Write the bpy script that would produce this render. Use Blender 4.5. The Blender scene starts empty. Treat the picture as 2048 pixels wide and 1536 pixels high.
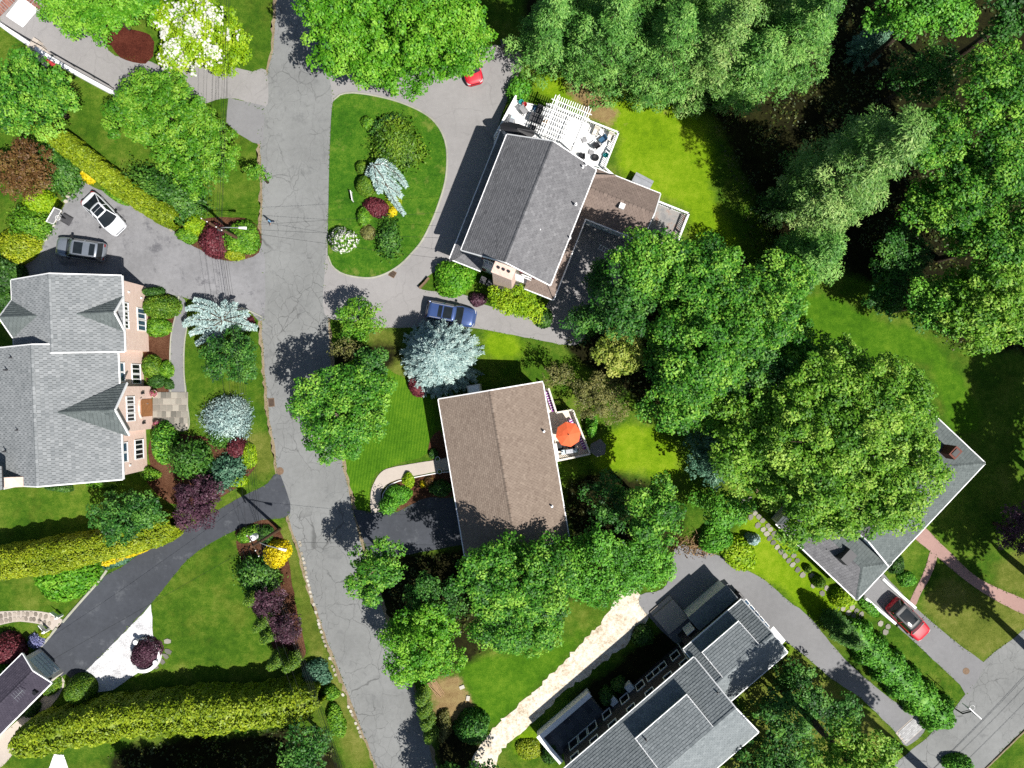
import bpy, bmesh, math, random
import numpy as np
from mathutils import Vector, Matrix

# ------------------------------------------------------------------ camera, light, exposure
sc = bpy.context.scene
H = 75.0          # flying height of the camera, metres
S = 20.0          # image pixels per metre on the ground
SUN_EL, SUN_X, SUN_Y = math.radians(55.0), 0.74, -0.67   # where the sun stands (plan direction)
SUN_POWER, SKY_POWER, EXPOSURE = 5.0, 0.055, 0.6

cam_data = bpy.data.cameras.new('camera')
cam = bpy.data.objects.new('camera', cam_data)
sc.collection.objects.link(cam)
cam.location = (0, 0, H)
cam.rotation_euler = (0, 0, 0)
cam_data.sensor_fit = 'HORIZONTAL'
cam_data.angle = 2 * math.atan(1024 / S / H)
cam_data.clip_end = 3000
sc.camera = cam

world = bpy.data.worlds.new('World')
sc.world = world
world.use_nodes = True
wn = world.node_tree
bgn = wn.nodes['Background']
sky = wn.nodes.new('ShaderNodeTexSky')
sky.sky_type = 'NISHITA'
sky.sun_disc = False
sky.sun_elevation = SUN_EL
sky.sun_rotation = math.atan2(SUN_X, SUN_Y)
wn.links.new(sky.outputs[0], bgn.inputs[0])
bgn.inputs[1].default_value = SKY_POWER

sun_data = bpy.data.lights.new('sun', 'SUN')
sun_data.energy = SUN_POWER
sun_data.angle = math.radians(0.5)
sun_data.color = (1.0, 0.96, 0.90)
sun = bpy.data.objects.new('sun', sun_data)
sc.collection.objects.link(sun)
sdir = Vector((-SUN_X * math.cos(SUN_EL), -SUN_Y * math.cos(SUN_EL), -math.sin(SUN_EL)))
sun.rotation_euler = sdir.to_track_quat('-Z', 'Y').to_euler()
sun.location = (60, -55, 120)

sc.view_settings.view_transform = 'Standard'
sc.view_settings.look = 'None'
sc.view_settings.exposure = EXPOSURE
sc.view_settings.gamma = 1.0
sc.view_settings.use_curve_mapping = False
sc.render.engine = 'CYCLES'
sc.cycles.max_bounces = 5
sc.cycles.diffuse_bounces = 3
sc.cycles.glossy_bounces = 2
sc.cycles.transmission_bounces = 3
sc.cycles.use_denoising = False
sc.cycles.sample_clamp_indirect = 4.0

COL = sc.collection
R_ = random.Random(7)

# ------------------------------------------------------------------ helpers
def W(px, py, h=0.0):
    """image pixel (seen at height h) -> metres"""
    f = (H - h) / H
    return ((px - 1024) / S * f, (768 - py) / S * f)

def s2l(c):
    c = c / 255.0
    return c / 12.92 if c <= 0.04045 else ((c + 0.055) / 1.055) ** 2.4

def A(r, g, b, k=2.0):
    return (s2l(r) / k, s2l(g) / k, s2l(b) / k, 1.0)

def tag(o, label=None, cat=None, group=None, kind=None):
    if label: o['label'] = label
    if cat: o['category'] = cat
    if group: o['group'] = group
    if kind: o['kind'] = kind
    return o

def thing(name, label, cat, loc=(0, 0, 0), rz=0.0, group=None):
    o = bpy.data.objects.new(name, None)
    o.empty_display_size = 0.2
    COL.objects.link(o)
    o.location = loc
    o.rotation_euler = (0, 0, rz)
    return tag(o, label, cat, group)

def link(name, me, mat, parent=None):
    if mat is not None:
        me.materials.append(mat)
    o = bpy.data.objects.new(name, me)
    COL.objects.link(o)
    if parent is not None:
        o.parent = parent
    return o

class MB:
    def __init__(self):
        self.v, self.f, self.a = [], [], []
    def add(self, vs, fs, a=0.5):
        n = len(self.v)
        self.v.extend([tuple(p) for p in vs])
        for f in fs:
            self.f.append(tuple(i + n for i in f))
            self.a.append(a)
        return self
    def hexa(self, p, a=0.5):            # p: 4 bottom + 4 top
        return self.add(p, [(3, 2, 1, 0), (4, 5, 6, 7), (0, 1, 5, 4), (1, 2, 6, 5), (2, 3, 7, 6), (3, 0, 4, 7)], a)
    def box(self, c, s, rz=0.0, a=0.5):
        cx, cy, cz = c
        x, y, z = s[0] / 2, s[1] / 2, s[2] / 2
        co, si = math.cos(rz), math.sin(rz)
        p = []
        for dz in (-z, z):
            for dx, dy in ((-x, -y), (x, -y), (x, y), (-x, y)):
                p.append((cx + dx * co - dy * si, cy + dx * si + dy * co, cz + dz))
        return self.hexa(p, a)
    def bar(self, p0, p1, w, h, a=0.5):   # rectangular bar between two points (w sideways, h upwards)
        p0, p1 = Vector(p0), Vector(p1)
        d = (p1 - p0).normalized()
        side = d.cross(Vector((0, 0, 1)))
        if side.length < 1e-4:
            side = Vector((1, 0, 0))
        side.normalize()
        up = side.cross(d).normalized()
        a_, b_ = side * w / 2, up * h / 2
        p = [p0 - a_ - b_, p0 + a_ - b_, p1 + a_ - b_, p1 - a_ - b_, p0 - a_ + b_, p0 + a_ + b_, p1 + a_ + b_, p1 - a_ + b_]
        return self.hexa(p, a)
    def tube(self, pts, rs, n=6, a=0.5, cap=True):
        pts = [Vector(p) for p in pts]
        if not isinstance(rs, (list, tuple)):
            rs = [rs] * len(pts)
        vs, fs = [], []
        for i, p in enumerate(pts):
            d = (pts[min(i + 1, len(pts) - 1)] - pts[max(i - 1, 0)]).normalized()
            s = d.cross(Vector((0, 0, 1)))
            if s.length < 1e-3:
                s = Vector((1, 0, 0))
            s.normalize()
            u = s.cross(d).normalized()
            for k in range(n):
                t = 2 * math.pi * k / n
                vs.append(p + (s * math.cos(t) + u * math.sin(t)) * rs[i])
        for i in range(len(pts) - 1):
            for k in range(n):
                k2 = (k + 1) % n
                fs.append((i * n + k, i * n + k2, (i + 1) * n + k2, (i + 1) * n + k))
        if cap:
            fs.append(tuple(reversed(range(n))))
            m = (len(pts) - 1) * n
            fs.append(tuple(range(m, m + n)))
        return self.add(vs, fs, a)
    def lathe(self, prof, c=(0, 0, 0), n=14, a=0.5, close=True):
        vs, fs = [], []
        for r, z in prof:
            for k in range(n):
                t = 2 * math.pi * k / n
                vs.append((c[0] + r * math.cos(t), c[1] + r * math.sin(t), c[2] + z))
        m = len(prof)
        for i in range(m - 1):
            for k in range(n):
                k2 = (k + 1) % n
                fs.append((i * n + k, i * n + k2, (i + 1) * n + k2, (i + 1) * n + k))
        if close:
            fs.append(tuple(reversed(range(n))))
            fs.append(tuple(range((m - 1) * n, m * n)))
        return self.add(vs, fs, a)
    def prism(self, poly, z0, z1, a=0.5):
        n = len(poly)
        vs = [(x, y, z0) for x, y in poly] + [(x, y, z1) for x, y in poly]
        fs = [tuple(reversed(range(n))), tuple(range(n, 2 * n))]
        for i in range(n):
            j = (i + 1) % n
            fs.append((i, j, n + j, n + i))
        return self.add(vs, fs, a)
    def mesh(self, name, smooth=False, attr=False):
        me = bpy.data.meshes.new(name)
        me.from_pydata(self.v, [], self.f)
        if smooth:
            me.polygons.foreach_set('use_smooth', [True] * len(me.polygons))
        if attr:
            at = me.attributes.new('v', 'FLOAT', 'FACE')
            at.data.foreach_set('value', self.a)
        me.update()
        return me
    def obj(self, name, mat, parent=None, smooth=False, attr=False):
        return link(name, self.mesh(name, smooth, attr), mat, parent)

# ------------------------------------------------------------------ materials
def new_mat(name):
    m = bpy.data.materials.new(name)
    m.use_nodes = True
    nt = m.node_tree
    return m, nt, nt.nodes['Principled BSDF']

def nd(nt, typ, ins=None, **kw):
    n = nt.nodes.new(typ)
    for k, v in kw.items():
        setattr(n, k, v)
    for k, v in (ins or {}).items():
        if isinstance(v, bpy.types.NodeSocket):
            nt.links.new(v, n.inputs[k])
        else:
            n.inputs[k].default_value = v
    return n

def ramp(nt, fac, stops):
    n = nt.nodes.new('ShaderNodeValToRGB')
    cr = n.color_ramp
    while len(cr.elements) < len(stops):
        cr.elements.new(0.5)
    for e, (p, c) in zip(cr.elements, stops):
        e.position = p
        e.color = c if len(c) == 4 else (*c, 1)
    nt.links.new(fac, n.inputs[0])
    return n.outputs[0]

def mix(nt, fac, a, b, mode='MIX'):
    n = nt.nodes.new('ShaderNodeMix')
    n.data_type = 'RGBA'
    n.blend_type = mode
    for sock, v in ((n.inputs[0], fac), (n.inputs[6], a), (n.inputs[7], b)):
        if isinstance(v, bpy.types.NodeSocket):
            nt.links.new(v, sock)
        else:
            sock.default_value = v
    return n.outputs[2]

def math_(nt, op, a, b=0.0, clamp=False):
    n = nt.nodes.new('ShaderNodeMath')
    n.operation = op
    n.use_clamp = clamp
    for sock, v in ((n.inputs[0], a), (n.inputs[1], b)):
        if isinstance(v, bpy.types.NodeSocket):
            nt.links.new(v, sock)
        else:
            sock.default_value = v
    return n.outputs[0]

def noise(nt, vec, scale, detail=3, rough=0.55):
    return nd(nt, 'ShaderNodeTexNoise', {'Vector': vec, 'Scale': scale, 'Detail': detail, 'Roughness': rough}).outputs[0]

def pos(nt):
    return nd(nt, 'ShaderNodeNewGeometry').outputs['Position']

def objco(nt):
    return nd(nt, 'ShaderNodeTexCoord').outputs['Object']

def bump(nt, bs, h, strength=0.4, dist=0.03):
    b = nd(nt, 'ShaderNodeBump', {'Strength': strength, 'Distance': dist, 'Height': h})
    nt.links.new(b.outputs[0], bs.inputs['Normal'])

def setc(nt, bs, c, rough=0.8, metal=0.0, spec=0.3):
    if isinstance(c, bpy.types.NodeSocket):
        nt.links.new(c, bs.inputs['Base Color'])
    else:
        bs.inputs['Base Color'].default_value = c
    bs.inputs['Roughness'].default_value = rough
    bs.inputs['Metallic'].default_value = metal
    bs.inputs['Specular IOR Level'].default_value = spec

def m_plain(name, c, rough=0.7, metal=0.0, spec=0.4, var=0.12, scale=3.0):
    m, nt, bs = new_mat(name)
    p = objco(nt)
    n = noise(nt, p, scale, 4, 0.6)
    lo = tuple(x * (1 - var) for x in c[:3]) + (1,)
    hi = tuple(min(1, x * (1 + var)) for x in c[:3]) + (1,)
    setc(nt, bs, ramp(nt, n, [(0.3, lo), (0.7, hi)]), rough, metal, spec)
    return m

def m_grass(name, c_lo, c_mid, c_hi, dry=None, dry_amt=0.5, stripe=None):
    m, nt, bs = new_mat(name)
    p = pos(nt)
    n1 = noise(nt, p, 0.22, 4, 0.6)
    n2 = noise(nt, p, 1.5, 4, 0.7)
    n3 = noise(nt, p, 9.0, 4, 0.75)
    n4 = noise(nt, p, 30.0, 2, 0.7)
    f = math_(nt, 'ADD', math_(nt, 'MULTIPLY', n1, 0.28), math_(nt, 'MULTIPLY', n2, 0.22))
    f = math_(nt, 'ADD', f, math_(nt, 'MULTIPLY', n3, 0.28))
    f = math_(nt, 'ADD', f, math_(nt, 'MULTIPLY', n4, 0.22))
    if stripe:  # mowing stripes: shading from blade lean, painted in as slight colour change
        ang, wid, amt = stripe
        mp = nd(nt, 'ShaderNodeMapping', {'Vector': p, 'Rotation': (0, 0, ang)})
        w = nd(nt, 'ShaderNodeTexWave', {'Vector': mp.outputs[0], 'Scale': wid, 'Distortion': 0.6, 'Detail': 1.0})
        f = math_(nt, 'ADD', f, math_(nt, 'MULTIPLY', math_(nt, 'SUBTRACT', w.outputs['Fac'], 0.5), amt))
    c = ramp(nt, f, [(0.40, c_lo), (0.5, c_mid), (0.61, c_hi)])
    wk = noise(nt, p, 2.6, 5, 0.8)
    c = mix(nt, ramp(nt, wk, [(0.56, (0, 0, 0)), (0.70, (0.6, 0.6, 0.6))]), c, c_hi)
    if dry:
        nd1 = noise(nt, nd(nt, 'ShaderNodeMapping', {'Vector': p, 'Location': (31, 17, 0)}).outputs[0], 0.45, 5, 0.7)
        k = ramp(nt, nd1, [(dry_amt, (0, 0, 0)), (dry_amt + 0.12, (1, 1, 1))])
        c = mix(nt, k, c, dry)
    setc(nt, bs, c, 0.95, 0, 0.1)
    bump(nt, bs, n3, 0.9, 0.08)
    return m

def m_asphalt(name, c, crack=0.0, stain=None, stain_amt=0.55, crack_scale=0.38, speck=0.14):
    m, nt, bs = new_mat(name)
    p = pos(nt)
    n1 = noise(nt, p, 0.18, 4, 0.6)
    n2 = noise(nt, p, 2.2, 4, 0.7)
    n3 = noise(nt, p, 22.0, 3, 0.8)
    f = math_(nt, 'ADD', math_(nt, 'MULTIPLY', n1, 0.5), math_(nt, 'MULTIPLY', n2, 0.28))
    f = math_(nt, 'ADD', f, math_(nt, 'MULTIPLY', n3, 0.22))
    lo = tuple(x * (1 - speck * 1.6) for x in c[:3]) + (1,)
    hi = tuple(x * (1 + speck) for x in c[:3]) + (1,)
    col = ramp(nt, f, [(0.40, lo), (0.60, hi)])
    if stain is not None:
        k = noise(nt, nd(nt, 'ShaderNodeMapping', {'Vector': p, 'Location': (9, 5, 0), 'Scale': (1, 1, 1)}).outputs[0], 0.55, 6, 0.72)
        kk = ramp(nt, k, [(stain_amt, (0, 0, 0)), (stain_amt + 0.1, (1, 1, 1))])
        col = mix(nt, math_(nt, 'MULTIPLY', kk, 0.75), col, stain)
    if crack > 0:
        dn = nd(nt, 'ShaderNodeTexNoise', {'Vector': p, 'Scale': 0.7, 'Detail': 4.0})
        dv = nd(nt, 'ShaderNodeVectorMath', {0: dn.outputs[1], 1: (1.3, 1.3, 0)}, operation='MULTIPLY')
        pv = nd(nt, 'ShaderNodeVectorMath', {0: p, 1: dv.outputs[0]}, operation='ADD')
        for scl, th, loc in ((crack_scale, 0.0085, (0, 0, 0)), (crack_scale * 2.1, 0.010, (5, 3, 0))):
            mp = nd(nt, 'ShaderNodeMapping', {'Vector': pv.outputs[0], 'Location': loc, 'Scale': (1.25, 0.8, 1)})
            vo = nd(nt, 'ShaderNodeTexVoronoi', {'Vector': mp.outputs[0], 'Scale': scl}, feature='DISTANCE_TO_EDGE')
            line = ramp(nt, vo.outputs['Distance'], [(th * 0.35, (1, 1, 1)), (th * 1.5, (0, 0, 0))])
            msk = noise(nt, nd(nt, 'ShaderNodeMapping', {'Vector': p, 'Location': loc}).outputs[0], 0.16, 3, 0.5)
            mk = ramp(nt, msk, [(0.42, (0, 0, 0)), (0.55, (1, 1, 1))])
            k = math_(nt, 'MULTIPLY', math_(nt, 'MULTIPLY', line, mk), crack)
            col = mix(nt, k, col, tuple(x * 0.42 for x in c[:3]) + (1,))
    setc(nt, bs, col, 0.9, 0, 0.2)
    bump(nt, bs, n3, 0.5, 0.01)
    return m

def m_soil(name, c1, c2, c3, scale=6.0):
    m, nt, bs = new_mat(name)
    p = pos(nt)
    n1 = noise(nt, p, 0.5, 5, 0.7)
    n2 = noise(nt, p, scale, 5, 0.8)
    f = math_(nt, 'ADD', math_(nt, 'MULTIPLY', n1, 0.45), math_(nt, 'MULTIPLY', n2, 0.55))
    setc(nt, bs, ramp(nt, f, [(0.38, c1), (0.5, c2), (0.62, c3)]), 0.95, 0, 0.1)
    bump(nt, bs, n2, 0.9, 0.06)
    return m

def m_fol(name, lo, mid, hi, trans=0.25, rough=0.55, spec=0.35):
    m, nt, bs = new_mat(name)
    at = nd(nt, 'ShaderNodeAttribute', attribute_name='v')
    c = ramp(nt, at.outputs['Fac'], [(0.05, lo), (0.5, mid), (0.95, hi)])
    setc(nt, bs, c, rough, 0, spec)
    tr = nd(nt, 'ShaderNodeBsdfTranslucent', {'Color': c})
    mx = nd(nt, 'ShaderNodeMixShader', {0: trans, 1: bs.outputs[0], 2: tr.outputs[0]})
    nt.links.new(mx.outputs[0], nt.nodes['Material Output'].inputs[0])
    return m

def m_attr(name, lo, hi, rough=0.85, spec=0.2, nscale=18.0, namt=0.16, patch=0.06):
    """pieces (shingles, stones): tone by piece, fine grain by noise"""
    m, nt, bs = new_mat(name)
    at = nd(nt, 'ShaderNodeAttribute', attribute_name='v')
    p = objco(nt)
    n = noise(nt, p, nscale, 3, 0.8)
    n2 = noise(nt, p, 0.35, 4, 0.6)
    f = math_(nt, 'ADD', at.outputs['Fac'], math_(nt, 'MULTIPLY', math_(nt, 'SUBTRACT', n, 0.5), namt * 4))
    f = math_(nt, 'ADD', f, math_(nt, 'MULTIPLY', math_(nt, 'SUBTRACT', n2, 0.5), patch * 8))
    setc(nt, bs, ramp(nt, f, [(0.0, lo), (1.0, hi)]), rough, 0, spec)
    return m

def m_brick(name, c1, c2, mortar, scale=1.0, bw=0.42, rh=0.14):
    m, nt, bs = new_mat(name)
    p = objco(nt)
    sep = nd(nt, 'ShaderNodeSeparateXYZ', {0: p})
    u = math_(nt, 'ADD', sep.outputs[0], sep.outputs[1])
    cv = nd(nt, 'ShaderNodeCombineXYZ', {0: u, 1: sep.outputs[2]})
    b = nd(nt, 'ShaderNodeTexBrick', {'Vector': cv.outputs[0], 'Color1': c1, 'Color2': c2, 'Mortar': mortar, 'Scale': scale,
                                      'Mortar Size': 0.02, 'Brick Width': bw, 'Row Height': rh})
    n = noise(nt, p, 5.0, 4, 0.7)
    c = mix(nt, 0.35, b.outputs[0], ramp(nt, n, [(0.3, (0.55, 0.5, 0.48)), (0.7, (1, 1, 1))]), 'MULTIPLY')
    setc(nt, bs, c, 0.85, 0, 0.2)
    return m

def m_paint(name, c, rough=0.25, coat=0.8, metal=0.0):
    m, nt, bs = new_mat(name)
    p = objco(nt)
    n = noise(nt, p, 2.5, 3)
    lo = tuple(x * 0.9 for x in c[:3]) + (1,)
    setc(nt, bs, ramp(nt, n, [(0.3, lo), (0.7, c)]), rough, metal, 0.5)
    bs.inputs['Coat Weight'].default_value = coat
    bs.inputs['Coat Roughness'].default_value = 0.03
    return m

def m_glass(name, c=(0.012, 0.016, 0.02, 1), rough=0.06):
    m, nt, bs = new_mat(name)
    n = noise(nt, objco(nt), 1.4, 2)
    setc(nt, bs, ramp(nt, n, [(0.3, tuple(x * 0.6 for x in c[:3])), (0.7, c)]), rough, 0.0, 0.5)
    return m

M = {}
# lawns, ground
M['lawn'] = m_grass('lawn_grass', A(38, 82, 16), A(66, 118, 24), A(108, 152, 38), dry=A(150, 150, 70), dry_amt=0.66)
M['island'] = m_grass('island_grass', A(48, 98, 20), A(78, 134, 30), A(138, 172, 56), dry=A(142, 160, 70), dry_amt=0.58)
M['mown'] = m_grass('mown_grass', A(66, 116, 18), A(92, 146, 28), A(128, 172, 40), stripe=(math.radians(8), 1.1, 0.07))
M['yellowish'] = m_grass('yellowish_grass', A(104, 144, 14), A(142, 182, 18), A(176, 204, 42), dry=A(176, 160, 90), dry_amt=0.64)
M['lush'] = m_grass('lush_grass', A(52, 108, 12), A(78, 140, 20), A(112, 168, 32))
M['rough'] = m_grass('rough_grass', A(76, 104, 28), A(118, 140, 48), A(158, 168, 84), dry=A(166, 146, 96), dry_amt=0.55)
def m_ground():
    m, nt, bs = new_mat('ground_cover')
    p = pos(nt)
    n1 = noise(nt, p, 0.22, 4, 0.6); n2 = noise(nt, p, 1.5, 4, 0.7); n3 = noise(nt, p, 9.0, 4, 0.75); n4 = noise(nt, p, 30.0, 2, 0.7)
    f = math_(nt, 'ADD', math_(nt, 'MULTIPLY', n1, 0.26), math_(nt, 'MULTIPLY', n2, 0.24))
    f = math_(nt, 'ADD', math_(nt, 'ADD', f, math_(nt, 'MULTIPLY', n3, 0.28)), math_(nt, 'MULTIPLY', n4, 0.22))
    rg_ = lambda *c: ramp(nt, f, [(0.40, A(*c[0])), (0.5, A(*c[1])), (0.61, A(*c[2]))])
    col = rg_((50, 90, 18), (84, 127, 28), (142, 166, 58))
    ny = noise(nt, nd(nt, 'ShaderNodeMapping', {'Vector': p, 'Location': (40, 11, 0)}).outputs[0], 0.30, 6, 0.72)
    ky = ramp(nt, ny, [(0.48, (0, 0, 0)), (0.64, (0.75, 0.75, 0.75))])
    col = mix(nt, ky, col, rg_((84, 106, 28), (120, 142, 44), (164, 172, 84)))
    wk = noise(nt, p, 3.2, 4, 0.8)
    col = mix(nt, ramp(nt, wk, [(0.60, (0, 0, 0)), (0.72, (0.6, 0.6, 0.6))]), col, A(46, 92, 18))
    nz = noise(nt, p, 0.8, 5, 0.75)
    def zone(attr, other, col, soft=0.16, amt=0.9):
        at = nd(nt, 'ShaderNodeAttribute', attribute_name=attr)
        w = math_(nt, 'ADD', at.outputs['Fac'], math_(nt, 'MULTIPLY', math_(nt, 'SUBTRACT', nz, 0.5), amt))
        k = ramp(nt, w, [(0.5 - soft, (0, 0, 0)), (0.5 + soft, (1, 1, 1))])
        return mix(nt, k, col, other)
    col = zone('lush', rg_((58, 106, 14), (90, 142, 24), (138, 176, 48)), col)
    col = zone('yellowish', rg_((96, 140, 14), (140, 182, 20), (182, 206, 54)), col, 0.22)  # yellower lawn areas, the grass's own colour
    col = zone('rough', rg_((84, 104, 32), (126, 140, 54), (170, 168, 92)), col, 0.22)
    col = zone('dry', rg_((138, 112, 72), (178, 152, 106), (200, 184, 124)), col, 0.14, 1.2)
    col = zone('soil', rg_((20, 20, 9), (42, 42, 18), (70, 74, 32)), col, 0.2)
    setc(nt, bs, col, 0.95, 0, 0.1)
    bump(nt, bs, n3, 0.9, 0.08)
    return m
M['ground'] = m_ground()
M['dirt'] = m_soil('road_dirt', A(150, 132, 104), A(178, 160, 130), A(196, 182, 156), 5.0)
M['drygrass'] = m_soil('dry_grass', A(140, 116, 74), A(182, 156, 110), A(190, 180, 100), 5.0)

M['mulch'] = m_soil('mulch', A(74, 46, 32), A(112, 76, 56), A(140, 104, 80), 8.0)
M['redmulch'] = m_soil('red_mulch', A(70, 34, 26), A(104, 52, 40), A(128, 72, 56), 8.0)
M['sand'] = m_soil('straw_sand', A(186, 166, 136, 1.6), A(238, 226, 206, 1.45), A(252, 247, 238, 1.4), 3.0)
M['whitegravel'] = m_soil('white_gravel', A(170, 170, 172, 1.6), A(232, 232, 234, 1.5), A(250, 250, 250, 1.45), 9.0)
M['road'] = m_asphalt('road_asphalt', A(165, 167, 166), 0.75, speck=0.10, stain=A(140, 142, 142), stain_amt=0.57)
M['drive'] = m_asphalt('pale_asphalt', A(186, 183, 182), 0.22, speck=0.07, crack_scale=0.16)
M['drive_worn'] = m_asphalt('worn_asphalt', A(172, 172, 175), 0.1, stain=A(112, 112, 118), stain_amt=0.55)
M['drive_dark'] = m_asphalt('sealed_asphalt', A(92, 96, 104), 0.0, stain=A(120, 124, 130), stain_amt=0.56)
M['drive_mid'] = m_asphalt('grey_asphalt', A(164, 164, 166), 0.0, speck=0.08)
M['concrete'] = m_asphalt('pale_concrete', A(218, 206, 194, 1.7), 0.0, speck=0.06)
M['white_conc'] = m_asphalt('white_concrete', A(240, 240, 240, 1.2), 0.0, speck=0.04)
M['pinkpath'] = m_asphalt('pink_paving', A(206, 168, 158), 0.0, speck=0.08)
M['kerb'] = m_asphalt('kerb_stone', A(206, 206, 188), 0.0, speck=0.16)
# foliage: dark, mid, light
def F(name, a, b, c, t=0.25, k=1.2):
    M[name] = m_fol(name + '_leaves', A(*a, k), A(*b, k), A(*c, k), t)
F('maple', (36, 90, 20), (80, 148, 34), (156, 204, 72), 0.3)
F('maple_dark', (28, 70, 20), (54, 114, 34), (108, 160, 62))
F('bright', (58, 124, 16), (98, 166, 28), (154, 206, 66), 0.32)
F('lime', (104, 150, 10), (148, 188, 16), (190, 214, 50), 0.32)
F('feathery', (54, 112, 14), (90, 150, 26), (144, 186, 58))
F('oak', (62, 116, 18), (110, 164, 36), (174, 208, 84), 0.3)
F('yellowgreen', (96, 124, 30), (148, 168, 60), (196, 200, 100), 0.28)
F('olive', (80, 84, 40), (118, 122, 62), (150, 146, 84))
F('brownleaf', (84, 58, 30), (118, 84, 46), (134, 116, 56))
F('pine', (56, 108, 36), (98, 158, 62), (156, 202, 100), 0.25)
F('pine_grey', (66, 112, 40), (112, 160, 70), (172, 202, 116), 0.25)
F('bluespruce', (112, 142, 142), (160, 188, 184), (206, 224, 216), 0.12)
F('bluecedar', (128, 156, 156), (172, 200, 196), (212, 228, 222), 0.12)
F('bluegreen', (50, 92, 70), (84, 130, 100), (126, 166, 134), 0.2)
F('burgundy', (70, 24, 32), (108, 44, 54), (136, 68, 74), 0.2)
F('purple', (44, 24, 36), (78, 46, 62), (112, 76, 92), 0.2)
F('juniper', (36, 80, 24), (66, 116, 34), (104, 148, 52), 0.15)
F('yew', (44, 84, 14), (84, 124, 22), (128, 158, 40), 0.15)
F('hedge', (94, 120, 12), (134, 154, 18), (178, 188, 40), 0.15)
F('hedge_green', (84, 112, 12), (128, 152, 20), (168, 184, 40), 0.15)
F('grassblade', (50, 92, 16), (84, 128, 30), (136, 160, 60), 0.2, 1.6)
F('litter', (36, 56, 16), (66, 88, 28), (112, 116, 50), 0.15, 1.3)
F('gold', (190, 170, 4), (226, 204, 8), (242, 226, 40), 0.2)
F('shrub', (56, 104, 16), (92, 146, 26), (140, 182, 48), 0.2)
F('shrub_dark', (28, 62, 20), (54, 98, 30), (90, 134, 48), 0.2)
F('thicket', (52, 112, 22), (88, 158, 38), (134, 194, 62), 0.25)
F('white_bloom', (214, 214, 200), (240, 240, 232), (255, 255, 250), 0.2, 1.4)
F('pink_bloom', (150, 40, 80), (196, 80, 120), (220, 150, 170), 0.2)
F('lavender', (90, 96, 150), (130, 134, 180), (170, 170, 205), 0.2)
M['bark'] = m_soil('bark', A(60, 50, 40), A(96, 84, 70), A(130, 118, 104), 6.0)
M['palebark'] = m_soil('pale_bark', A(130, 116, 96), A(170, 156, 134), A(200, 188, 166), 6.0)
# building
M['white'] = m_plain('white_paint', (0.80, 0.80, 0.80, 1), 0.5, var=0.03)
M['offwhite'] = m_plain('cream_paint', (0.66, 0.62, 0.54, 1), 0.6, var=0.05)
M['cream'] = m_plain('cream_deck', (0.62, 0.55, 0.46, 1), 0.6, var=0.05)
M['siding'] = m_plain('pale_blue_siding', (0.46, 0.55, 0.60, 1), 0.6, var=0.05)
M['darkwall'] = m_plain('charcoal_siding', (0.035, 0.033, 0.042, 1), 0.6, var=0.1)
M['pinkbrick'] = m_brick('pink_brick', (0.80, 0.60, 0.51, 1), (0.72, 0.52, 0.43, 1), (0.74, 0.62, 0.56, 1), 1.0)
M['chimbrick'] = m_brick('pale_chimney_brick', (0.70, 0.52, 0.44, 1), (0.64, 0.45, 0.38, 1), (0.68, 0.56, 0.5, 1), 1.0)
M['glass'] = m_glass('window_glass')
M['glass_blue'] = m_glass('sky_glass', (0.05, 0.10, 0.16, 1), 0.04)
M['black'] = m_plain('black_metal', (0.012, 0.012, 0.014, 1), 0.45, var=0.1)
M['darkgrey'] = m_plain('dark_grey', (0.05, 0.05, 0.055, 1), 0.6)
M['grey'] = m_plain('mid_grey', (0.24, 0.24, 0.25, 1), 0.6)
M['metal'] = m_plain('galvanised_metal', (0.45, 0.46, 0.48, 1), 0.35, 0.6)
M['wood'] = m_plain('weathered_wood', A(150, 122, 96), 0.8, var=0.25, scale=8)
M['polewood'] = m_plain('pole_wood', A(120, 88, 62), 0.85, var=0.25, scale=6)
M['log'] = m_plain('cut_wood', A(206, 170, 126), 0.8, var=0.25, scale=6)
M['teak'] = m_plain('door_wood', A(206, 140, 88), 0.5, var=0.15)
M['stain'] = m_soil('stained_deck', A(160, 160, 162), A(190, 186, 182), A(186, 126, 96), 1.2)
M['orange'] = m_plain('orange_canvas', A(244, 112, 66, 1.35), 0.8, var=0.04)
M['red'] = m_plain('red_plastic', A(206, 52, 56), 0.5)
M['maroon'] = m_plain('maroon_shutter', A(150, 52, 72), 0.6)
M['magenta'] = m_plain('magenta_lattice', A(176, 70, 190), 0.6)
M['bluefab'] = m_plain('blue_fabric', A(70, 120, 160), 0.8)
M['teal'] = m_plain('teal_plastic', A(20, 168, 170), 0.5)
M['slate'] = m_attr('slate_tile', A(84, 88, 96), A(120, 124, 130))
M['flag'] = m_attr('flagstone', A(132, 130, 122), A(206, 200, 186))
M['flag_warm'] = m_attr('warm_flagstone', A(150, 140, 128), A(226, 212, 196))
M['rock'] = m_attr('edging_rock', A(190, 180, 160), A(246, 240, 226))
M['apron'] = m_attr('apron_brick', A(196, 196, 196), A(232, 232, 232))
M['brick_red'] = m_attr('red_brick', A(150, 96, 84), A(190, 134, 118))
M['sh_grey'] = m_attr('grey_shingle', A(140, 146, 149, 2.0), A(196, 200, 202, 2.0))
M['sh_green'] = m_attr('greygreen_shingle', A(104, 114, 114, 2.2), A(152, 162, 161, 2.2))
M['sh_dark'] = m_attr('charcoal_shingle', A(112, 112, 116, 2.0), A(170, 170, 173, 2.0), namt=0.28)
M['sh_brown'] = m_attr('brown_shingle', A(142, 124, 111, 2.0), A(190, 172, 156, 2.0))
M['sh_tan'] = m_attr('tan_shingle', A(138, 122, 114, 2.0), A(186, 166, 154, 2.0))
M['sh_slate'] = m_attr('blue_grey_shingle', A(130, 139, 143, 2.1), A(184, 192, 195, 2.1))
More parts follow.
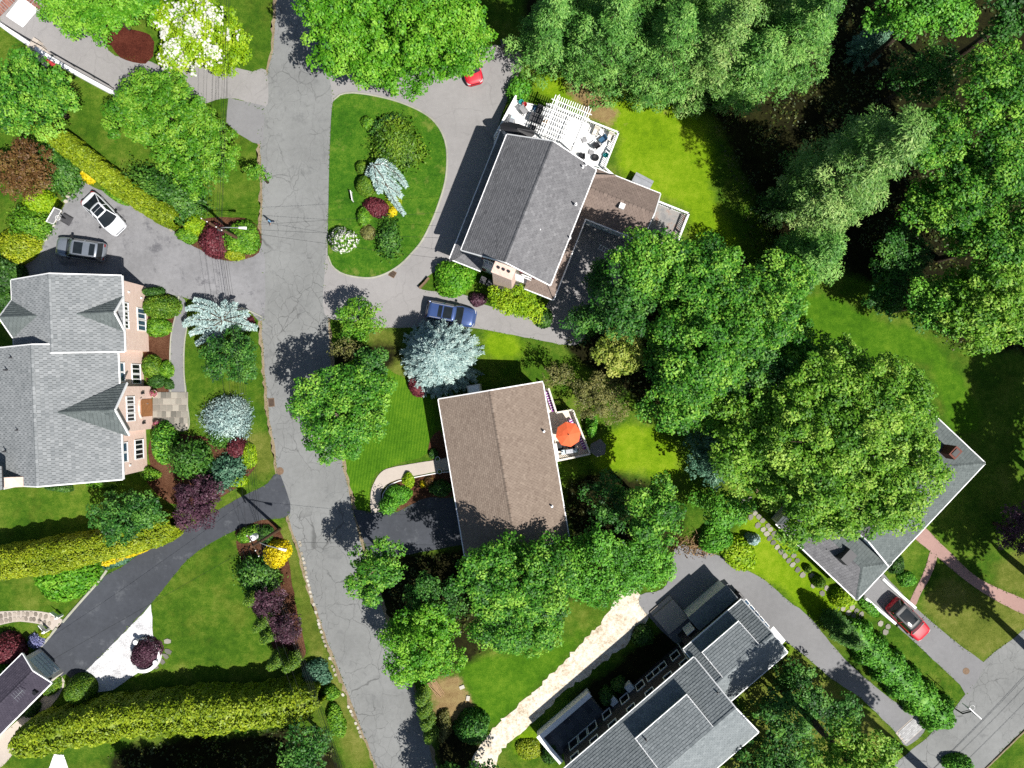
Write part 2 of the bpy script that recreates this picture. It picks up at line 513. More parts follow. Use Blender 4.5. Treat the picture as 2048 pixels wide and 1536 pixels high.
M['sh_plum'] = m_attr('plum_shingle', A(70, 66, 80, 2.0), A(98, 92, 106, 2.0))
M['roofbase'] = m_plain('roof_felt', (0.03, 0.03, 0.032, 1), 0.9)
# ------------------------------------------------------------------ ground, roads, paths
def smooth_closed(pts, step=0.6, sm=True):
    out = []
    n = len(pts)
    for i in range(n):
        p0, p1, p2, p3 = (Vector(pts[(i + k - 1) % n]) for k in range(4))
        d = (p2 - p1).length
        k = max(1, int(d / step))
        for j in range(k):
            t = j / k
            if sm:
                q = 0.5 * ((2 * p1) + (p2 - p0) * t + (2 * p0 - 5 * p1 + 4 * p2 - p3) * t * t + (3 * p1 - p0 - 3 * p2 + p3) * t ** 3)
            else:
                q = p1.lerp(p2, t)
            out.append((q.x, q.y))
    return out

def smooth_open(pts, step=0.5):
    out = []
    n = len(pts)
    for i in range(n - 1):
        p0, p1, p2, p3 = (Vector(pts[min(max(i + k - 1, 0), n - 1)]) for k in range(4))
        k = max(1, int((p2 - p1).length / step))
        for j in range(k):
            t = j / k
            out.append(0.5 * ((2 * p1) + (p2 - p0) * t + (2 * p0 - 5 * p1 + 4 * p2 - p3) * t * t + (3 * p1 - p0 - 3 * p2 + p3) * t ** 3))
    out.append(Vector(pts[-1]))
    return out

FRINGE = []
def sheet(name, plan, z, mat, label, cat, sm=True, jit=0.05, step=0.6, kind='structure', thick=0.0):  # plan: outline in image pixels
    pts = smooth_closed([W(*p) for p in plan], step, sm)
    rr = random.Random(len(pts) * 31 + int(abs(plan[0][0])))
    pts = [(x + rr.uniform(-jit, jit), y + rr.uniform(-jit, jit)) for x, y in pts]
    if name in ('road', 'driveway', 'path'):
        FRINGE.append(pts)
    bm = bmesh.new()
    vs = [bm.verts.new((x, y, z)) for x, y in pts]
    f = bm.faces.new(vs)
    if f.normal.z < 0 or sum(a[0] * b[1] - b[0] * a[1] for a, b in zip(pts, pts[1:] + pts[:1])) < 0:
        bmesh.ops.reverse_faces(bm, faces=[f])
    if thick:
        r = bmesh.ops.extrude_face_region(bm, geom=[f])
        bmesh.ops.translate(bm, vec=(0, 0, thick), verts=[g for g in r['geom'] if isinstance(g, bmesh.types.BMVert)])
    bmesh.ops.triangulate(bm, faces=[q for q in bm.faces if len(q.verts) > 4])
    bmesh.ops.recalc_face_normals(bm, faces=bm.faces)
    if not thick:
        for q in bm.faces:
            if q.normal.z < 0:
                q.normal_flip()
    me = bpy.data.meshes.new(name)
    bm.to_mesh(me)
    bm.free()
    return tag(link(name, me, mat), label, cat, kind=kind)

def strip_pts(pts, w):
    """left and right offsets of an open polyline"""
    Lp, Rp = [], []
    for i, p in enumerate(pts):
        d = (pts[min(i + 1, len(pts) - 1)] - pts[max(i - 1, 0)]).normalized()
        n = Vector((-d.y, d.x)) * w / 2
        Lp.append(p + n)
        Rp.append(p - n)
    return Lp, Rp

def curb(name, plan, w, h, mat, label, cat='kerb', z0=0.0, kind='structure', wob=0.02, step=0.5):  # plan: centre line in image pixels
    pts = smooth_open([W(*p) for p in plan], step)
    rr = random.Random(int(plan[0][0]))
    Lp, Rp = strip_pts(pts, w)
    mb = MB()
    vs, fs = [], []
    for l, r in zip(Lp, Rp):
        dz = rr.uniform(-wob, wob)
        c = (l - r) * 0.15
        vs += [(l.x, l.y, z0 - 0.1), (l.x, l.y, z0 + h * 0.8 + dz), (l.x - c.x, l.y - c.y, z0 + h + dz),
               (r.x + c.x, r.y + c.y, z0 + h + dz), (r.x, r.y, z0 + h * 0.8 + dz), (r.x, r.y, z0 - 0.1)]
    n = len(Lp)
    for i in range(n - 1):
        for k in range(5):
            fs.append((i * 6 + k, i * 6 + k + 1, (i + 1) * 6 + k + 1, (i + 1) * 6 + k))
    fs.append(tuple(range(6)))
    fs.append(tuple(reversed(range((n - 1) * 6, n * 6))))
    mb.add(vs, fs)
    bm = bmesh.new()
    me = mb.mesh(name)
    bm.from_mesh(me)
    bmesh.ops.recalc_face_normals(bm, faces=bm.faces)
    bm.to_mesh(me)
    bm.free()
    return tag(link(name, me, mat), label, cat, kind=kind)

ZONES = {
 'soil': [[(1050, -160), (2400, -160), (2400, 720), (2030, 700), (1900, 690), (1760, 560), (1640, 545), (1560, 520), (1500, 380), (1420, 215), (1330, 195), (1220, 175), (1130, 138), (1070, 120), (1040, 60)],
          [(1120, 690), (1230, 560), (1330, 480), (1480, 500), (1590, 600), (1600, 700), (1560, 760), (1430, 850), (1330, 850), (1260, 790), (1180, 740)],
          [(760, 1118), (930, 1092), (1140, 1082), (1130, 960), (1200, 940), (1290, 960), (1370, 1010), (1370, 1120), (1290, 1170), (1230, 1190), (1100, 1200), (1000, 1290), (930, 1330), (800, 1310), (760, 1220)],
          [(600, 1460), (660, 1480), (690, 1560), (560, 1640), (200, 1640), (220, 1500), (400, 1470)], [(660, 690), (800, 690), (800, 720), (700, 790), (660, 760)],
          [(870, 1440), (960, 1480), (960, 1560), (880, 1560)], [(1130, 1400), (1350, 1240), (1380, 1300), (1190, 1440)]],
 'yellowish': [[(1078, 150), (1110, 140), (1180, 155), (1270, 190), (1390, 210), (1430, 300), (1420, 380), (1470, 470), (1490, 540), (1400, 500), (1378, 470), (1378, 420), (1320, 390), (1230, 340), (1240, 260), (1110, 200), (1060, 190)],
           [(1190, 880), (1270, 840), (1350, 880), (1370, 940), (1330, 960), (1260, 940), (1200, 940)], [(1500, 1010), (1545, 1050), (1620, 1130), (1690, 1200), (1740, 1250), (1680, 1250), (1625, 1235), (1540, 1165), (1480, 1140), (1470, 1060)],
           [(960, 650), (1040, 672), (1040, 720), (960, 730)], [(660, 520), (700, 530), (720, 555), (670, 540)], [(1555, 1270), (1600, 1300), (1580, 1340), (1540, 1330)], [(1020, 1470), (1075, 1450), (1100, 1500), (1030, 1530)]],
 'lush': [[(905, 1330), (960, 1310), (1060, 1310), (1150, 1270), (1250, 1190), (1210, 1236), (1137, 1313), (1060, 1390), (1000, 1444), (972, 1465), (945, 1400), (930, 1365)],
          [(1590, 590), (1670, 585), (1740, 640), (1860, 670), (1940, 780), (1990, 870), (1900, 860), (1860, 720), (1740, 730), (1640, 760), (1580, 690)]],
 'rough': [[(1830, 1215), (1880, 1150), (1960, 1180), (2100, 1240), (2060, 1262), (1968, 1322), (1900, 1275)], [(575, 1028), (600, 1120), (635, 1240), (690, 1385), (752, 1540), (700, 1540), (660, 1400), (610, 1270), (580, 1160), (555, 1070)],
           [(1980, 1120), (2100, 1100), (2100, 1200), (2000, 1180)], [(90, 400), (150, 362), (135, 400), (80, 495), (50, 500)], [(720, 640), (800, 660), (800, 780), (760, 730)], [(1460, 1360), (1580, 1300), (1670, 1370), (1790, 1468), (1800, 1560), (1700, 1640), (1450, 1640), (1440, 1540), (1520, 1470)],
           [(490, 860), (545, 860), (556, 940), (500, 980)]],
 'dry': [[(1112, 145), (1150, 143), (1185, 165), (1215, 195), (1240, 235), (1255, 275), (1215, 250), (1170, 225), (1140, 205), (1150, 180), (1125, 165)], [(1690, 360), (1700, 420), (1570, 430), (1560, 400)], [(1190, 950), (1215, 940), (1215, 960)],
         [(1280, 200), (1390, 205), (1390, 222), (1290, 215)], [(872, 1350), (915, 1352), (935, 1390), (948, 1420), (930, 1460), (905, 1480), (880, 1460), (862, 1400)], [(1258, 320), (1275, 310), (1268, 340)], [(1560, 1120), (1580, 1110), (1590, 1140)]],
}
def in_poly(X, Y, poly):
    inside = np.zeros(X.shape, bool)
    n = len(poly)
    for i in range(n):
        (x0, y0), (x1, y1) = poly[i], poly[(i + 1) % n]
        c = ((y0 > Y) != (y1 > Y))
        with np.errstate(divide='ignore', invalid='ignore'):
            xi = (x1 - x0) * (Y - y0) / (y1 - y0 + 1e-12) + x0
        inside ^= c & (X < xi)
    return inside
# one ground sheet: fine cells where the photograph looks, wide ones out to the horizon
gx = np.concatenate([np.linspace(-900, -90, 10), np.arange(-80, 80.1, 0.8), np.linspace(90, 900, 10)])
gy = np.concatenate([np.linspace(-900, -80, 10), np.arange(-70, 70.1, 0.8), np.linspace(80, 900, 10)])
GX, GY = np.meshgrid(gx, gy)
V_ = np.stack([GX.ravel(), GY.ravel(), np.zeros(GX.size)], 1)
nx_, ny_ = len(gx), len(gy)
ii = np.arange(nx_ * ny_).reshape(ny_, nx_)
Q = np.stack([ii[:-1, :-1], ii[:-1, 1:], ii[1:, 1:], ii[1:, :-1]], -1).reshape(-1, 4).astype(np.int32)
me = bpy.data.meshes.new('ground')
me.vertices.add(len(V_)); me.vertices.foreach_set('co', V_.astype(np.float32).ravel())
me.loops.add(Q.size); me.loops.foreach_set('vertex_index', Q.ravel())
me.polygons.add(len(Q)); me.polygons.foreach_set('loop_start', np.arange(len(Q), dtype=np.int32) * 4)
for zn, polys in ZONES.items():
    mk = np.zeros(GX.shape)
    for pl in polys:
        mk[in_poly(GX, GY, [W(*p) for p in pl])] = 1.0
    for _ in range(3):
        pd = np.pad(mk, 1, mode='edge')
        mk = (pd[:-2, 1:-1] + pd[2:, 1:-1] + pd[1:-1, :-2] + pd[1:-1, 2:] + 2 * pd[1:-1, 1:-1]) / 6
    me.attributes.new(zn, 'FLOAT', 'POINT').data.foreach_set('value', mk.astype(np.float32).ravel())
me.update(calc_edges=True)
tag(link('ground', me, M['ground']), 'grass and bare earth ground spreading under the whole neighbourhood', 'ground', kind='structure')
sheet('front_lawn', [(790, 745), (840, 780), (865, 800), (868, 870), (858, 905), (790, 930), (745, 955), (735, 1020), (712, 1020), (690, 935), (668, 840), (700, 720)],
      0.009, M['mown'], 'striped mown front lawn of the brown-roofed house', 'lawn', jit=0.10)

# roads
road_l = [(556, -120), (553, 0), (549, 60), (545, 110), (536, 140), (528, 200), (520, 280), (523, 330), (525, 400), (522, 500), (523, 640), (530, 740), (538, 830), (550, 893), (556, 945), (575, 1026), (604, 1120), (638, 1233), (692, 1378), (755, 1536), (800, 1640)]
road_r = [(920, 1640), (870, 1536), (852, 1450), (830, 1385), (790, 1290), (752, 1180), (720, 1080), (702, 1000), (684, 925), (668, 800), (657, 660), (655, 600), (653, 540), (657, 420), (660, 300), (667, 200), (668, 130), (655, 60), (645, 0), (640, -120)]
sheet('road_shoulder', [(x - 6, y) for x, y in road_l] + [(x + 6, y) for x, y in road_r], 0.012, M['dirt'], 'sandy dirt shoulder along both edges of the cracked road', 'ground', jit=0.14, step=0.4)
sheet('road', road_l + road_r, 0.016, M['road'], 'cracked grey asphalt road running the length of the view', 'road', jit=0.06)
sheet('road', [(2180, 1130), (2048, 1258), (1966, 1325), (1928, 1392), (1860, 1470), (1813, 1508), (1740, 1580), (1860, 1640), (1980, 1526), (2048, 1458), (2200, 1330)],
      0.016, M['road'], 'smooth grey side road crossing the lower corner', 'road', jit=0.05)

# driveways
sheet('driveway', [(-60, -60), (0, 40), (60, 88), (120, 122), (240, 196), (330, 230), (455, 196), (530, 215), (532, 140), (505, 143), (430, 128), (330, 132), (292, 120), (230, 112), (210, 85), (208, 55), (150, 20), (80, -60)],
      0.020, M['drive'], 'pale asphalt driveway below the white-flowering tree', 'driveway', jit=0.04)
sheet('driveway_patch', [(457, 196), (530, 212), (526, 290), (505, 285), (478, 268), (452, 245)], 0.024, M['drive_mid'], 'darker square asphalt patch at the driveway mouth', 'driveway', sm=False, jit=0.02)
sheet('driveway', [(149, 360), (191, 376), (257, 404), (317, 439), (350, 464), (388, 483), (410, 505), (448, 521), (478, 521), (508, 508), (527, 490), (528, 640), (500, 624), (451, 617), (355, 592), (290, 585), (200, 610), (38, 600), (38, 535), (79, 497), (131, 406)],
      0.020, M['drive_worn'], 'worn mottled driveway with two parked cars', 'driveway', jit=0.04)
sheet('driveway', [(660, 120), (760, 140), (900, 130), (960, 100), (1000, 90), (1046, 116), (1022, 180), (1000, 240), (985, 300), (900, 515), (862, 548), (838, 576), (937, 592), (960, 606), (1060, 633), (1100, 600), (1160, 470), (1180, 440), (1260, 480), (1240, 560), (1180, 650), (1150, 690), (1036, 672), (937, 655), (760, 655), (700, 642), (650, 628), (650, 540), (657, 420), (664, 200)],
      0.020, M['drive'], 'pale loop driveway curling round the grass island', 'driveway', jit=0.04)
sheet('driveway', [(558, 945), (536, 967), (492, 989), (437, 1019), (355, 1068), (298, 1095), (241, 1136), (202, 1158), (126, 1242), (74, 1302), (40, 1330), (90, 1370), (131, 1348), (164, 1348), (303, 1206), (334, 1168), (355, 1143), (375, 1119), (410, 1093), (465, 1063), (520, 1041), (580, 1027)],
      0.020, M['drive_dark'], 'dark sealed driveway sweeping to the garage', 'driveway', jit=0.03)
sheet('driveway', [(706, 1018), (742, 1024), (765, 1022), (795, 1024), (839, 1000), (861, 994), (905, 996), (932, 1088), (800, 1112), (742, 1122), (726, 1080)],
      0.020, M['drive_dark'], 'short dark driveway in front of the brown-roofed house', 'driveway', sm=False, jit=0.03)
sheet('driveway', [(1358, 1090), (1448, 1116), (1500, 1143), (1532, 1162), (1578, 1203), (1619, 1234), (1679, 1307), (1750, 1373), (1813, 1420), (1852, 1455), (1813, 1492), (1789, 1462), (1723, 1398), (1663, 1357), (1570, 1283), (1480, 1260), (1380, 1300), (1290, 1225), (1280, 1190), (1325, 1179), (1342, 1143)],
      0.020, M['drive_mid'], 'long grey driveway bending past the brush pile to the side road', 'driveway', jit=0.04)
sheet('driveway', [(1700, 1170), (1786, 1244), (1920, 1370), (1935, 1395), (1972, 1328), (1900, 1275), (1827, 1212), (1750, 1130)],
      0.020, M['drive_mid'], 'straight driveway under the red car with black roof', 'driveway', sm=False, jit=0.03)

# paths
sheet('path', [(743, 1024), (742, 986), (749, 964), (762, 945), (787, 934), (877, 919), (905, 914), (908, 938), (880, 942), (795, 959), (771, 972), (762, 986), (760, 1018)],
      0.026, M['concrete'], 'cream concrete walk curving to the brown-roofed house', 'path', jit=0.01, step=0.35, thick=0.05)
sheet('path', [(352, 592), (370, 600), (374, 655), (369, 688), (368, 740), (372, 790), (340, 790), (340, 743), (342, 674), (350, 628)],
      0.026, M['drive_mid'], 'grey curved walk beside the pink brick house', 'path', jit=0.01, step=0.35)
curb('kerb', [(358, 592), (352, 628), (342, 674), (340, 743), (342, 786)], 0.12, 0.08, M['kerb'], 'white kerb on the house side of the grey curved walk')
curb('kerb', [(374, 655), (369, 688), (368, 740), (372, 790), (377, 856), (340, 858)], 0.12, 0.08, M['kerb'], 'white kerb on the lawn side of the grey curved walk')
sheet('path', [(1812, 1060), (1842, 1050), (1890, 1095), (1960, 1158), (2060, 1205), (2060, 1232), (1990, 1200), (1930, 1160), (1870, 1110)],
      0.020, M['pinkpath'], 'pink paved path running from the hipped-roof house', 'path', jit=0.02, step=0.4)
sheet('path', [(1862, 1100), (1874, 1112), (1862, 1150), (1840, 1190), (1830, 1212), (1818, 1206), (1845, 1150)],
      0.024, M['pinkpath'], 'short pink spur joining the path to the driveway', 'path', jit=0.02, step=0.4)
sheet('straw_strip', [(940, 1540), (976, 1469), (1000, 1444), (1060, 1390), (1137, 1313), (1208, 1236), (1243, 1182), (1268, 1179), (1300, 1212), (1270, 1270), (1175, 1350), (1123, 1389), (1055, 1455), (1000, 1504), (985, 1560)],
      0.014, M['sand'], 'pale straw-covered strip of bare ground', 'ground', jit=0.18, step=0.4)
sheet('gravel_bed', [(303, 1209), (306, 1269), (318, 1300), (310, 1330), (284, 1340), (227, 1380), (189, 1384), (167, 1348)], 0.026, M['whitegravel'], 'bright white gravel bed beside the dark driveway', 'gravel', sm=False, jit=0.05, kind='stuff')
sheet('path', [(-40, 1545), (-30, 1490), (0, 1470), (60, 1420), (105, 1375), (122, 1350), (130, 1362), (118, 1392), (70, 1450), (40, 1490), (0, 1536)], 0.024, M['concrete'], 'pale concrete walk along the plum-roofed house', 'path', jit=0.02)
sheet('path', [(95, 1545), (108, 1508), (128, 1510), (140, 1545)], 0.024, M['white_conc'], 'white path end below the long hedge', 'path', sm=False, jit=0.02)
sheet('concrete_pad', [(12, 32), (42, -6), (78, 18), (46, 55)], 0.026, M['white_conc'], 'bright white concrete pad by the brick borders', 'pad', sm=False, jit=0.01)

# beds
sheet('mulch_bed', [(771, 974), (795, 960), (880, 944), (900, 945), (906, 992), (861, 994), (839, 1000), (795, 1022), (768, 1020), (762, 990)], 0.022, M['mulch'], 'brown mulch bed between the cream walk and dark driveway', 'flower bed', jit=0.04)
sheet('mulch_bed', [(868, 868), (880, 860), (900, 925), (864, 920), (856, 900), (860, 880)], 0.022, M['mulch'], 'small mulch bed by the wall of the brown-roofed house', 'flower bed', jit=0.03)
sheet('mulch_bed', [(208, 52), (300, 70), (306, 112), (292, 128), (240, 115), (222, 92), (206, 84)], 0.026, M['redmulch'], 'red-brown mulch bed beneath the flowering tree', 'flower bed', jit=0.05)
sheet('mulch_bed', [(280, 590), (340, 590), (350, 630), (340, 674), (338, 760), (345, 785), (300, 790), (285, 700), (280, 640)], 0.014, M['mulch'], 'planted bed along the pink brick front wall', 'flower bed', jit=0.06)
sheet('mulch_bed', [(300, 880), (345, 870), (380, 870), (460, 880), (505, 890), (512, 930), (480, 970), (430, 1000), (350, 1010), (290, 960), (300, 930)], 0.014, M['mulch'], 'shrub bed at the corner below the pink brick house', 'flower bed', jit=0.08)
sheet('mulch_bed', [(472, 1060), (540, 1040), (566, 1075), (580, 1130), (590, 1200), (605, 1270), (612, 1310), (575, 1335), (545, 1290), (510, 1220), (488, 1140)], 0.014, M['mulch'], 'long shrub bed under the power lines', 'flower bed', jit=0.08)
sheet('mulch_bed', [(350, 464), (395, 440), (440, 435), (500, 440), (522, 470), (518, 505), (478, 521), (448, 521), (410, 505)], 0.022, M['mulch'], 'shrub bed round the utility pole', 'flower bed', jit=0.06)
sheet('mulch_bed', [(712, 330), (740, 330), (790, 340), (800, 420), (795, 480), (760, 500), (725, 480), (712, 440), (708, 390)], 0.014, M['mulch'], 'mulch bed in the middle of the grass island', 'flower bed', jit=0.06)
sheet('gravel_patch', [(1182, 888), (1200, 878), (1212, 890), (1210, 908), (1195, 914), (1180, 904)], 0.014, M['drive_mid'], 'round grey gravel patch beyond the deck', 'gravel', jit=0.05, kind='stuff')

# grass island and its kerb
isl = [(666, 205), (680, 189), (705, 186), (750, 192), (800, 205), (845, 225), (870, 245), (885, 268), (893, 295), (894, 330), (890, 365), (880, 400), (865, 440), (845, 480), (825, 505), (800, 530), (770, 548), (740, 556), (705, 553), (680, 545), (663, 530), (656, 512), (657, 430), (660, 300)]
sheet('island', isl, 0.030, M['island'], 'raised grass island inside the loop driveway', 'lawn', jit=0.0, thick=0.05)
curb('kerb', [(668, 200), (680, 190), (705, 186), (750, 192), (800, 205), (845, 225), (870, 245), (885, 268), (893, 295), (894, 330), (890, 365), (880, 400), (865, 440), (845, 480), (825, 505), (800, 530), (770, 548), (740, 556), (705, 553), (680, 545), (663, 530), (656, 512)],
     0.16, 0.12, M['kerb'], 'pale kerb round the grass island')
curb('kerb', [(988, 92), (1045, 117), (1032, 152), (1026, 170)], 0.16, 0.25, M['kerb'], 'low cream kerb at the head of the loop driveway')
curb('kerb', [(448, 617), (475, 614), (500, 622), (524, 634)], 0.12, 0.10, M['kerb'], 'white kerb at the mouth of the worn driveway')
curb('kerb', [(126, 1244), (160, 1205), (200, 1160), (214, 1140)], 0.22, 0.12, M['kerb'], 'pale stone edging on the dark driveway')
curb('kerb', [(74, 1303), (98, 1275), (114, 1255)], 0.22, 0.12, M['kerb'], 'short pale edging beside the lavender')
curb('kerb', [(905, 944), (880, 945), (797, 962), (774, 975), (766, 988), (764, 1014)], 0.10, 0.10, M['white_conc'], 'thin white edging of the mulch bed')

curb('kerb', [(1940, 1566), (1980, 1528), (2050, 1460), (2120, 1396)], 0.16, 0.12, M['dirt'], 'worn kerb on the far side of the side road')
# retaining walls (things)
def wall_thing(name, plan, w, h, mat, label):
    return curb(name, plan, w, h, mat, label, 'wall', kind='thing', wob=0.0)
wall_thing('retaining_wall', [(-20, 30), (20, 62), (70, 96), (120, 128), (180, 162), (236, 192)], 0.45, 0.7, M['white'], 'white retaining wall along the pale upper driveway')
wall_thing('retaining_wall', [(1761, 1155), (1790, 1182), (1826, 1213)], 0.30, 0.6, M['white'], 'white wall on the path side of the red car')
wall_thing('retaining_wall', [(1727, 1194), (1755, 1218), (1786, 1244)], 0.30, 0.6, M['white'], 'white wall on the bush side of the red car')
wall_thing('retaining_wall', [(839, 577), (850, 566), (858, 556)], 0.2, 0.5, M['wood'], 'short dark wall end below the shrub by the loop')
hose = MB()
hp = [W(*p) for p in [(0, 44), (30, 64), (60, 82), (94, 100)]]
hose.tube([(x, y, 0.85) for x, y in hp], 0.05, 5)
for x, y in hp: hose.tube([(x, y, 0), (x, y, 0.86)], 0.03, 5)
tag(hose.obj('handrail', M['black']), 'black handrail along the white retaining wall', 'handrail')
hose = MB()
hp = [W(*p) for p in [(112, 112), (150, 134), (190, 156), (228, 178)]]
hose.tube([(x, y, 1.0) for x, y in hp], 0.05, 5)
for x, y in hp: hose.tube([(x, y, 0), (x, y, 1.0)], 0.03, 5)
tag(hose.obj('handrail', M['black']), 'black handrail beyond the steps to the upper driveway', 'handrail')
# ------------------------------------------------------------------ vegetation builders
def unit(a):
    return a / np.maximum(np.linalg.norm(a, axis=1, keepdims=True), 1e-6)

def rdir(rg, n):
    return unit(rg.normal(size=(n, 3)))

def leaf_mesh(name, C, N, s, v, rg, asp=0.6, T=None, fold=0.18, core=None):
    n = len(C)
    N = unit(N)
    if T is None:
        T = rg.normal(size=(n, 3))
    T = unit(T - N * np.sum(T * N, axis=1, keepdims=True) + 1e-5)
    B = np.cross(N, T)
    s = np.asarray(s).reshape(-1, 1) * np.ones((n, 1))
    V = np.empty((n, 4, 3))
    V[:, 0] = C - T * s
    V[:, 1] = C + B * s * asp + N * s * fold
    V[:, 2] = C + T * s
    V[:, 3] = C - B * s * asp + N * s * fold
    V = V.reshape(-1, 3)
    nq = n
    F_idx = np.arange(n * 4, dtype=np.int32)
    va = np.asarray(v, dtype=np.float32).reshape(-1)
    if core is not None:
        cv, cf = core
        cva = np.clip(rg.normal(0.45, 0.25, len(cf)), 0, 1).astype(np.float32)
        F_idx = np.concatenate([F_idx, (cf + len(V)).reshape(-1).astype(np.int32)])
        V = np.vstack([V, cv])
        nq = n + len(cf)
        va = np.concatenate([va, cva])
    me = bpy.data.meshes.new(name)
    me.vertices.add(len(V))
    me.vertices.foreach_set('co', V.astype(np.float32).ravel())
    me.loops.add(nq * 4)
    me.loops.foreach_set('vertex_index', F_idx)
    me.polygons.add(nq)
    me.polygons.foreach_set('loop_start', np.arange(nq, dtype=np.int32) * 4)
    at = me.attributes.new('v', 'FLOAT', 'FACE')
    at.data.foreach_set('value', np.clip(va, 0, 1))
    me.update(calc_edges=True)
    return me

def fib_dirs(n, zmin, rg):
    i = np.arange(n) + 0.5
    z = 1 - (1 - zmin) * i / n
    ph = i * 2.399963 + rg.uniform(0, 6.28)
    r = np.sqrt(np.maximum(0, 1 - z * z))
    d = np.stack([r * np.cos(ph), r * np.sin(ph), z], 1)
    return unit(d + rg.normal(0, 0.12, (n, 3)))

def clump_cloud(lobes, rg, cr, leaf, dens, zmin=-0.2, flat=0.75, tuft=False, up=0.75, gap=0.0):
    """leaves gathered in clumps over the outside of the lobes"""
    Cs, Ns, Vs, Ts = [], [], [], []
    for (x, y, z, rx, ry, rz) in lobes:
        area = 2 * math.pi * (((rx * ry) ** 1.6 + (rx * rz) ** 1.6 + (ry * rz) ** 1.6) / 3) ** (1 / 1.6) * (1 - zmin)
        nc = max(5, int(area / (cr * cr * 2.3)))
        d = fib_dirs(nc, zmin, rg)
        rad = rg.uniform(0.62, 1.08, (nc, 1))
        cc = np.array([x, y, z]) + d * np.array([rx, ry, rz]) * rad
        if gap:
            keep = rg.uniform(size=nc) > gap
            cc = cc[keep]; nc = len(cc)
        crs = cr * np.clip(rg.lognormal(-0.1, 0.38, nc), 0.4, 1.9)
        cv = np.clip(rg.normal(0.5, 0.2, nc), 0.05, 0.95)
        nl = np.maximum(8, (dens * crs * crs).astype(int))
        idx = np.repeat(np.arange(nc), nl)
        n = len(idx)
        o = rdir(rg, n)
        o[:, 2] = np.where(o[:, 2] < -0.25, -o[:, 2], o[:, 2])
        rr = rg.uniform(0.25, 1.0, (n, 1)) ** 0.6
        off = o * rr
        P = cc[idx] + off * crs[idx][:, None] * np.array([1, 1, flat])
        Nn = off * 0.9 + np.array([0, 0, up]) + rg.normal(0, 0.38, (n, 3))
        Cs.append(P); Ns.append(Nn)
        Vs.append(cv[idx] + rg.normal(0, 0.17, n))
        Ts.append(off + rg.normal(0, 0.25, (n, 3)))
    return np.vstack(Cs), np.vstack(Ns), np.concatenate(Vs), (np.vstack(Ts) if tuft else None)

VEG = 0
def seed():
    global VEG
    VEG += 1
    return np.random.default_rng(1000 + VEG * 17)

def trunk_mesh(h0, r0, ends, rg, lean=0.15):
    mb = MB()
    top = Vector((rg.normal(0, lean), rg.normal(0, lean), h0))
    mid = Vector((top.x * 0.4 + rg.normal(0, 0.06), top.y * 0.4, h0 * 0.5))
    mb.tube([(0, 0, -0.05), (0, 0, 0.25), mid, top], [r0 * 1.45, r0 * 1.08, r0 * 0.9, r0 * 0.72], 8)
    for e in ends:
        e = Vector(e)
        st = mid.lerp(top, rg.uniform(0.45, 1.0))
        m1 = st.lerp(e, 0.5) + Vector((rg.normal(0, 0.2), rg.normal(0, 0.2), 0.12 * (e - st).length))
        mb.tube([st, m1, e], [r0 * 0.5, r0 * 0.3, r0 * 0.1], 5)
    return mb

def tree(name, label, px, py, r, h, mat, ry=None, rot=0.0, depth=None, leaf=0.17, asp=0.62, dens=95, cr=0.8, fine=0.78, nsub=None, style='broad',
         group=None, gap=0.0, bark='bark', cat='tree', flowers=None, plan=False, spread=0.55):  # px, py: image pixels, taken at ground level if plan is set
    rg = seed()
    leaf, dens, cr = leaf * fine, dens / fine ** 1.7, cr * 0.88
    ry = ry or r
    R0 = r / S
    depth = depth or min(1.5 * min(r, ry) / S, 0.72 * h)
    hc = h - 0.55 * depth
    f = (H - hc) / H
    RX, RY = r / S * f, ry / S * f
    bx, by = W(px, py, 0 if plan else hc)
    root = thing(name, label, cat, (bx, by, 0), rot, group)
    lobes = []
    R = (RX + RY) / 2
    ns = nsub or max(5, int(R * 1.8))
    lobes.append((0, 0, hc, RX * 0.60, RY * 0.60, depth * 0.50))
    a0 = rg.uniform(0, 6.28)
    for i in range(ns):
        a = a0 + 6.283 * i / ns + rg.normal(0, 0.18)
        q = rg.uniform(0.28, 0.50)
        d = min(1.02 - q, spread + rg.normal(0.05, 0.10))
        lobes.append((RX * d * math.cos(a), RY * d * math.sin(a), hc + depth * rg.uniform(-0.28, 0.2), RX * q, RY * q, depth * rg.uniform(0.22, 0.36)))
    C, N, V, T = clump_cloud(lobes, rg, cr, leaf, dens, gap=gap)
    s = leaf * rg.uniform(0.7, 1.25, len(C))
    crown = link('crown', leaf_mesh('crown', C, N, s, V, rg, asp), M[mat], root)
    ends = [(x * 1.25, y * 1.25, z + rz_ * 0.5) for x, y, z, rx_, ry_, rz_ in lobes[1:]]
    trunk_mesh(max(0.8, hc - depth * 0.3), 0.05 + h * 0.019, ends, rg).obj('trunk', M[bark], root, smooth=True)
    if flowers:
        fm, share, fs = flowers
        nf = int(len(C) * share)
        wgt = (0.25 + np.maximum(0, np.sin(C[:, 0] * 1.9 + 1) * np.sin(C[:, 1] * 1.6 + 2))) * (C[:, 2] > hc)
        cl = rg.uniform(size=len(C)) * wgt * (0.35 + 0.65 * (V > 0.5))
        ix = np.argsort(-cl)[:nf]
        fl = link('blossom', leaf_mesh('blossom', C[ix] + np.array([0, 0, 0.10]), N[ix] * 0.4 + np.array([0, 0, 1.0]), fs * rg.uniform(0.7, 1.3, nf), rg.uniform(0, 1, nf), rg, 0.85), M[fm], root)
        fl['kind'] = 'stuff'
    return root

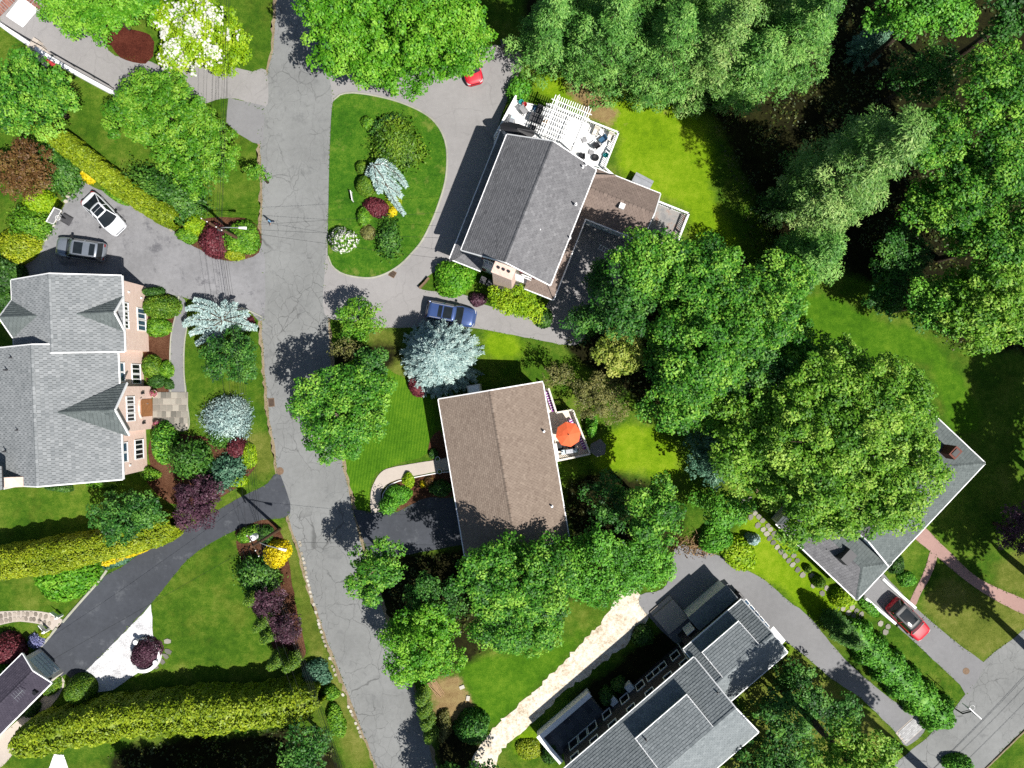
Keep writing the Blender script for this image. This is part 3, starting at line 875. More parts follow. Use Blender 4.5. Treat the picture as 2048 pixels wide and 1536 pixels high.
def pine(name, label, px, py, r, h, mat, leaf=0.24, dens=95, cr=0.75, group=None, low=0.25, shape=0.75, gap=0.08, asp=0.2):
    """soft plumed conifer: stacked whorls of plumes round a tall trunk; px,py,r at 45% of the height"""
    rg = seed()
    hm = h * 0.45
    bx, by = W(px, py, hm)
    R = r / S * (H - hm) / H
    root = thing(name, label, 'tree', (bx, by, 0), rg.uniform(0, 6.28), group)
    lobes, ends = [], []
    z = h * low
    while z < h - 0.4:
        t = (z - h * low) / (h * (1 - low))
        rad = R * (1 - t) ** shape * (1.0 if t > 0.1 else 0.8)
        k = max(3, int(3 + rad * 1.6))
        a0 = rg.uniform(0, 6.28)
        for i in range(k):
            a = a0 + 6.283 * i / k + rg.normal(0, 0.15)
            q = rad * rg.uniform(0.55, 1.25)
            L_ = max(0.5, q * 0.42)
            lobes.append((math.cos(a) * q * 0.6, math.sin(a) * q * 0.6, z + rg.normal(0, 0.6), max(0.45, L_), max(0.45, L_), 0.5))
            ends.append((math.cos(a) * q * 0.85, math.sin(a) * q * 0.85, z))
        z += 0.9 + 0.05 * h * (1 - t)
    lobes.append((0, 0, h - 0.4, 0.4, 0.4, 0.7))
    C, N, V, T = clump_cloud(lobes, rg, cr, leaf, dens, zmin=0.0, flat=0.6, tuft=True, up=0.8, gap=gap)
    s = leaf * rg.uniform(0.7, 1.3, len(C))
    link('crown', leaf_mesh('crown', C, N, s, V, rg, asp, T, fold=0.05), M[mat], root)
    mb = MB()
    r0 = 0.08 + h * 0.014
    mb.tube([(0, 0, -0.05), (0, 0, h * 0.4), (0, 0, h - 0.3)], [r0 * 1.2, r0 * 0.8, 0.03], 7)
    for e in ends:
        mb.tube([(0, 0, e[2] - 0.3), e], [0.06, 0.02], 4)
    mb.obj('trunk', M['bark'], root, smooth=True)
    return root

def spruce(name, label, px, py, r, h, mat, group=None, step=0.34, leaf=0.17, droop=0.25, dome=0.85, nb=13, cat='tree', dens=1.0, low=0.05):
    """needled branches in whorls; px,py,r at 30% of the height"""
    rg = seed()
    hm = h * 0.3
    bx, by = W(px, py, hm)
    R = r / S * (H - hm) / H
    root = thing(name, label, cat, (bx, by, 0), rg.uniform(0, 6.28), group)
    C, N, T, V, Sz = [], [], [], [], []
    mb = MB()
    z = h * low + 0.15
    while z < h - 0.1:
        t = z / h
        rad = R * max(0.03, (1 - t)) ** dome
        k = max(4, int(nb * (0.45 + 0.55 * (1 - t))))
        a0 = rg.uniform(0, 6.28)
        for i in range(k):
            a = a0 + 6.283 * i / k + rg.normal(0, 0.12)
            q = rad * rg.uniform(0.8, 1.12)
            bv = rg.normal(0.5, 0.15)
            d = np.array([math.cos(a), math.sin(a), 0])
            side = np.array([-d[1], d[0], 0])
            m = max(3, int(q / 0.13 * dens))
            u = np.linspace(0.2, 1.0, m) * q
            zz = z + 0.15 - droop * u + 0.16 * (u / max(q, 0.1)) ** 2 * q * 0.5
            for sg in (-1, 0, 1):
                wv = (0.10 + 0.25 * (1 - u / q)) * sg
                P = d * u[:, None] + side * wv[:, None] + np.array([0, 0, 1]) * zz[:, None]
                P = P + rg.normal(0, 0.035, P.shape)
                C.append(P)
                T.append(np.tile(d + side * 0.8 * sg + np.array([0, 0, 0.05]), (m, 1)) + rg.normal(0, 0.15, (m, 3)))
                N.append(np.tile(np.array([0, 0, 1.0]) + d * 0.25, (m, 1)) + rg.normal(0, 0.35, (m, 3)))
                V.append(bv + rg.normal(0, 0.18, m))
                Sz.append(leaf * rg.uniform(0.7, 1.25, m) * (0.8 + 0.3 * (1 - u / q)))
            if i % 2 == 0 and q > 0.6:
                mb.tube([(0, 0, z), d * q * 0.8 + np.array([0, 0, z - droop * q * 0.8])], [0.035, 0.012], 4)
        z += step * rg.uniform(0.8, 1.2)
    C, N, T = np.vstack(C), np.vstack(N), np.vstack(T)
    link('crown', leaf_mesh('crown', C, N, np.concatenate(Sz), np.concatenate(V), rg, 0.32, T, fold=0.05), M[mat], root)
    mb.tube([(0, 0, -0.05), (0, 0, h - 0.1)], [0.06 + h * 0.014, 0.02], 7)
    mb.obj('trunk', M['bark'], root, smooth=True)
    return root

def dome_points(rg, n, rx, ry, rz, lump, k=6):
    """points and normals on an uneven dome standing on the ground"""
    u = rg.uniform(0, 1, n) ** 0.9
    z = u * 1.15 - 0.15
    ph = rg.uniform(0, 6.283, n)
    rr = np.sqrt(np.maximum(0, 1 - np.clip(z, 0, 1) ** 2))
    d = np.stack([rr * np.cos(ph), rr * np.sin(ph), z], 1)
    return d

def lump_field(rg, amp, k=9):
    dirs = rdir(rg, k)
    fr = rg.uniform(2.0, 5.0, k)
    ph = rg.uniform(0, 6.28, k)
    def f(d):
        o = np.zeros(len(d))
        for i in range(k):
            o += np.sin(d @ dirs[i] * fr[i] + ph[i])
        return 1 + amp * o / math.sqrt(k)
    return f

def shrub(name, label, px, py, r, h, mat, ry=None, rot=0.0, leaf=0.11, asp=0.6, lump=0.15, dens=1.0, group=None, cat='shrub', flowers=None, tuft=False, style=None, shaggy=0.13):
    """dense low bush: a lumpy dome covered in leaves"""
    rg = seed()
    ry = ry or r
    f = (H - h * 0.45) / H
    RX, RY = r / S * f, ry / S * f
    bx, by = W(px, py, h * 0.45)
    lf = lump_field(rg, lump)
    area = 2 * math.pi * (((RX * RY) ** 1.6 + (RX * h * 0.9) ** 1.6 + (RY * h * 0.9) ** 1.6) / 3) ** (1 / 1.6)
    n = int(min(9000, max(140, dens * area / (leaf * leaf * asp * 2) * 2.6)))
    d = dome_points(rg, n, RX, RY, h, lump)
    sc_ = np.array([RX, RY, h])
    m = lf(d)[:, None]
    depth = 1 - np.abs(rg.normal(0, shaggy, (n, 1)))
    if tuft:
        depth = np.where(rg.uniform(size=(n, 1)) < 0.22, 1 + np.abs(rg.normal(0, 0.13, (n, 1))), depth)
    P = d * sc_ * m * depth
    P[:, 2] = np.maximum(P[:, 2], 0.03)
    Nn = unit(d / sc_) + np.array([0, 0, 0.35]) + rg.normal(0, 0.5, (n, 3))
    cl = lump_field(rg, 1.0, 12)
    V = 0.5 + 0.16 * (cl(d * 2.2) - 1) + rg.normal(0, 0.18, n)
    T = None
    if tuft:
        T = d * np.array([1, 1, 0.5]) + rg.normal(0, 0.35, (n, 3))
    # inner twig mass so that nothing shows through
    cv, cf = [], []
    nu, nv = 12, 5
    for j in range(nv + 1):
        zz = j / nv
        for i in range(nu):
            a = 6.283 * i / nu
            q = math.sqrt(max(0, 1 - zz * zz * 0.98))
            dd = np.array([[q * math.cos(a), q * math.sin(a), zz]])
            cv.append((dd * sc_ * lf(dd)[0] * 0.82)[0])
    for j in range(nv):
        for i in range(nu):
            cf.append((j * nu + i, j * nu + (i + 1) % nu, (j + 1) * nu + (i + 1) % nu, (j + 1) * nu + i))
    me = leaf_mesh('shrub', P, Nn, leaf * rg.uniform(0.7, 1.3, n), V, rg, asp, T, core=(np.array(cv), np.array(cf)))
    o = link(name, me, M[mat])
    o.location = (bx, by, 0)
    o.rotation_euler = (0, 0, rot)
    tag(o, label, cat, group)
    if flowers:
        fm, nf, fs = flowers
        ix = rg.choice(n, min(n, nf), replace=False)
        ix = ix[d[ix][:, 2] > 0.15]
        fl = link('blossom', leaf_mesh('blossom', P[ix] * 1.04, unit(d[ix]) + rg.normal(0, 0.3, (len(ix), 3)), fs * rg.uniform(0.7, 1.3, len(ix)), rg.uniform(0, 1, len(ix)), rg, 0.9), M[fm], o)
        fl['kind'] = 'stuff'
    return o

def hedge(name, label, plan, w, h, mat, leaf=0.12, lump=0.07, dens=1.0, group=None, cat='hedge', spacing=1.1, pointy=0.35, asp=0.55, tuft=False, shag=0.07):
    """row of bushes grown together; plan: image pixels read at 60% of the height"""
    rg = seed()
    pts = smooth_open([W(x, y, h * 0.6) for x, y in plan], 0.25)
    P2 = np.array([(p.x, p.y) for p in pts])
    org = P2.mean(0)
    P2 = P2 - org
    seg = np.linalg.norm(np.diff(P2, axis=0), axis=1)
    cum = np.concatenate([[0], np.cumsum(seg)])
    Ln = cum[-1]
    def at(t):
        x = np.interp(t, cum, P2[:, 0]); y = np.interp(t, cum, P2[:, 1])
        e = 0.3
        dx = np.interp(np.minimum(t + e, Ln), cum, P2[:, 0]) - np.interp(np.maximum(t - e, 0), cum, P2[:, 0])
        dy = np.interp(np.minimum(t + e, Ln), cum, P2[:, 1]) - np.interp(np.maximum(t - e, 0), cum, P2[:, 1])
        l = np.sqrt(dx * dx + dy * dy) + 1e-6
        return x, y, dx / l, dy / l
    k1, k2, k3 = rg.uniform(0, 6.28, 3)
    nk = max(2, int(Ln / spacing))
    hv = rg.uniform(0.90, 1.06, nk + 2); wv = rg.uniform(0.84, 1.12, nk + 2); kt = np.arange(nk + 2) * spacing
    def radii(t):
        b = np.abs(np.cos(math.pi * t / spacing + k1 * 0))           # one bulge for each bush
        i = np.clip((t / spacing).astype(int), 0, nk)
        e = np.minimum(np.minimum(t, Ln - t) / (w * 0.5) + 0.15, 1.0) ** 0.5
        hw = w / 2 * (1 - lump + lump * (1 - b) * 1.6) * np.interp(t, kt, wv) * e
        hh = h * (1 - lump * 0.6 + lump * (1 - b)) * np.interp(t, kt, hv) * (0.8 + 0.2 * e)
        return hw, hh
    n = int(min(26000, dens * Ln * (w + 1.6 * h) / (leaf * leaf * asp * 2) * 1.9))
    t = rg.uniform(0, Ln, n)
    hw, hh = radii(t)
    ph = rg.uniform(-0.12, 1.12, n) * math.pi
    c, s_ = np.cos(ph), np.sin(ph)
    pw = 0.6
    cx = np.sign(c) * np.abs(c) ** pw
    cz = np.where(s_ > 0, np.abs(s_) ** 0.75, s_)
    dp = 1 - np.abs(rg.normal(0, shag, n))
    x, y, dx, dy = at(t)
    ox = cx * hw * dp
    z = np.maximum(0.05, hh * (0.32 + 0.68 * cz) * dp)
    low = ph < 0
    P = np.stack([x - dy * ox, y + dx * ox, z], 1)
    # leaves low on the two sides
    m = int(n * 0.35)
    ts = rg.uniform(0, Ln, m); hws, hhs = radii(ts)
    sd = rg.choice([-1.0, 1.0], m); zz = rg.uniform(0.03, 0.6, m)
    xs, ys, dxs, dys = at(ts)
    oo = sd * hws * (1 - np.abs(rg.normal(0, 0.05, m))) * (0.96 + 0.06 * np.sin(zz * 9))
    P = np.vstack([P, np.stack([xs - dys * oo, ys + dxs * oo, zz * hhs], 1)])
    Nn = np.vstack([np.stack([-dy * c, dx * c, np.maximum(0.1, s_) + 0.2], 1), np.stack([-dys * sd, dxs * sd, np.full(m, 0.35)], 1)])
    Nn = Nn + rg.normal(0, 0.5, Nn.shape)
    nn = len(P)
    tt = np.concatenate([t, ts])
    V = 0.5 + 0.16 * np.sin(tt * 0.9 + k2) * np.sin(tt * 0.37 + k3) + rg.normal(0, 0.2, nn)
    T = (rg.normal(0, 0.5, (nn, 3)) + np.array([0, 0, 0.9])) if tuft else None
    # woody inside
    ck = max(2, int(Ln / 0.45)) + 1
    tc = np.linspace(0.05, Ln - 0.05, ck)
    hwc, hhc = radii(tc)
    xc, yc, dxc, dyc = at(tc)
    prof = [(-1, 0.0), (-1, 0.5), (-0.75, 0.86), (0, 1.0), (0.75, 0.86), (1, 0.5), (1, 0.0)]
    cv, cf = [], []
    for i in range(ck):
        for a_, b_ in prof:
            o = a_ * hwc[i] * 0.84
            cv.append((xc[i] - dyc[i] * o, yc[i] + dxc[i] * o, hhc[i] * b_ * 0.88))
    for i in range(ck - 1):
        for k in range(6):
            cf.append((i * 7 + k, i * 7 + k + 1, (i + 1) * 7 + k + 1, (i + 1) * 7 + k))
    me = leaf_mesh('hedge', P, Nn, leaf * rg.uniform(0.7, 1.3, nn), V, rg, asp, T, core=(np.array(cv), np.array(cf)))
    o = link(name, me, M[mat])
    o.location = (org[0], org[1], 0)
    return tag(o, label, cat, group)

def cedar(name, label, base, arms, mat='bluecedar', leaf=0.13, cat='tree', wid=0.42):
    """weeping cedar: long bent arms hung with short needled sprays. arms: lists of (px,py,z)"""
    rg = seed()
    bx, by = W(base[0], base[1], 0)
    root = thing(name, label, cat, (bx, by, 0))
    C, N, T, V = [], [], [], []
    mb = MB()
    for arm in arms:
        p = [Vector((*W(x, y, z), z)) - Vector((bx, by, 0)) for x, y, z in arm]
        sm = smooth_open([q.to_2d() for q in p], 0.12)
        m = len(sm)
        zs = np.interp(np.linspace(0, len(p) - 1, m), np.arange(len(p)), [q.z for q in p])
        path = [Vector((q.x, q.y, zz)) for q, zz in zip(sm, zs)]
        mb.tube(path[::3] + [path[-1]], [0.07 - 0.05 * i / max(1, len(path[::3])) for i in range(len(path[::3]) + 1)], 5)
        wv = wid * rg.uniform(0.8, 1.2)
        for i, q in enumerate(path):
            d = (path[min(i + 1, m - 1)] - path[max(i - 1, 0)]).normalized()
            sd = d.cross(Vector((0, 0, 1))).normalized()
            u = i / m
            ww = wv * (1.0 - 0.75 * u ** 1.6)
            for sg in (-1, 1):
                k = rg.integers(4, 8)
                for j in range(k):
                    tt = (j + rg.uniform()) / k * ww
                    a = q + sd * sg * tt + d * tt * 0.7 + Vector((0, 0, -tt * 0.5 + rg.normal(0, 0.05)))
                    C.append(a[:])
                    T.append((sd * sg + d * 0.8 + Vector((0, 0, -0.3)))[:])
                    N.append((rg.normal(0, 0.35), rg.normal(0, 0.35), 1.0))
                    V.append(rg.normal(0.5, 0.25))
    C, N, T = np.array(C), np.array(N), np.array(T)
    T = T + rg.normal(0, 0.25, T.shape)
    link('crown', leaf_mesh('crown', C, N, leaf * rg.uniform(0.7, 1.3, len(C)), np.array(V), rg, 0.35, T, fold=0.05), M[mat], root)
    z0 = max(a[0][2] for a in arms)
    p0 = arms[0][0]
    e = Vector((*W(p0[0], p0[1], p0[2]), p0[2])) - Vector((bx, by, 0))
    mb.tube([(0, 0, -0.05), e * 0.5 + Vector((0.1, 0, 0)), e], [0.14, 0.11, 0.08], 7)
    mb.obj('trunk', M['bark'], root, smooth=True)
    return root

# ragged grass along the edges of everything paved, and undergrowth in the woods
rg = seed()
fp, fv = [], []
for pts in FRINGE:
    for (x0, y0), (x1, y1) in zip(pts, pts[1:] + pts[:1]):
        l = math.hypot(x1 - x0, y1 - y0)
        k = max(1, int(l * 9))
        t = rg.uniform(0, 1, k)
        fp.append(np.stack([x0 + (x1 - x0) * t + rg.normal(0, 0.10, k), y0 + (y1 - y0) * t + rg.normal(0, 0.10, k), rg.uniform(0.02, 0.06, k)], 1))
fp = np.vstack(fp)
keep = (np.abs(fp[:, 0]) < 62) & (np.abs(fp[:, 1]) < 50)
hide = np.zeros(len(fp), bool)
for pts in FRINGE:                      # nothing grows in the middle of another paved surface
    P_ = np.array(pts)
    for o in (0.25,):
        c = [in_poly(fp[:, 0] + dx, fp[:, 1] + dy, pts) for dx, dy in ((o, 0), (-o, 0), (0, o), (0, -o))]
        hide |= c[0] & c[1] & c[2] & c[3]
patchy = np.sin(fp[:, 0] * 1.7 + 2 * np.sin(fp[:, 1] * 0.9)) + np.sin(fp[:, 1] * 2.3) + rg.normal(0, 0.6, len(fp)) > -0.3
fp = fp[keep & ~hide & patchy]
nf = len(fp)
fr = link('grass_fringe', leaf_mesh('grass_fringe', fp, rg.normal(0, 0.6, (nf, 3)) + np.array([0, 0, 0.8]), rg.uniform(0.05, 0.11, nf), rg.uniform(0, 1, nf), rg, 0.35), M['grassblade'])
tag(fr, 'ragged grass creeping over the pavement edges', 'grass', kind='stuff')
def undergrowth(label, polys, dens, mat, zmax=0.5, size=(0.08, 0.2)):
    rg = seed()
    out = []
    for pl in polys:
        pts = [W(*p) for p in pl]
        xs, ys = [p[0] for p in pts], [p[1] for p in pts]
        n = int((max(xs) - min(xs)) * (max(ys) - min(ys)) * dens)
        q = np.stack([rg.uniform(min(xs), max(xs), n), rg.uniform(min(ys), max(ys), n), rg.uniform(0.02, 1, n) ** 2 * zmax], 1)
        cl = np.sin(q[:, 0] * 1.1 + np.sin(q[:, 1] * 0.7)) * np.sin(q[:, 1] * 1.3 + 1.0) + rg.normal(0, 0.35, n) > 0.0
        out.append(q[in_poly(q[:, 0], q[:, 1], pts) & cl])
    q = np.vstack(out)
    n = len(q)
    o = link('undergrowth', leaf_mesh('undergrowth', q, rg.normal(0, 0.5, (n, 3)) + np.array([0, 0, 0.9]), rg.uniform(size[0], size[1], n), rg.normal(0.5, 0.25, n), rg, 0.55), M[mat])
    return tag(o, label, 'undergrowth', kind='stuff')
undergrowth('low leafy undergrowth on the wood floor beneath the pines', [[(1060, 20), (1640, 20), (1700, 560), (1500, 500), (1420, 230), (1200, 190)], [(1620, -20), (2060, -20), (2060, 700), (1900, 700), (1760, 560), (1640, 420)]], 16, 'litter')
undergrowth('leaf litter and seedlings under the trees by the brown-roofed house', [[(770, 1118), (1140, 1085), (1130, 960), (1290, 960), (1370, 1110), (1100, 1200), (930, 1330), (790, 1290)], [(1120, 690), (1330, 480), (1590, 600), (1560, 760), (1330, 850)]], 14, 'litter')
undergrowth('shaggy plants below the long hedge at the bottom edge', [[(220, 1500), (640, 1440), (690, 1540), (560, 1600), (200, 1600)]], 18, 'litter')
# ------------------------------------------------------------------ planting
GT = 'tall trees of the neighbourhood'
# --- along the top
tree('shade_tree', 'broad bright green shade tree overhanging the red car and road', 796, 54, 194, 12.5, 'bright', ry=124, depth=7.5, leaf=0.17, cr=0.75, dens=120, nsub=11)
tree('leafy_tree', 'bright green tree above the pale upper driveway', 205, 8, 125, 8.0, 'bright', ry=72, leaf=0.15, cr=0.65, dens=125)
tree('dogwood_tree', 'white-flowering yellow-green tree beside the upper driveway mouth', 396, 72, 100, 7.0, 'lime', ry=84, leaf=0.15, cr=0.6, dens=125, flowers=('white_bloom', 0.11, 0.13))
tree('leafy_tree', 'dark green tree on the lawn below the white retaining wall', 58, 188, 88, 9.5, 'maple', ry=92, leaf=0.16, cr=0.65, dens=105, gap=0.10)
tree('feathery_tree', 'large feathery yellow-green tree covering the upper driveway mouth', 312, 218, 98, 9.0, 'feathery', ry=82, leaf=0.15, cr=0.6, dens=120, gap=0.06)
tree('feathery_tree', 'feathery yellow-green tree next to the power lines, above the hedge', 392, 296, 74, 8.0, 'feathery', ry=98, leaf=0.15, cr=0.6, dens=120, gap=0.06)
shrub('juniper_bush', 'dark green spreading juniper between the diagonal hedge and the feathery trees', 335, 390, 72, 2.6, 'juniper', ry=46, rot=-0.5, leaf=0.14, lump=0.18, tuft=True)
tree('copper_tree', 'rounded brown-leaved tree at the left edge above the drive', 48, 338, 66, 5.5, 'brownleaf', ry=60, leaf=0.13, cr=0.5, dens=125)
shrub('green_bush', 'dark green bush between the brown-leaved tree and the diagonal hedge', 112, 332, 42, 2.4, 'juniper', ry=56, rot=0.5, leaf=0.14, lump=0.16, tuft=True)
hedge('hedge', 'yellow-green clipped hedge running diagonally above the worn driveway', [(72, 248), (120, 280), (180, 326), (240, 372), (300, 412), (352, 440)], 2.2, 3.0, 'hedge_green', leaf=0.11, spacing=1.2)
shrub('gold_bush', 'small golden bush at the head of the worn driveway', 176, 350, 17, 0.9, 'gold', leaf=0.09)
shrub('green_bush', 'low green bush below the diagonal hedge beside the white car', 232, 388, 36, 0.9, 'shrub', ry=14, rot=-0.6, leaf=0.10)
shrub('green_bush', 'low bush with pale stones on the drive edge near the pole', 372, 470, 24, 1.1, 'shrub', ry=16, rot=-0.5, leaf=0.10)
shrub('yellow_green_bush', 'yellow-green bush at the left edge beside the basketball hoop', 72, 402, 36, 1.8, 'lime', ry=26, leaf=0.12, lump=0.16)
shrub('green_bush', 'round green bush left of the basketball hoop', 56, 447, 38, 2.2, 'shrub', ry=34, leaf=0.12, tuft=True)
shrub('yellow_green_bush', 'golden-green bush at the left edge above the house shadow', 34, 494, 46, 2.0, 'hedge', ry=36, leaf=0.12, lump=0.16)
shrub('green_bush', 'dark green bush at the left edge beside the pink brick house', 6, 548, 36, 3.0, 'shrub_dark', ry=46, leaf=0.13, lump=0.16)
shrub('green_bush', 'small dark bush at the frame edge below the house shadow', 2, 596, 24, 1.6, 'shrub_dark', ry=24, leaf=0.12)
tree('sapling', 'thin young street tree at the road edge', 512, 345, 23, 4.2, 'feathery', ry=18, leaf=0.12, cr=0.35, dens=130, nsub=4)

# --- round the pole
shrub('red_maple_bush', 'domed burgundy maple beside the upper utility pole', 427, 482, 30, 2.2, 'burgundy', ry=36, leaf=0.12, lump=0.08, cat='tree')
shrub('green_bush', 'leafy green bush on the road side of the upper utility pole', 484, 476, 36, 1.8, 'shrub', ry=34, leaf=0.12, lump=0.14)
shrub('yellow_green_bush', 'low yellow-green bush at the foot of the burgundy maple', 468, 508, 22, 1.0, 'hedge', ry=14, leaf=0.10)
shrub('yellow_green_bush', 'yellow-green bush between the hedge end and burgundy maple', 388, 448, 22, 1.6, 'lime', ry=20, leaf=0.11)

# --- front of the pink brick house
shrub('round_bush', 'large rounded yew below the upper brick windows', 318, 612, 38, 2.0, 'yew', ry=26, leaf=0.10, lump=0.06)
shrub('green_bush', 'dark bush at the corner of the pink brick house', 305, 584, 24, 1.4, 'shrub_dark', ry=12, leaf=0.10)
shrub('green_bush', 'small light green bush beside the grey curved walk', 312, 652, 24, 1.2, 'shrub', ry=20, leaf=0.10)
shrub('round_bush', 'round bush under the recessed brick windows', 301, 733, 20, 1.5, 'yew', ry=24, leaf=0.10, lump=0.06)
shrub('round_bush', 'small round bush beside the walk above the entrance patio', 332, 738, 14, 0.9, 'shrub', ry=18, leaf=0.09)
shrub('green_bush', 'dark green bush against the entrance patio edge', 312, 762, 18, 1.1, 'shrub_dark', ry=14, leaf=0.09)
shrub('green_bush', 'tiny leafy bush at the patio corner', 336, 768, 11, 0.7, 'shrub_dark', leaf=0.08)
shrub('round_bush', 'large leafy bush below the entrance of the pink brick house', 322, 886, 30, 2.2, 'maple', ry=42, leaf=0.13, lump=0.12)
shrub('green_bush', 'low bush by the lower corner of the pink brick house', 296, 950, 20, 1.0, 'shrub', ry=14, leaf=0.10)
shrub('green_bush', 'bright low bush against the lower brick wall', 205, 966, 34, 1.0, 'shrub', ry=10, leaf=0.10)
shrub('green_bush', 'dark low bush on the lawn below the brick gable', 118, 976, 30, 0.9, 'shrub_dark', ry=10, leaf=0.10)
tree('leafy_tree', 'dark rounded tree on the lawn between the blue cedar and blue spruce', 468, 712, 58, 5.5, 'maple_dark', ry=62, leaf=0.14, cr=0.5, dens=125, gap=0.05)
cedar('blue_cedar', 'weeping pale blue cedar at the worn driveway corner', (448, 640), [
    [(446, 640, 2.6), (420, 626, 2.8), (395, 615, 2.2), (372, 618, 1.2)], [(446, 640, 2.6), (418, 640, 2.9), (388, 640, 2.2), (366, 650, 1.2)],
    [(446, 640, 2.6), (420, 655, 2.8), (396, 660, 2.1), (380, 668, 1.2)], [(446, 640, 2.6), (425, 665, 2.6), (405, 678, 1.8), (392, 688, 0.9)],
    [(446, 640, 2.6), (432, 672, 2.4), (418, 690, 1.5)], [(446, 640, 2.6), (425, 618, 2.6), (405, 606, 2.0), (388, 600, 1.3)],
    [(446, 640, 2.6), (452, 618, 2.6), (446, 604, 2.1)], [(446, 640, 2.6), (460, 620, 2.6), (470, 606, 2.0)],
    [(446, 640, 2.6), (470, 634, 2.5), (495, 626, 1.8)], [(446, 640, 2.6), (468, 645, 2.4), (490, 651, 1.8), (512, 656, 1.2)]], wid=0.6, leaf=0.15)
shrub('red_maple_bush', 'small burgundy bush behind the blue cedar at the road', 488, 645, 20, 1.0, 'burgundy', ry=16, leaf=0.10)
shrub('blue_spruce', 'round dwarf blue spruce on the lawn by the road', 456, 836, 46, 1.9, 'bluespruce', ry=42, leaf=0.13, asp=0.35, lump=0.10, tuft=True, cat='tree')
shrub('juniper_bush', 'dark green juniper tucked under the dwarf blue spruce', 444, 874, 30, 1.5, 'juniper', ry=22, leaf=0.12, tuft=True)
shrub('red_maple_bush', 'small dark red bush beside the dwarf blue spruce', 474, 897, 19, 1.4, 'burgundy', ry=20, leaf=0.10)
shrub('yellow_green_bush', 'bright yellow-green bush by the verge below the dark red bush', 496, 912, 15, 1.0, 'lime', ry=24, leaf=0.10)
shrub('upright_juniper', 'upright dark green juniper beside the shadowed brick corner', 382, 918, 36, 3.4, 'juniper', ry=34, leaf=0.14, lump=0.14, tuft=True, shaggy=0.14)
shrub('juniper_bush', 'feathery grey-green juniper at the bed corner', 448, 942, 42, 1.8, 'bluegreen', ry=30, rot=0.5, leaf=0.14, lump=0.2, tuft=True)
shrub('yellow_green_bush', 'yellow-green bush above the dark driveway near the pole shadow', 472, 962, 22, 1.1, 'lime', ry=14, leaf=0.10)
tree('plum_tree', 'rounded dark purple plum tree beside the dark driveway', 395, 1000, 60, 4.6, 'purple', ry=58, leaf=0.13, cr=0.5, dens=130)
tree('leafy_tree', 'dark green tree standing in the yellow hedge', 252, 1030, 78, 6.0, 'maple_dark', ry=62, leaf=0.15, cr=0.55, dens=125)
hedge('hedge', 'golden hedge running left from the purple plum tree', [(-40, 1132), (60, 1120), (150, 1104), (240, 1082), (320, 1058), (345, 1045)], 3.3, 4.2, 'hedge', leaf=0.11, spacing=1.6, dens=0.9)
hedge('gold_edge', 'low golden edging bushes along the dark driveway', [(205, 1128), (255, 1108), (300, 1088), (338, 1066)], 0.9, 0.9, 'gold', leaf=0.10, spacing=0.8, cat='shrub')
shrub('green_bush', 'low blue-green bush at the drive edge below the golden hedge', 240, 1118, 34, 0.8, 'bluegreen', ry=12, rot=0.5, leaf=0.10)
shrub('green_bush', 'bright leafy bush at the corner of dark driveway and flagstone walk', 128, 1162, 66, 2.0, 'bright', ry=44, rot=0.2, leaf=0.16, lump=0.16)

# --- lower left garden
shrub('round_bush', 'small burgundy maple in the round white planter', 288, 1308, 30, 1.9, 'purple', leaf=0.10, lump=0.10, cat='tree')
shrub('clipped_bush', 'clipped green globe beside the garage', 156, 1382, 30, 2.4, 'yew', ry=29, leaf=0.09, lump=0.03, shaggy=0.04)
shrub('green_bush', 'low yew along the plum-roofed garage', 100, 1376, 26, 1.0, 'yew', ry=13, rot=0.75, leaf=0.09)
shrub('green_bush', 'shaded bush against the plum-roofed house wall', 62, 1420, 22, 1.0, 'shrub_dark', ry=12, rot=0.75, leaf=0.09)
shrub('red_maple_bush', 'round dark red maple beside the plum-roofed garage', 12, 1302, 32, 2.4, 'burgundy', ry=30, leaf=0.11, cat='tree')
shrub('green_bush', 'small green bush under the dark red maple by the garage', 0, 1338, 16, 1.0, 'shrub', leaf=0.09)
shrub('lavender_bush', 'blue-violet lavender clump beside the garage', 70, 1282, 14, 0.7, 'lavender', leaf=0.08, tuft=True)
shrub('yellow_green_bush', 'tiny yellow-green mound next to the lavender', 88, 1268, 11, 0.5, 'hedge', leaf=0.07)
hedge('hedge', 'long tall yellow-green hedge across the bottom garden', [(30, 1490), (110, 1466), (220, 1444), (340, 1432), (460, 1424), (560, 1412), (640, 1392)], 4.1, 4.6, 'hedge_green', leaf=0.14, spacing=1.8, dens=0.95, shag=0.09)
tree('leafy_tree', 'dark green tree at the bottom edge beside the power lines', 610, 1505, 52, 7.0, 'maple_dark', ry=62, leaf=0.16, cr=0.55, gap=0.1)
shrub('green_bush', 'grey-green bush between the long hedge and the road', 630, 1352, 32, 1.8, 'bluegreen', ry=28, leaf=0.12, lump=0.16)
shrub('green_bush', 'bright low bush at the road end of the long hedge', 660, 1388, 18, 0.9, 'shrub', ry=16, leaf=0.10)
shrub('green_bush', 'shaded green bush on the verge at the bottom', 672, 1440, 16, 1.0, 'shrub', ry=34, rot=0.3, leaf=0.11)
shrub('juniper_bush', 'dark juniper below the white transformer', 512, 1152, 42, 2.2, 'juniper', ry=38, leaf=0.14, lump=0.16, tuft=True)
shrub('green_bush', 'leafy light green bush at the driveway end of the pole bed', 494, 1070, 24, 1.4, 'shrub', ry=18, rot=0.6, leaf=0.11)
shrub('gold_bush', 'bright golden bush under the street lamp', 554, 1108, 26, 1.8, 'gold', ry=28, leaf=0.11)
shrub('green_bush', 'small dark bush by the base of the lower utility pole', 530, 1070, 18, 1.0, 'shrub_dark', leaf=0.10)
tree('plum_tree', 'purple-red plum tree in the long shrub bed', 534, 1200, 33, 3.6, 'purple', ry=30, leaf=0.11, cr=0.4, dens=140, nsub=5)
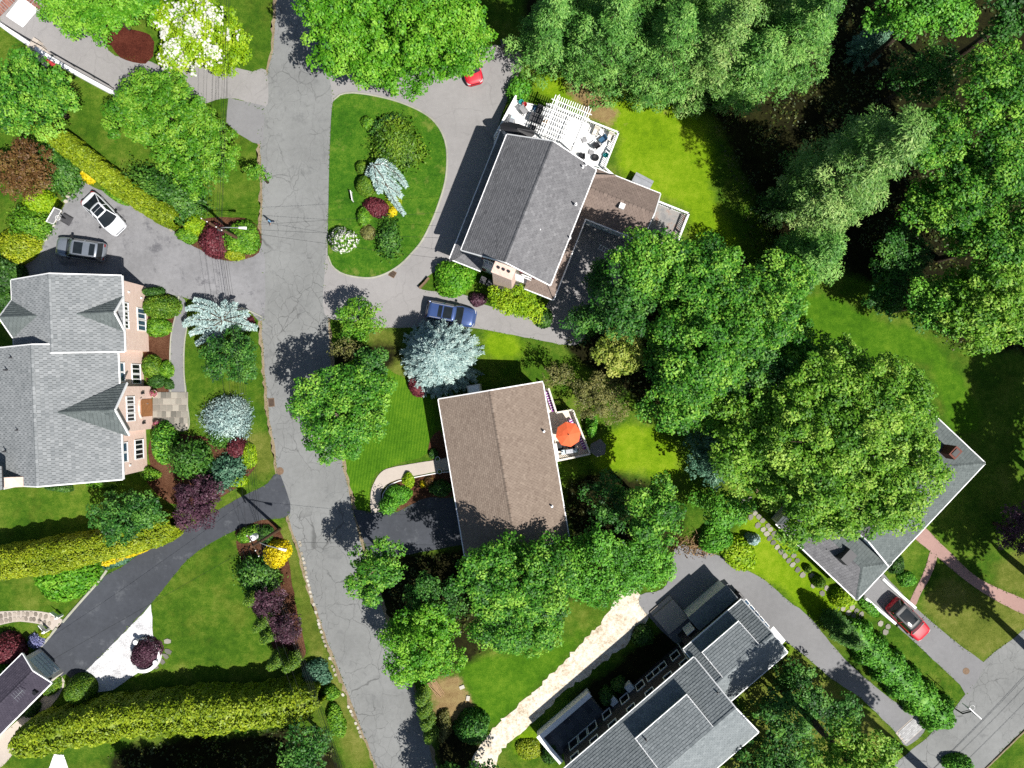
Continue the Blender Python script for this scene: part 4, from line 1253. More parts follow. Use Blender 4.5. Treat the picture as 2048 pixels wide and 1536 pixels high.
tree('plum_tree', 'dark violet plum tree nearest the road in the long bed', 572, 1258, 34, 3.8, 'purple', ry=33, leaf=0.11, cr=0.4, dens=140, nsub=5)
for i, (x, y, lb) in enumerate([(514, 1188, 'columnar thuja beside the purple-red plum, topmost of four'), (532, 1238, 'columnar thuja between the two plum trees'), (545, 1262, 'columnar thuja left of the dark violet plum'), (560, 1312, 'columnar thuja below the dark violet plum, lowest of four')]):
    spruce('thuja', lb, x, y, 17, 4.2 + 0.2 * (i % 2), 'yew', group='columnar thujas in the long bed', step=0.16, leaf=0.12, droop=-0.5, dome=0.45, nb=12)
spruce('thuja', 'stout thuja at the end of the plum bed', 588, 1318, 17, 4.0, 'yew', step=0.16, leaf=0.12, droop=-0.5, dome=0.45, nb=12)

# --- grass island
shrub('spreading_yew', 'broad spreading yew on the grass island', 792, 288, 56, 1.9, 'yew', ry=50, leaf=0.13, lump=0.16, tuft=True, shaggy=0.13)
shrub('green_bush', 'dark low lobe of evergreen above the spreading yew', 770, 250, 40, 1.0, 'juniper', ry=18, rot=0.5, leaf=0.12, tuft=True)
shrub('green_bush', 'small leafy bush left of the spreading yew', 738, 246, 17, 0.9, 'shrub', ry=13, leaf=0.10)
shrub('round_bush', 'clipped yew ball beside the weeping cedar', 731, 370, 21, 1.6, 'yew', ry=22, leaf=0.08, lump=0.05, shaggy=0.05)
shrub('round_bush', 'small clipped yew above the yew ball', 724, 335, 13, 1.0, 'yew', ry=15, leaf=0.08, lump=0.05)
cedar('blue_cedar', 'weeping blue cedar with long pale arms on the grass island', (752, 345), [
    [(748, 330, 2.4), (765, 328, 2.5), (785, 340, 1.9), (800, 355, 1.2), (813, 373, 0.6)], [(748, 330, 2.4), (752, 355, 2.4), (760, 385, 1.6)],
    [(748, 330, 2.4), (768, 360, 2.2), (782, 390, 1.5), (796, 412, 0.9), (808, 428, 0.4)], [(748, 330, 2.4), (738, 340, 1.8), (734, 350, 1.2)],
    [(762, 365, 2.0), (785, 378, 1.5), (803, 392, 0.8)], [(756, 345, 2.2), (780, 360, 1.7), (800, 378, 0.9)]], wid=0.5, leaf=0.14)
shrub('red_maple_bush', 'low burgundy maple mound on the grass island', 752, 413, 28, 1.2, 'burgundy', ry=20, rot=-0.3, leaf=0.10, lump=0.08)
shrub('gold_bush', 'small golden bush at the tip of the burgundy mound', 785, 424, 11, 0.7, 'gold', leaf=0.08)
shrub('green_bush', 'upright green bush below the burgundy mound', 727, 432, 15, 1.1, 'shrub', ry=22, leaf=0.10)
shrub('brown_bush', 'thin brownish bush on the grass island', 735, 464, 17, 0.7, 'olive', ry=16, leaf=0.09)
shrub('juniper_bush', 'ragged green juniper near the foot of the grass island', 774, 472, 27, 1.5, 'juniper', ry=34, leaf=0.13, lump=0.2, tuft=True, shaggy=0.16)
shrub('ground_plants', 'low yellow-green plants under the weeping cedar on the island', 790, 398, 16, 0.4, 'hedge', ry=26, leaf=0.09)
shrub('flowering_bush', 'white-flowering round bush at the road edge of the island', 683, 478, 28, 2.4, 'shrub', ry=27, leaf=0.12, flowers=('white_bloom', 620, 0.11))

# --- round the charcoal-roofed house
shrub('yellow_green_bush', 'yellow-green leafy bush at the front corner of the charcoal-roofed house', 905, 556, 46, 2.4, 'bright', ry=40, rot=-0.4, leaf=0.13, lump=0.18)
tree('japanese_maple', 'lime green maple beside the maroon shutters', 1028, 606, 60, 4.2, 'lime', ry=34, rot=-0.35, leaf=0.13, cr=0.45, dens=120, depth=2.4)
shrub('red_maple_bush', 'small dark red bush beside the chimney base', 955, 598, 18, 1.0, 'purple', ry=16, leaf=0.10)
shrub('green_bush', 'dark bush at the shaded rear corner of the charcoal-roofed house', 1085, 634, 22, 1.6, 'shrub_dark', ry=22, leaf=0.12)
shrub('green_bush', 'spiky green bush at the corner of the white deck', 1036, 178, 28, 1.6, 'thicket', ry=22, rot=0.9, leaf=0.14, tuft=True)
tree('small_tree', 'thin olive-green tree at the road below the loop driveway', 716, 638, 54, 5.2, 'feathery', ry=50, leaf=0.13, cr=0.45, dens=95, gap=0.12)
tree('maple_tree', 'big dark green maple hanging over the road', 680, 828, 112, 9.0, 'maple', ry=92, rot=0.35, leaf=0.16, cr=0.65, dens=120, depth=5.0, nsub=8)
tree('leafy_tree', 'dull brown-twigged small tree above the big road maple', 688, 698, 34, 5.5, 'olive', ry=26, leaf=0.10, cr=0.35, dens=60, gap=0.3)
tree('leafy_tree', 'mid-green tree between the road maple and the blue spruce', 742, 742, 46, 7.0, 'maple_dark', ry=44, leaf=0.15, cr=0.55, dens=110)
spruce('blue_spruce', 'large pale blue spruce beside the blue car', 880, 714, 84, 7.2, 'bluespruce', step=0.24, leaf=0.17, droop=0.2, dome=0.5, nb=26, dens=1.2)
shrub('red_maple_bush', 'burgundy bush below the large blue spruce', 832, 772, 17, 1.3, 'burgundy', ry=26, rot=0.5, leaf=0.10)
shrub('green_bush', 'tiny dark bush in the bed by the brown roof edge', 866, 908, 10, 0.6, 'shrub_dark', leaf=0.07)
shrub('yellow_green_bush', 'bright round bush in the mulch bed', 816, 960, 15, 0.9, 'lime', leaf=0.09)
shrub('green_bush', 'leafy bush inside the curve of the cream walk', 795, 990, 24, 1.1, 'thicket', ry=18, leaf=0.10)
shrub('upright_juniper', 'pointed green juniper at the end of the cream walk', 776, 1010, 19, 2.2, 'thicket', ry=17, leaf=0.10, tuft=True)
shrub('brown_bush', 'small rusty bush in the mulch bed', 857, 962, 11, 0.6, 'brownleaf', leaf=0.08)
shrub('yellow_green_bush', 'tiny yellow bush in the middle of the mulch bed', 847, 968, 8, 0.4, 'gold', leaf=0.07)
shrub('green_bush', 'dark bush in the shade of the brown roof edge', 884, 978, 22, 1.2, 'shrub_dark', ry=16, leaf=0.10)
tree('olive_tree', 'thin olive-brown tree beside the orange parasol', 1196, 794, 72, 6.0, 'olive', ry=48, rot=-0.5, leaf=0.11, cr=0.45, dens=110, gap=0.15)
tree('olive_tree', 'grey-brown small tree above the deck corner', 1115, 752, 40, 5.0, 'olive', ry=26, leaf=0.11, cr=0.4, dens=95, gap=0.25)
shrub('green_bush', 'green bush against the outer deck rail', 1184, 850, 12, 1.6, 'thicket', ry=28, leaf=0.11)

# --- big maples behind
tree('maple_tree', 'maple over the grey deck of the charcoal-roofed house', 1294, 528, 72, 13.5, 'maple', ry=66, leaf=0.17, cr=0.7, gap=0.06)
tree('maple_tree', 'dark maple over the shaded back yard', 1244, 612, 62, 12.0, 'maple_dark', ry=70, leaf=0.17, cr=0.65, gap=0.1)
tree('maple_tree', 'tall maple in the middle of the back-yard grove', 1392, 560, 105, 13.0, 'maple', ry=78, leaf=0.17, cr=0.8)
tree('maple_tree', 'spreading maple in the grove above the clearing', 1500, 620, 102, 13.0, 'maple', ry=104, leaf=0.17, cr=0.8)
tree('maple_tree', 'great round maple at the heart of the grove', 1402, 700, 128, 14.0, 'maple', ry=105, leaf=0.17, cr=0.85)
tree('maple_tree', 'lower maple of the grove above the small bright lawn', 1372, 800, 88, 11.0, 'maple', ry=70, leaf=0.17, cr=0.75)
tree('maple_tree', 'dark maple at the edge of the grove beside the clearing', 1510, 748, 78, 11.0, 'maple_dark', ry=66, leaf=0.17, cr=0.75)
tree('yellow_maple', 'pale yellow-green maple in front of the darker grove', 1242, 702, 56, 8.5, 'yellowgreen', ry=54, leaf=0.16, cr=0.55, dens=120, gap=0.05)
tree('maple_tree', 'dark small maple left of the pale yellow-green one', 1170, 640, 46, 6.0, 'maple_dark', ry=36, leaf=0.15, cr=0.55, gap=0.2)

tree('maple_tree', 'small maple filling the gap between the grove and the oak', 1580, 690, 56, 9.0, 'maple', ry=60, leaf=0.17, cr=0.65, gap=0.08)
tree('maple_tree', 'maple at the top of the grove under the towering pine', 1570, 566, 66, 10.0, 'maple', ry=52, leaf=0.17, cr=0.65, gap=0.08)
tree('leafy_tree', 'dim tree over the shaded back-yard asphalt', 1196, 560, 34, 6.0, 'maple_dark', ry=44, leaf=0.15, cr=0.5, gap=0.3)

# --- pines
GP = 'tall pines along the upper edge'
PK = dict(leaf=0.14, dens=140, cr=0.62, group=GP, asp=0.32, low=0.12)
pine('pine_tree', 'tall soft grey-green pine nearest the loop driveway head', 1098, 72, 78, 13.0, 'pine', **PK)
pine('pine_tree', 'short pine leaning over the bare tan strip', 1160, 100, 58, 11.0, 'pine', **PK)
pine('pine_tree', 'tall pine between the driveway-head pine and the widest pine', 1222, 78, 98, 15.5, 'pine', **PK)
pine('pine_tree', 'widest soft green pine above the sunlit back lawn', 1330, 112, 106, 15.0, 'pine', **PK)
pine('pine_tree', 'pine with pale tips above the shaded lawn corner', 1428, 112, 92, 17.5, 'pine_grey', **PK)
pine('pine_tree', 'low pine filling the gap beside the pale-tipped one', 1490, 150, 70, 13.0, 'pine', **PK)
pine('pine_tree', 'outermost pine of the row, beside the dark gap', 1585, 84, 100, 16.5, 'pine', **PK)
pine('pine_tree', 'pine cut by the top edge above the widest pine', 1290, -6, 88, 16.0, 'pine', **PK)
pine('pine_tree', 'pine cut by the top edge near the outermost pine', 1520, 6, 90, 16.5, 'pine_grey', **PK)
pine('pine_tree', 'pine cut by the top edge near the driveway head', 1150, 0, 80, 14.5, 'pine', **PK)
pine('pine_tree', 'pine cut by the top edge in the middle of the row', 1400, 10, 84, 18.0, 'pine', **PK)
pine('white_pine', 'towering feathery white pine leaning over the clearing', 1680, 352, 112, 22.0, 'pine_grey', low=0.08, shape=0.55, cr=0.7, dens=140, leaf=0.16, asp=0.3)
pine('white_pine', 'smaller green pine below the towering white pine', 1610, 520, 82, 12.0, 'pine', low=0.1, leaf=0.14, dens=140, asp=0.32)
spruce('conifer', 'dark low conifer in the shade left of the towering pine', 1560, 410, 44, 7.0, 'shrub_dark', step=0.4, leaf=0.2)
shrub('bluish_bush', 'small blue-green bush at the lawn edge under the pines', 1312, 178, 20, 1.6, 'bluegreen', leaf=0.12)
spruce('conifer', 'shadowed blue conifer in the dark gap between pines', 1740, 90, 40, 7.0, 'bluegreen', step=0.4, leaf=0.2)

# --- right-hand woods
tree('leafy_tree', 'bright green tree at the top beside the pine row', 1846, 22, 118, 14.0, 'thicket', ry=66, leaf=0.17, cr=0.7)
tree('leafy_tree', 'tree at the top right corner, crown cut by the frame', 2040, 20, 70, 15.0, 'maple_dark', ry=60, leaf=0.17, cr=0.7)
tree('leafy_tree', 'green tree at the right edge of the upper woods', 1995, 190, 88, 15.0, 'maple', ry=112, leaf=0.17, cr=0.75, gap=0.05)
tree('leafy_tree', 'dim tree below the bright top tree', 1840, 150, 72, 9.0, 'maple_dark', ry=60, leaf=0.16, cr=0.65, gap=0.2)
tree('leafy_tree', 'open-crowned tree right of the towering white pine', 1876, 280, 76, 13.0, 'maple', ry=84, leaf=0.16, cr=0.6, gap=0.15)
tree('leafy_tree', 'green tree at the right edge level with the pine top', 1990, 350, 88, 14.0, 'maple', ry=92, leaf=0.17, cr=0.75, gap=0.05)
tree('leafy_tree', 'leafy tree between the open-crowned tree and the fresh green one', 1900, 420, 84, 12.5, 'maple', ry=84, leaf=0.17, cr=0.7, gap=0.08)
tree('leafy_tree', 'green tree at the right edge above the fresh green one', 2010, 480, 84, 13.5, 'maple', ry=80, leaf=0.17, cr=0.7)
tree('leafy_tree', 'fresh green tree at the right edge above the big shadow', 1965, 602, 112, 14.0, 'oak', ry=104, leaf=0.17, cr=0.75, gap=0.04)
tree('leafy_tree', 'fresh green tree reaching toward the sunny clearing', 1868, 606, 62, 10.5, 'thicket', ry=62, leaf=0.16, cr=0.6, gap=0.08)
tree('leafy_tree', 'shaded dark tree between the white pine and right-edge trees', 1796, 520, 62, 7.0, 'maple_dark', ry=66, leaf=0.16, cr=0.6, gap=0.2)
tree('leafy_tree', 'shaded dark tree above the sunny clearing', 1770, 600, 52, 6.0, 'maple_dark', ry=46, leaf=0.16, cr=0.55, gap=0.2)
tree('leafy_tree', 'small tree standing alone at the foot of the clearing', 1668, 706, 52, 7.0, 'oak', ry=48, leaf=0.16, cr=0.55, gap=0.08)
tree('oak_tree', 'huge spreading oak over the hipped-roof house', 1698, 884, 180, 15.5, 'oak', ry=186, leaf=0.17, cr=0.8, dens=110, depth=8.0, nsub=17, spread=0.62)
tree('oak_tree', 'oak crown left of the huge oak, above the flagstone walk', 1522, 868, 112, 13.0, 'oak', ry=124, leaf=0.17, cr=0.75)
tree('oak_tree', 'lower oak bough tree beside the wooden garden chair', 1612, 1030, 82, 11.5, 'oak', ry=66, leaf=0.17, cr=0.7)
tree('bluish_tree', 'blue-green tree on the small lawn beside the oak', 1418, 912, 52, 6.0, 'bluegreen', ry=58, leaf=0.15, cr=0.55, gap=0.08)
tree('leafy_tree', 'bushy green tree above the brush pile', 1306, 1020, 62, 12.0, 'maple', ry=74, depth=7, leaf=0.16, cr=0.6)
tree('leafy_tree', 'small bright tree beside the brush pile', 1448, 1020, 62, 6.0, 'thicket', ry=50, leaf=0.15, cr=0.55)
shrub('yellow_green_bush', 'bright lime bush at the bend of the long driveway', 1478, 1106, 44, 1.6, 'lime', ry=32, rot=-0.5, leaf=0.15, lump=0.18)
shrub('green_bush', 'green bush between the brush pile and lime bush', 1432, 1078, 34, 2.0, 'thicket', ry=30, leaf=0.14, lump=0.16)
shrub('bluish_bush', 'pale blue-green shrub at the tip of the lime bush', 1506, 1080, 15, 1.5, 'bluespruce', ry=13, leaf=0.11, lump=0.2)
tree('plum_tree', 'dark purple-red tree at the right edge beside the pink path', 2040, 1062, 52, 6.0, 'purple', ry=62, leaf=0.13, cr=0.5, gap=0.1)
shrub('round_bush', 'round shaded bush at the front of the hipped-roof house', 1792, 1128, 20, 1.2, 'shrub_dark', leaf=0.10)
shrub('green_bush', 'green bush in the rough verge beside the spur path', 1815, 1160, 22, 0.9, 'thicket', ry=16, leaf=0.10)
shrub('yellow_green_bush', 'yellow-green bush at the corner of the hipped roof', 1690, 1194, 24, 1.5, 'lime', ry=22, leaf=0.12, lump=0.14)
shrub('round_bush', 'clipped small globe beside the hipped-roof house', 1640, 1164, 13, 1.4, 'yew', leaf=0.08, lump=0.03)
shrub('round_bush', 'tiny clipped globe above the small globe', 1617, 1138, 8, 0.9, 'yew', leaf=0.07, lump=0.03)
shrub('green_bush', 'low green planting between hipped roof and white wall', 1740, 1216, 30, 0.8, 'thicket', ry=12, rot=-0.75, leaf=0.10)
spruce('thuja', 'tall pointed evergreen at the head of the driveway bushes', 1682, 1262, 26, 6.0, 'juniper', step=0.2, leaf=0.14, droop=-0.4, dome=0.5)
spruce('thuja', 'second pointed evergreen beside the long grey driveway', 1664, 1238, 22, 5.0, 'juniper', step=0.2, leaf=0.14, droop=-0.4, dome=0.5)
hedge('hedge', 'wild green bushes between the two lower driveways', [(1700, 1248), (1730, 1285), (1780, 1335), (1830, 1385), (1880, 1430), (1905, 1448)], 3.5, 2.0, 'thicket', leaf=0.14, asp=0.6, spacing=2.3, lump=0.22, shag=0.2, dens=1.1)

# --- south of the brown-roofed house
tree('maple_tree', 'dark green maple at the foot of the brown-roofed house', 1030, 1152, 118, 12.0, 'maple', ry=86, leaf=0.17, cr=0.7)
tree('maple_tree', 'lower maple spreading over the lush side lawn', 1040, 1242, 112, 9.0, 'maple', ry=76, leaf=0.17, cr=0.7)
tree('maple_tree', 'maple corner tree at the short dark driveway', 752, 1142, 60, 9.0, 'maple', ry=64, leaf=0.16, cr=0.6, gap=0.05)
tree('yellow_maple', 'yellow-green maple hanging over the lower road', 846, 1292, 88, 8.5, 'bright', ry=84, leaf=0.16, cr=0.65, gap=0.06)
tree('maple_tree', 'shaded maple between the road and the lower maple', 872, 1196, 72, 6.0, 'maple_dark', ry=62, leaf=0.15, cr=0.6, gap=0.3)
tree('leafy_tree', 'green tree beside the rear corner of the brown roof', 1188, 1130, 76, 9.5, 'thicket', ry=84, leaf=0.16, cr=0.65, gap=0.06)
tree('leafy_tree', 'bright green tree overhanging the grey driveway end', 1282, 1132, 68, 7.5, 'thicket', ry=66, leaf=0.16, cr=0.6)
tree('leafy_tree', 'shaded tree right behind the brown-roofed house', 1216, 1004, 54, 7.0, 'maple_dark', ry=58, leaf=0.15, cr=0.6, gap=0.3)
for i, (x, y, lb) in enumerate([(846, 1388, 'topmost thuja of the short row by the road'), (850, 1412, 'second thuja of the short row by the road'), (856, 1436, 'third thuja of the short row by the road'), (862, 1462, 'lowest thuja of the short row by the road')]):
    spruce('thuja', lb, x, y, 17, 3.2, 'yew', group='short thuja row by the lower road', step=0.15, leaf=0.11, droop=-0.5, dome=0.5, nb=12)
shrub('green_bush', 'dark leafy bush at the end of the straw strip', 944, 1458, 38, 2.4, 'maple_dark', ry=34, leaf=0.13, lump=0.16)
shrub('brown_bush', 'brown twiggy bush beside the thuja row', 888, 1452, 16, 1.2, 'olive', ry=34, leaf=0.10, lump=0.2)
tree('leafy_tree', 'dark tree at the bottom edge by the straw strip', 940, 1610, 92, 8.5, 'maple_dark', cr=0.7)
shrub('green_bush', 'small bush at the white terrace wall', 1105, 1500, 18, 1.3, 'shrub_dark', ry=26, rot=-0.5, leaf=0.11)
shrub('yellow_green_bush', 'yellow-green grass clump by the terrace corner', 1060, 1500, 26, 0.7, 'hedge', ry=24, leaf=0.10)
for x, y, r, lb in [(1215, 1395, 18, 'shaded bush below the charcoal wall near the terrace'), (1240, 1370, 16, 'shaded bush below the charcoal wall windows'), (1290, 1275, 22, 'leafy shaded bush beside the porch of the grey-roofed house')]:
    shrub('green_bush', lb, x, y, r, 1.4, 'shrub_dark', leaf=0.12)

# --- lower right grove
tree('leafy_tree', 'dark tree between the grey-roofed house and the driveway', 1580, 1424, 84, 8.0, 'maple_dark', ry=70, leaf=0.16, cr=0.65, gap=0.15)
tree('leafy_tree', 'dark leafy tree beside the bend of trunk shadow on the long driveway', 1672, 1424, 52, 6.0, 'maple_dark', ry=44, leaf=0.16, cr=0.6, gap=0.2)
tree('leafy_tree', 'shaded tree at the bottom edge behind the grey-roofed house', 1560, 1560, 92, 9.0, 'maple_dark', cr=0.7, gap=0.1)
tree('leafy_tree', 'dark tree by the end wall of the grey-roofed house', 1592, 1352, 44, 5.0, 'maple_dark', ry=40, leaf=0.15, cr=0.55, gap=0.2)
shrub('green_bush', 'bushy tuft on the far kerb at the bottom corner', 1920, 1530, 26, 1.6, 'thicket', ry=20, leaf=0.13)

tree('leafy_tree', 'sunlit tall tree at the bottom beside the brick apron', 1700, 1530, 88, 17.5, 'oak', ry=82, depth=5.5, leaf=0.16, cr=0.65)
# neighbours just outside the picture, seen only by the shade they cast
GO = 'trees just outside the view that shade the gardens'
for x, y, h, r, lb in [(1862, 1552, 19, 70, 'tall tree below the frame whose trunk shadow crosses the long driveway'), (2068, 1308, 17, 84, 'street tree outside the frame whose trunk shadow crosses the side road verge'),
                       (2150, 890, 17, 100, 'tree outside the right edge shading the grass beyond the clearing'), (2128, 1000, 17, 100, 'tree outside the right edge shading the hipped-roof house end'), (2108, 1092, 17, 96, 'tree outside the right edge shading the purple-red tree'), (2066, 1156, 16, 84, 'tree outside the right edge shading the hipped roof eave'), (2165, 1140, 17, 100, 'tree outside the right edge shading the pink path'), (2185, 780, 17, 100, 'tree outside the right edge level with the clearing'),
                       (470, 1592, 11, 84, 'tree below the bottom edge shading the long hedge foot'), (580, 1600, 11, 80, 'tree below the bottom edge beside the power lines')]:
    tree('shade_tree', lb, x, y, r, h, 'maple_dark', depth=6.0, cr=0.85, dens=60, leaf=0.22, fine=1.0, plan=True, group=GO)
for x, y, lb in [(352, 1596, 'pointed conifer below the bottom edge whose shadow climbs the long hedge'), (412, 1600, 'second pointed conifer below the bottom edge')]:
    bx_, by_ = W(x, y)
    o_ = spruce('conifer', lb, x, y, 70, 12.5, 'shrub_dark', step=0.45, leaf=0.24, nb=11, group=GO)
    o_.location = (bx_, by_, 0)
# ------------------------------------------------------------------ houses
class House:
    def __init__(self, name, label, org, rz_deg, tile, course=0.26, tw=0.30, base='roofbase', trim='white', sig=0.11, gapf=0.955, lip=0.03):
        self.rz = math.radians(rz_deg)
        self.org = org
        self.root = thing(name, label, 'house', (org[0], org[1], 0), self.rz)
        self.tile, self.course, self.tw = tile, course, tw
        self.rb, self.sh, self.tr = MB(), {}, MB()
        self.base, self.trim = base, trim
        self.sig, self.gapf, self.lip = sig, gapf, lip
        self.rr = random.Random(int(abs(org[0]) * 10))
    def L(self, px, py, h=0.0):
        x, y = W(px, py, h)
        x -= self.org[0]; y -= self.org[1]
        c, s = math.cos(self.rz), math.sin(self.rz)
        return (x * c + y * s, -x * s + y * c)
    def facet(self, poly, tile=None, course=None, tw=None, thick=0.12):
        """roof plane; poly[0]->poly[1] is the eave (low edge), counter-clockwise from above"""
        poly = [Vector(p) for p in poly]
        eu = (poly[1] - poly[0]).normalized()
        nrm = Vector((0, 0, 0))
        for i in range(len(poly)):
            nrm += (poly[i] - poly[0]).cross(poly[(i + 1) % len(poly)] - poly[0])
        nrm.normalize()
        if nrm.z < 0:
            nrm = -nrm
        ev = nrm.cross(eu).normalized()
        n = len(poly)
        lo = [p - nrm * thick for p in poly]
        self.rb.add(lo + poly, [tuple(range(n, 2 * n)), tuple(reversed(range(n)))] + [(i, (i + 1) % n, n + (i + 1) % n, n + i) for i in range(n)])
        q = [((p - poly[0]).dot(eu), (p - poly[0]).dot(ev)) for p in poly]
        vmin, vmax = min(b for _, b in q), max(b for _, b in q)
        def span(v):
            v = min(max(v, vmin + 1e-4), vmax - 1e-4)
            xs = []
            for i in range(n):
                (u0, v0), (u1, v1) = q[i], q[(i + 1) % n]
                if (v0 <= v < v1) or (v1 <= v < v0):
                    xs.append(u0 + (u1 - u0) * (v - v0) / (v1 - v0))
            return (min(xs), max(xs)) if xs else (0, 0)
        mb = self.sh.setdefault(tile or self.tile, MB())
        co, tw = course or self.course, tw or self.tw
        v, row = vmin, 0
        while v < vmax - 0.03:
            v1 = min(v + co * 1.06, vmax)
            L0, R0 = span(v); L1, R1 = span(v1)
            u = min(L0, L1) - (0.5 * tw if row % 2 else 0) - self.rr.uniform(0, 0.15) * tw
            while u < max(R0, R1):
                ub = u + tw * self.gapf
                a0, b0 = min(max(u, L0), R0), min(max(ub, L0), R0)
                a1, b1 = min(max(u, L1), R1), min(max(ub, L1), R1)
                if (b0 - a0) + (b1 - a1) > 0.04:
                    t = self.lip + self.rr.uniform(0, 0.014)
                    dv = self.rr.uniform(-0.012, 0.012)
                    P = lambda uu, vv, tt: poly[0] + eu * uu + ev * vv + nrm * tt
                    tone = min(1, max(0, self.rr.gauss(0.5, self.sig)))
                    p = [P(a0, v + dv, t), P(b0, v + dv, t), P(b1, v1, 0.008), P(a1, v1, 0.008), P(a0, v + dv, 0.0), P(b0, v + dv, 0.0), P(b1, v1, 0.0), P(a1, v1, 0.0)]
                    mb.add(p, [(0, 1, 2, 3), (4, 5, 1, 0), (5, 6, 2, 1), (7, 4, 0, 3)], tone)
                u += tw
            v += co
            row += 1
        return poly
    def cap(self, p0, p1, tile=None, w=0.32):
        """ridge or hip capping in overlapping pieces"""
        p0, p1 = Vector(p0), Vector(p1)
        mb = self.sh.setdefault(tile or self.tile, MB())
        k = max(1, int((p1 - p0).length / 0.4))
        for i in range(k):
            a, b = p0.lerp(p1, i / k), p0.lerp(p1, (i + 0.93) / k)
            d = (p1 - p0).normalized()
            s = d.cross(Vector((0, 0, 1))).normalized() * w / 2
            up, dn = Vector((0, 0, 0.055)), Vector((0, 0, -0.045))
            mb.add([a - s + dn, a + up, a + s + dn, b - s + dn, b + up, b + s + dn], [(1, 0, 3, 4), (2, 1, 4, 5)], self.rr.uniform(0.2, 0.8))
    def gable(self, x0, x1, y0, y1, he, hr, ov=0.35, along='y', tile=None, xr=None, wall=None, capit=True, gov=0.25, skip=()):
        """gable roof, ridge along local y (or x); walls inside the overhang"""
        if along == 'y':
            P = lambda a, b, z: (a, b, z)
        else:
            P = lambda a, b, z: (b, -a, z)          # a across, b along
            x0, x1, y0, y1 = -y1, -y0, x0, x1
        xm = (x0 + x1) / 2 if xr is None else xr
        if 'lo' not in skip:
            self.facet([P(x0, y1, he), P(x0, y0, he), P(xm, y0, hr), P(xm, y1, hr)], tile)
        if 'hi' not in skip:
            self.facet([P(x1, y0, he), P(x1, y1, he), P(xm, y1, hr), P(xm, y0, hr)], tile)
        if capit:
            self.cap(P(xm, y0, hr + 0.02), P(xm, y1, hr + 0.02), tile)
        t = 0.09
        for x in (x0, x1):
            sx = -1 if x == x0 else 1
            self.tr.bar(P(x + sx * 0.06, y0 - 0.02, he - 0.08), P(x + sx * 0.06, y1 + 0.02, he - 0.08), 0.12, 0.14)
        for y in (y0, y1):
            sy = -1 if y == y0 else 1
            for x in (x0, x1):
                self.tr.bar(P(x, y + sy * 0.05, he - 0.04), P(xm, y + sy * 0.05, hr - 0.04), 0.10, 0.16)
        if wall:
            a0, a1, b0, b1 = x0 + ov, x1 - ov, y0 + gov, y1 - gov
            zw = he + (hr - he) * ov / max(0.1, (xm - x0)) - 0.13
            vs = [P(a0, b0, 0), P(a1, b0, 0), P(a1, b1, 0), P(a0, b1, 0), P(a0, b0, zw), P(a1, b0, zw), P(a1, b1, zw), P(a0, b1, zw), P(xm, b0, hr - 0.14), P(xm, b1, hr - 0.14)]
            mb = MB().add(vs, [(3, 2, 1, 0), (0, 1, 5, 8, 4), (2, 3, 7, 9, 6), (1, 2, 6, 5), (3, 0, 4, 7), (4, 8, 9, 7), (8, 5, 6, 9)])
            mb.obj('wall', M[wall], self.root)
    def window(self, c, nrm, w, h, frame='white', pane='glass', cols=2, rows=1, fw=0.09, parent=None, label=None):
        """c: centre of the opening on the wall face, nrm: outward direction (2D)"""
        c = Vector(c); n = Vector((nrm[0], nrm[1], 0)).normalized(); s = Vector((-n.y, n.x, 0)); u = Vector((0, 0, 1))
        f = MB()
        def slab(a0, a1, b0, b1, d0, d1, mb):
            p = []
            for dd in (d0, d1):
                for aa, bb in ((a0, b0), (a1, b0), (a1, b1), (a0, b1)):
                    p.append(c + s * aa + u * bb + n * dd)
            mb.hexa(p)
        W2, H2 = w / 2, h / 2
        slab(-W2 - fw, W2 + fw, -H2 - fw, -H2, 0, 0.10, f)
        slab(-W2 - fw, W2 + fw, H2, H2 + fw, 0, 0.08, f)
        slab(-W2 - fw, -W2, -H2, H2, 0, 0.075, f)
        slab(W2, W2 + fw, -H2, H2, 0, 0.075, f)
        for i in range(1, cols):
            x = -W2 + w * i / cols
            slab(x - 0.045, x + 0.045, -H2, H2, 0, 0.07, f)
        for j in range(1, rows):
            z = -H2 + h * j / rows
            slab(-W2, W2, z - 0.03, z + 0.03, 0, 0.065, f)
        o = f.obj('window', M[frame], self.root)
        for i in range(cols):
            g_ = MB()
            slab(-W2 + w * i / cols + 0.02, -W2 + w * (i + 1) / cols - 0.02, -H2, H2, 0.0, 0.03, g_)
            g_.obj('pane', M[pane], o)
        if label: o['label'] = label
        return o
    def pipe(self, x, y, z, h=0.4, r=0.07, mat='white', name='vent_pipe'):
        MB().lathe([(r * 1.6, -0.1), (r * 1.6, 0.05), (r, 0.06), (r, h), (r * 0.7, h)], (x, y, z), 8).obj(name, M[mat], self.root)
    def done(self):
        first = None
        r = self.rb.obj('roof', M[self.base], self.root)
        for k, mb in self.sh.items():
            o = mb.obj('shingles', M[k], r, attr=True)
            o['kind'] = 'stuff'
        if self.tr.v:
            self.tr.obj('fascia', M[self.trim], self.root)
        return self.root

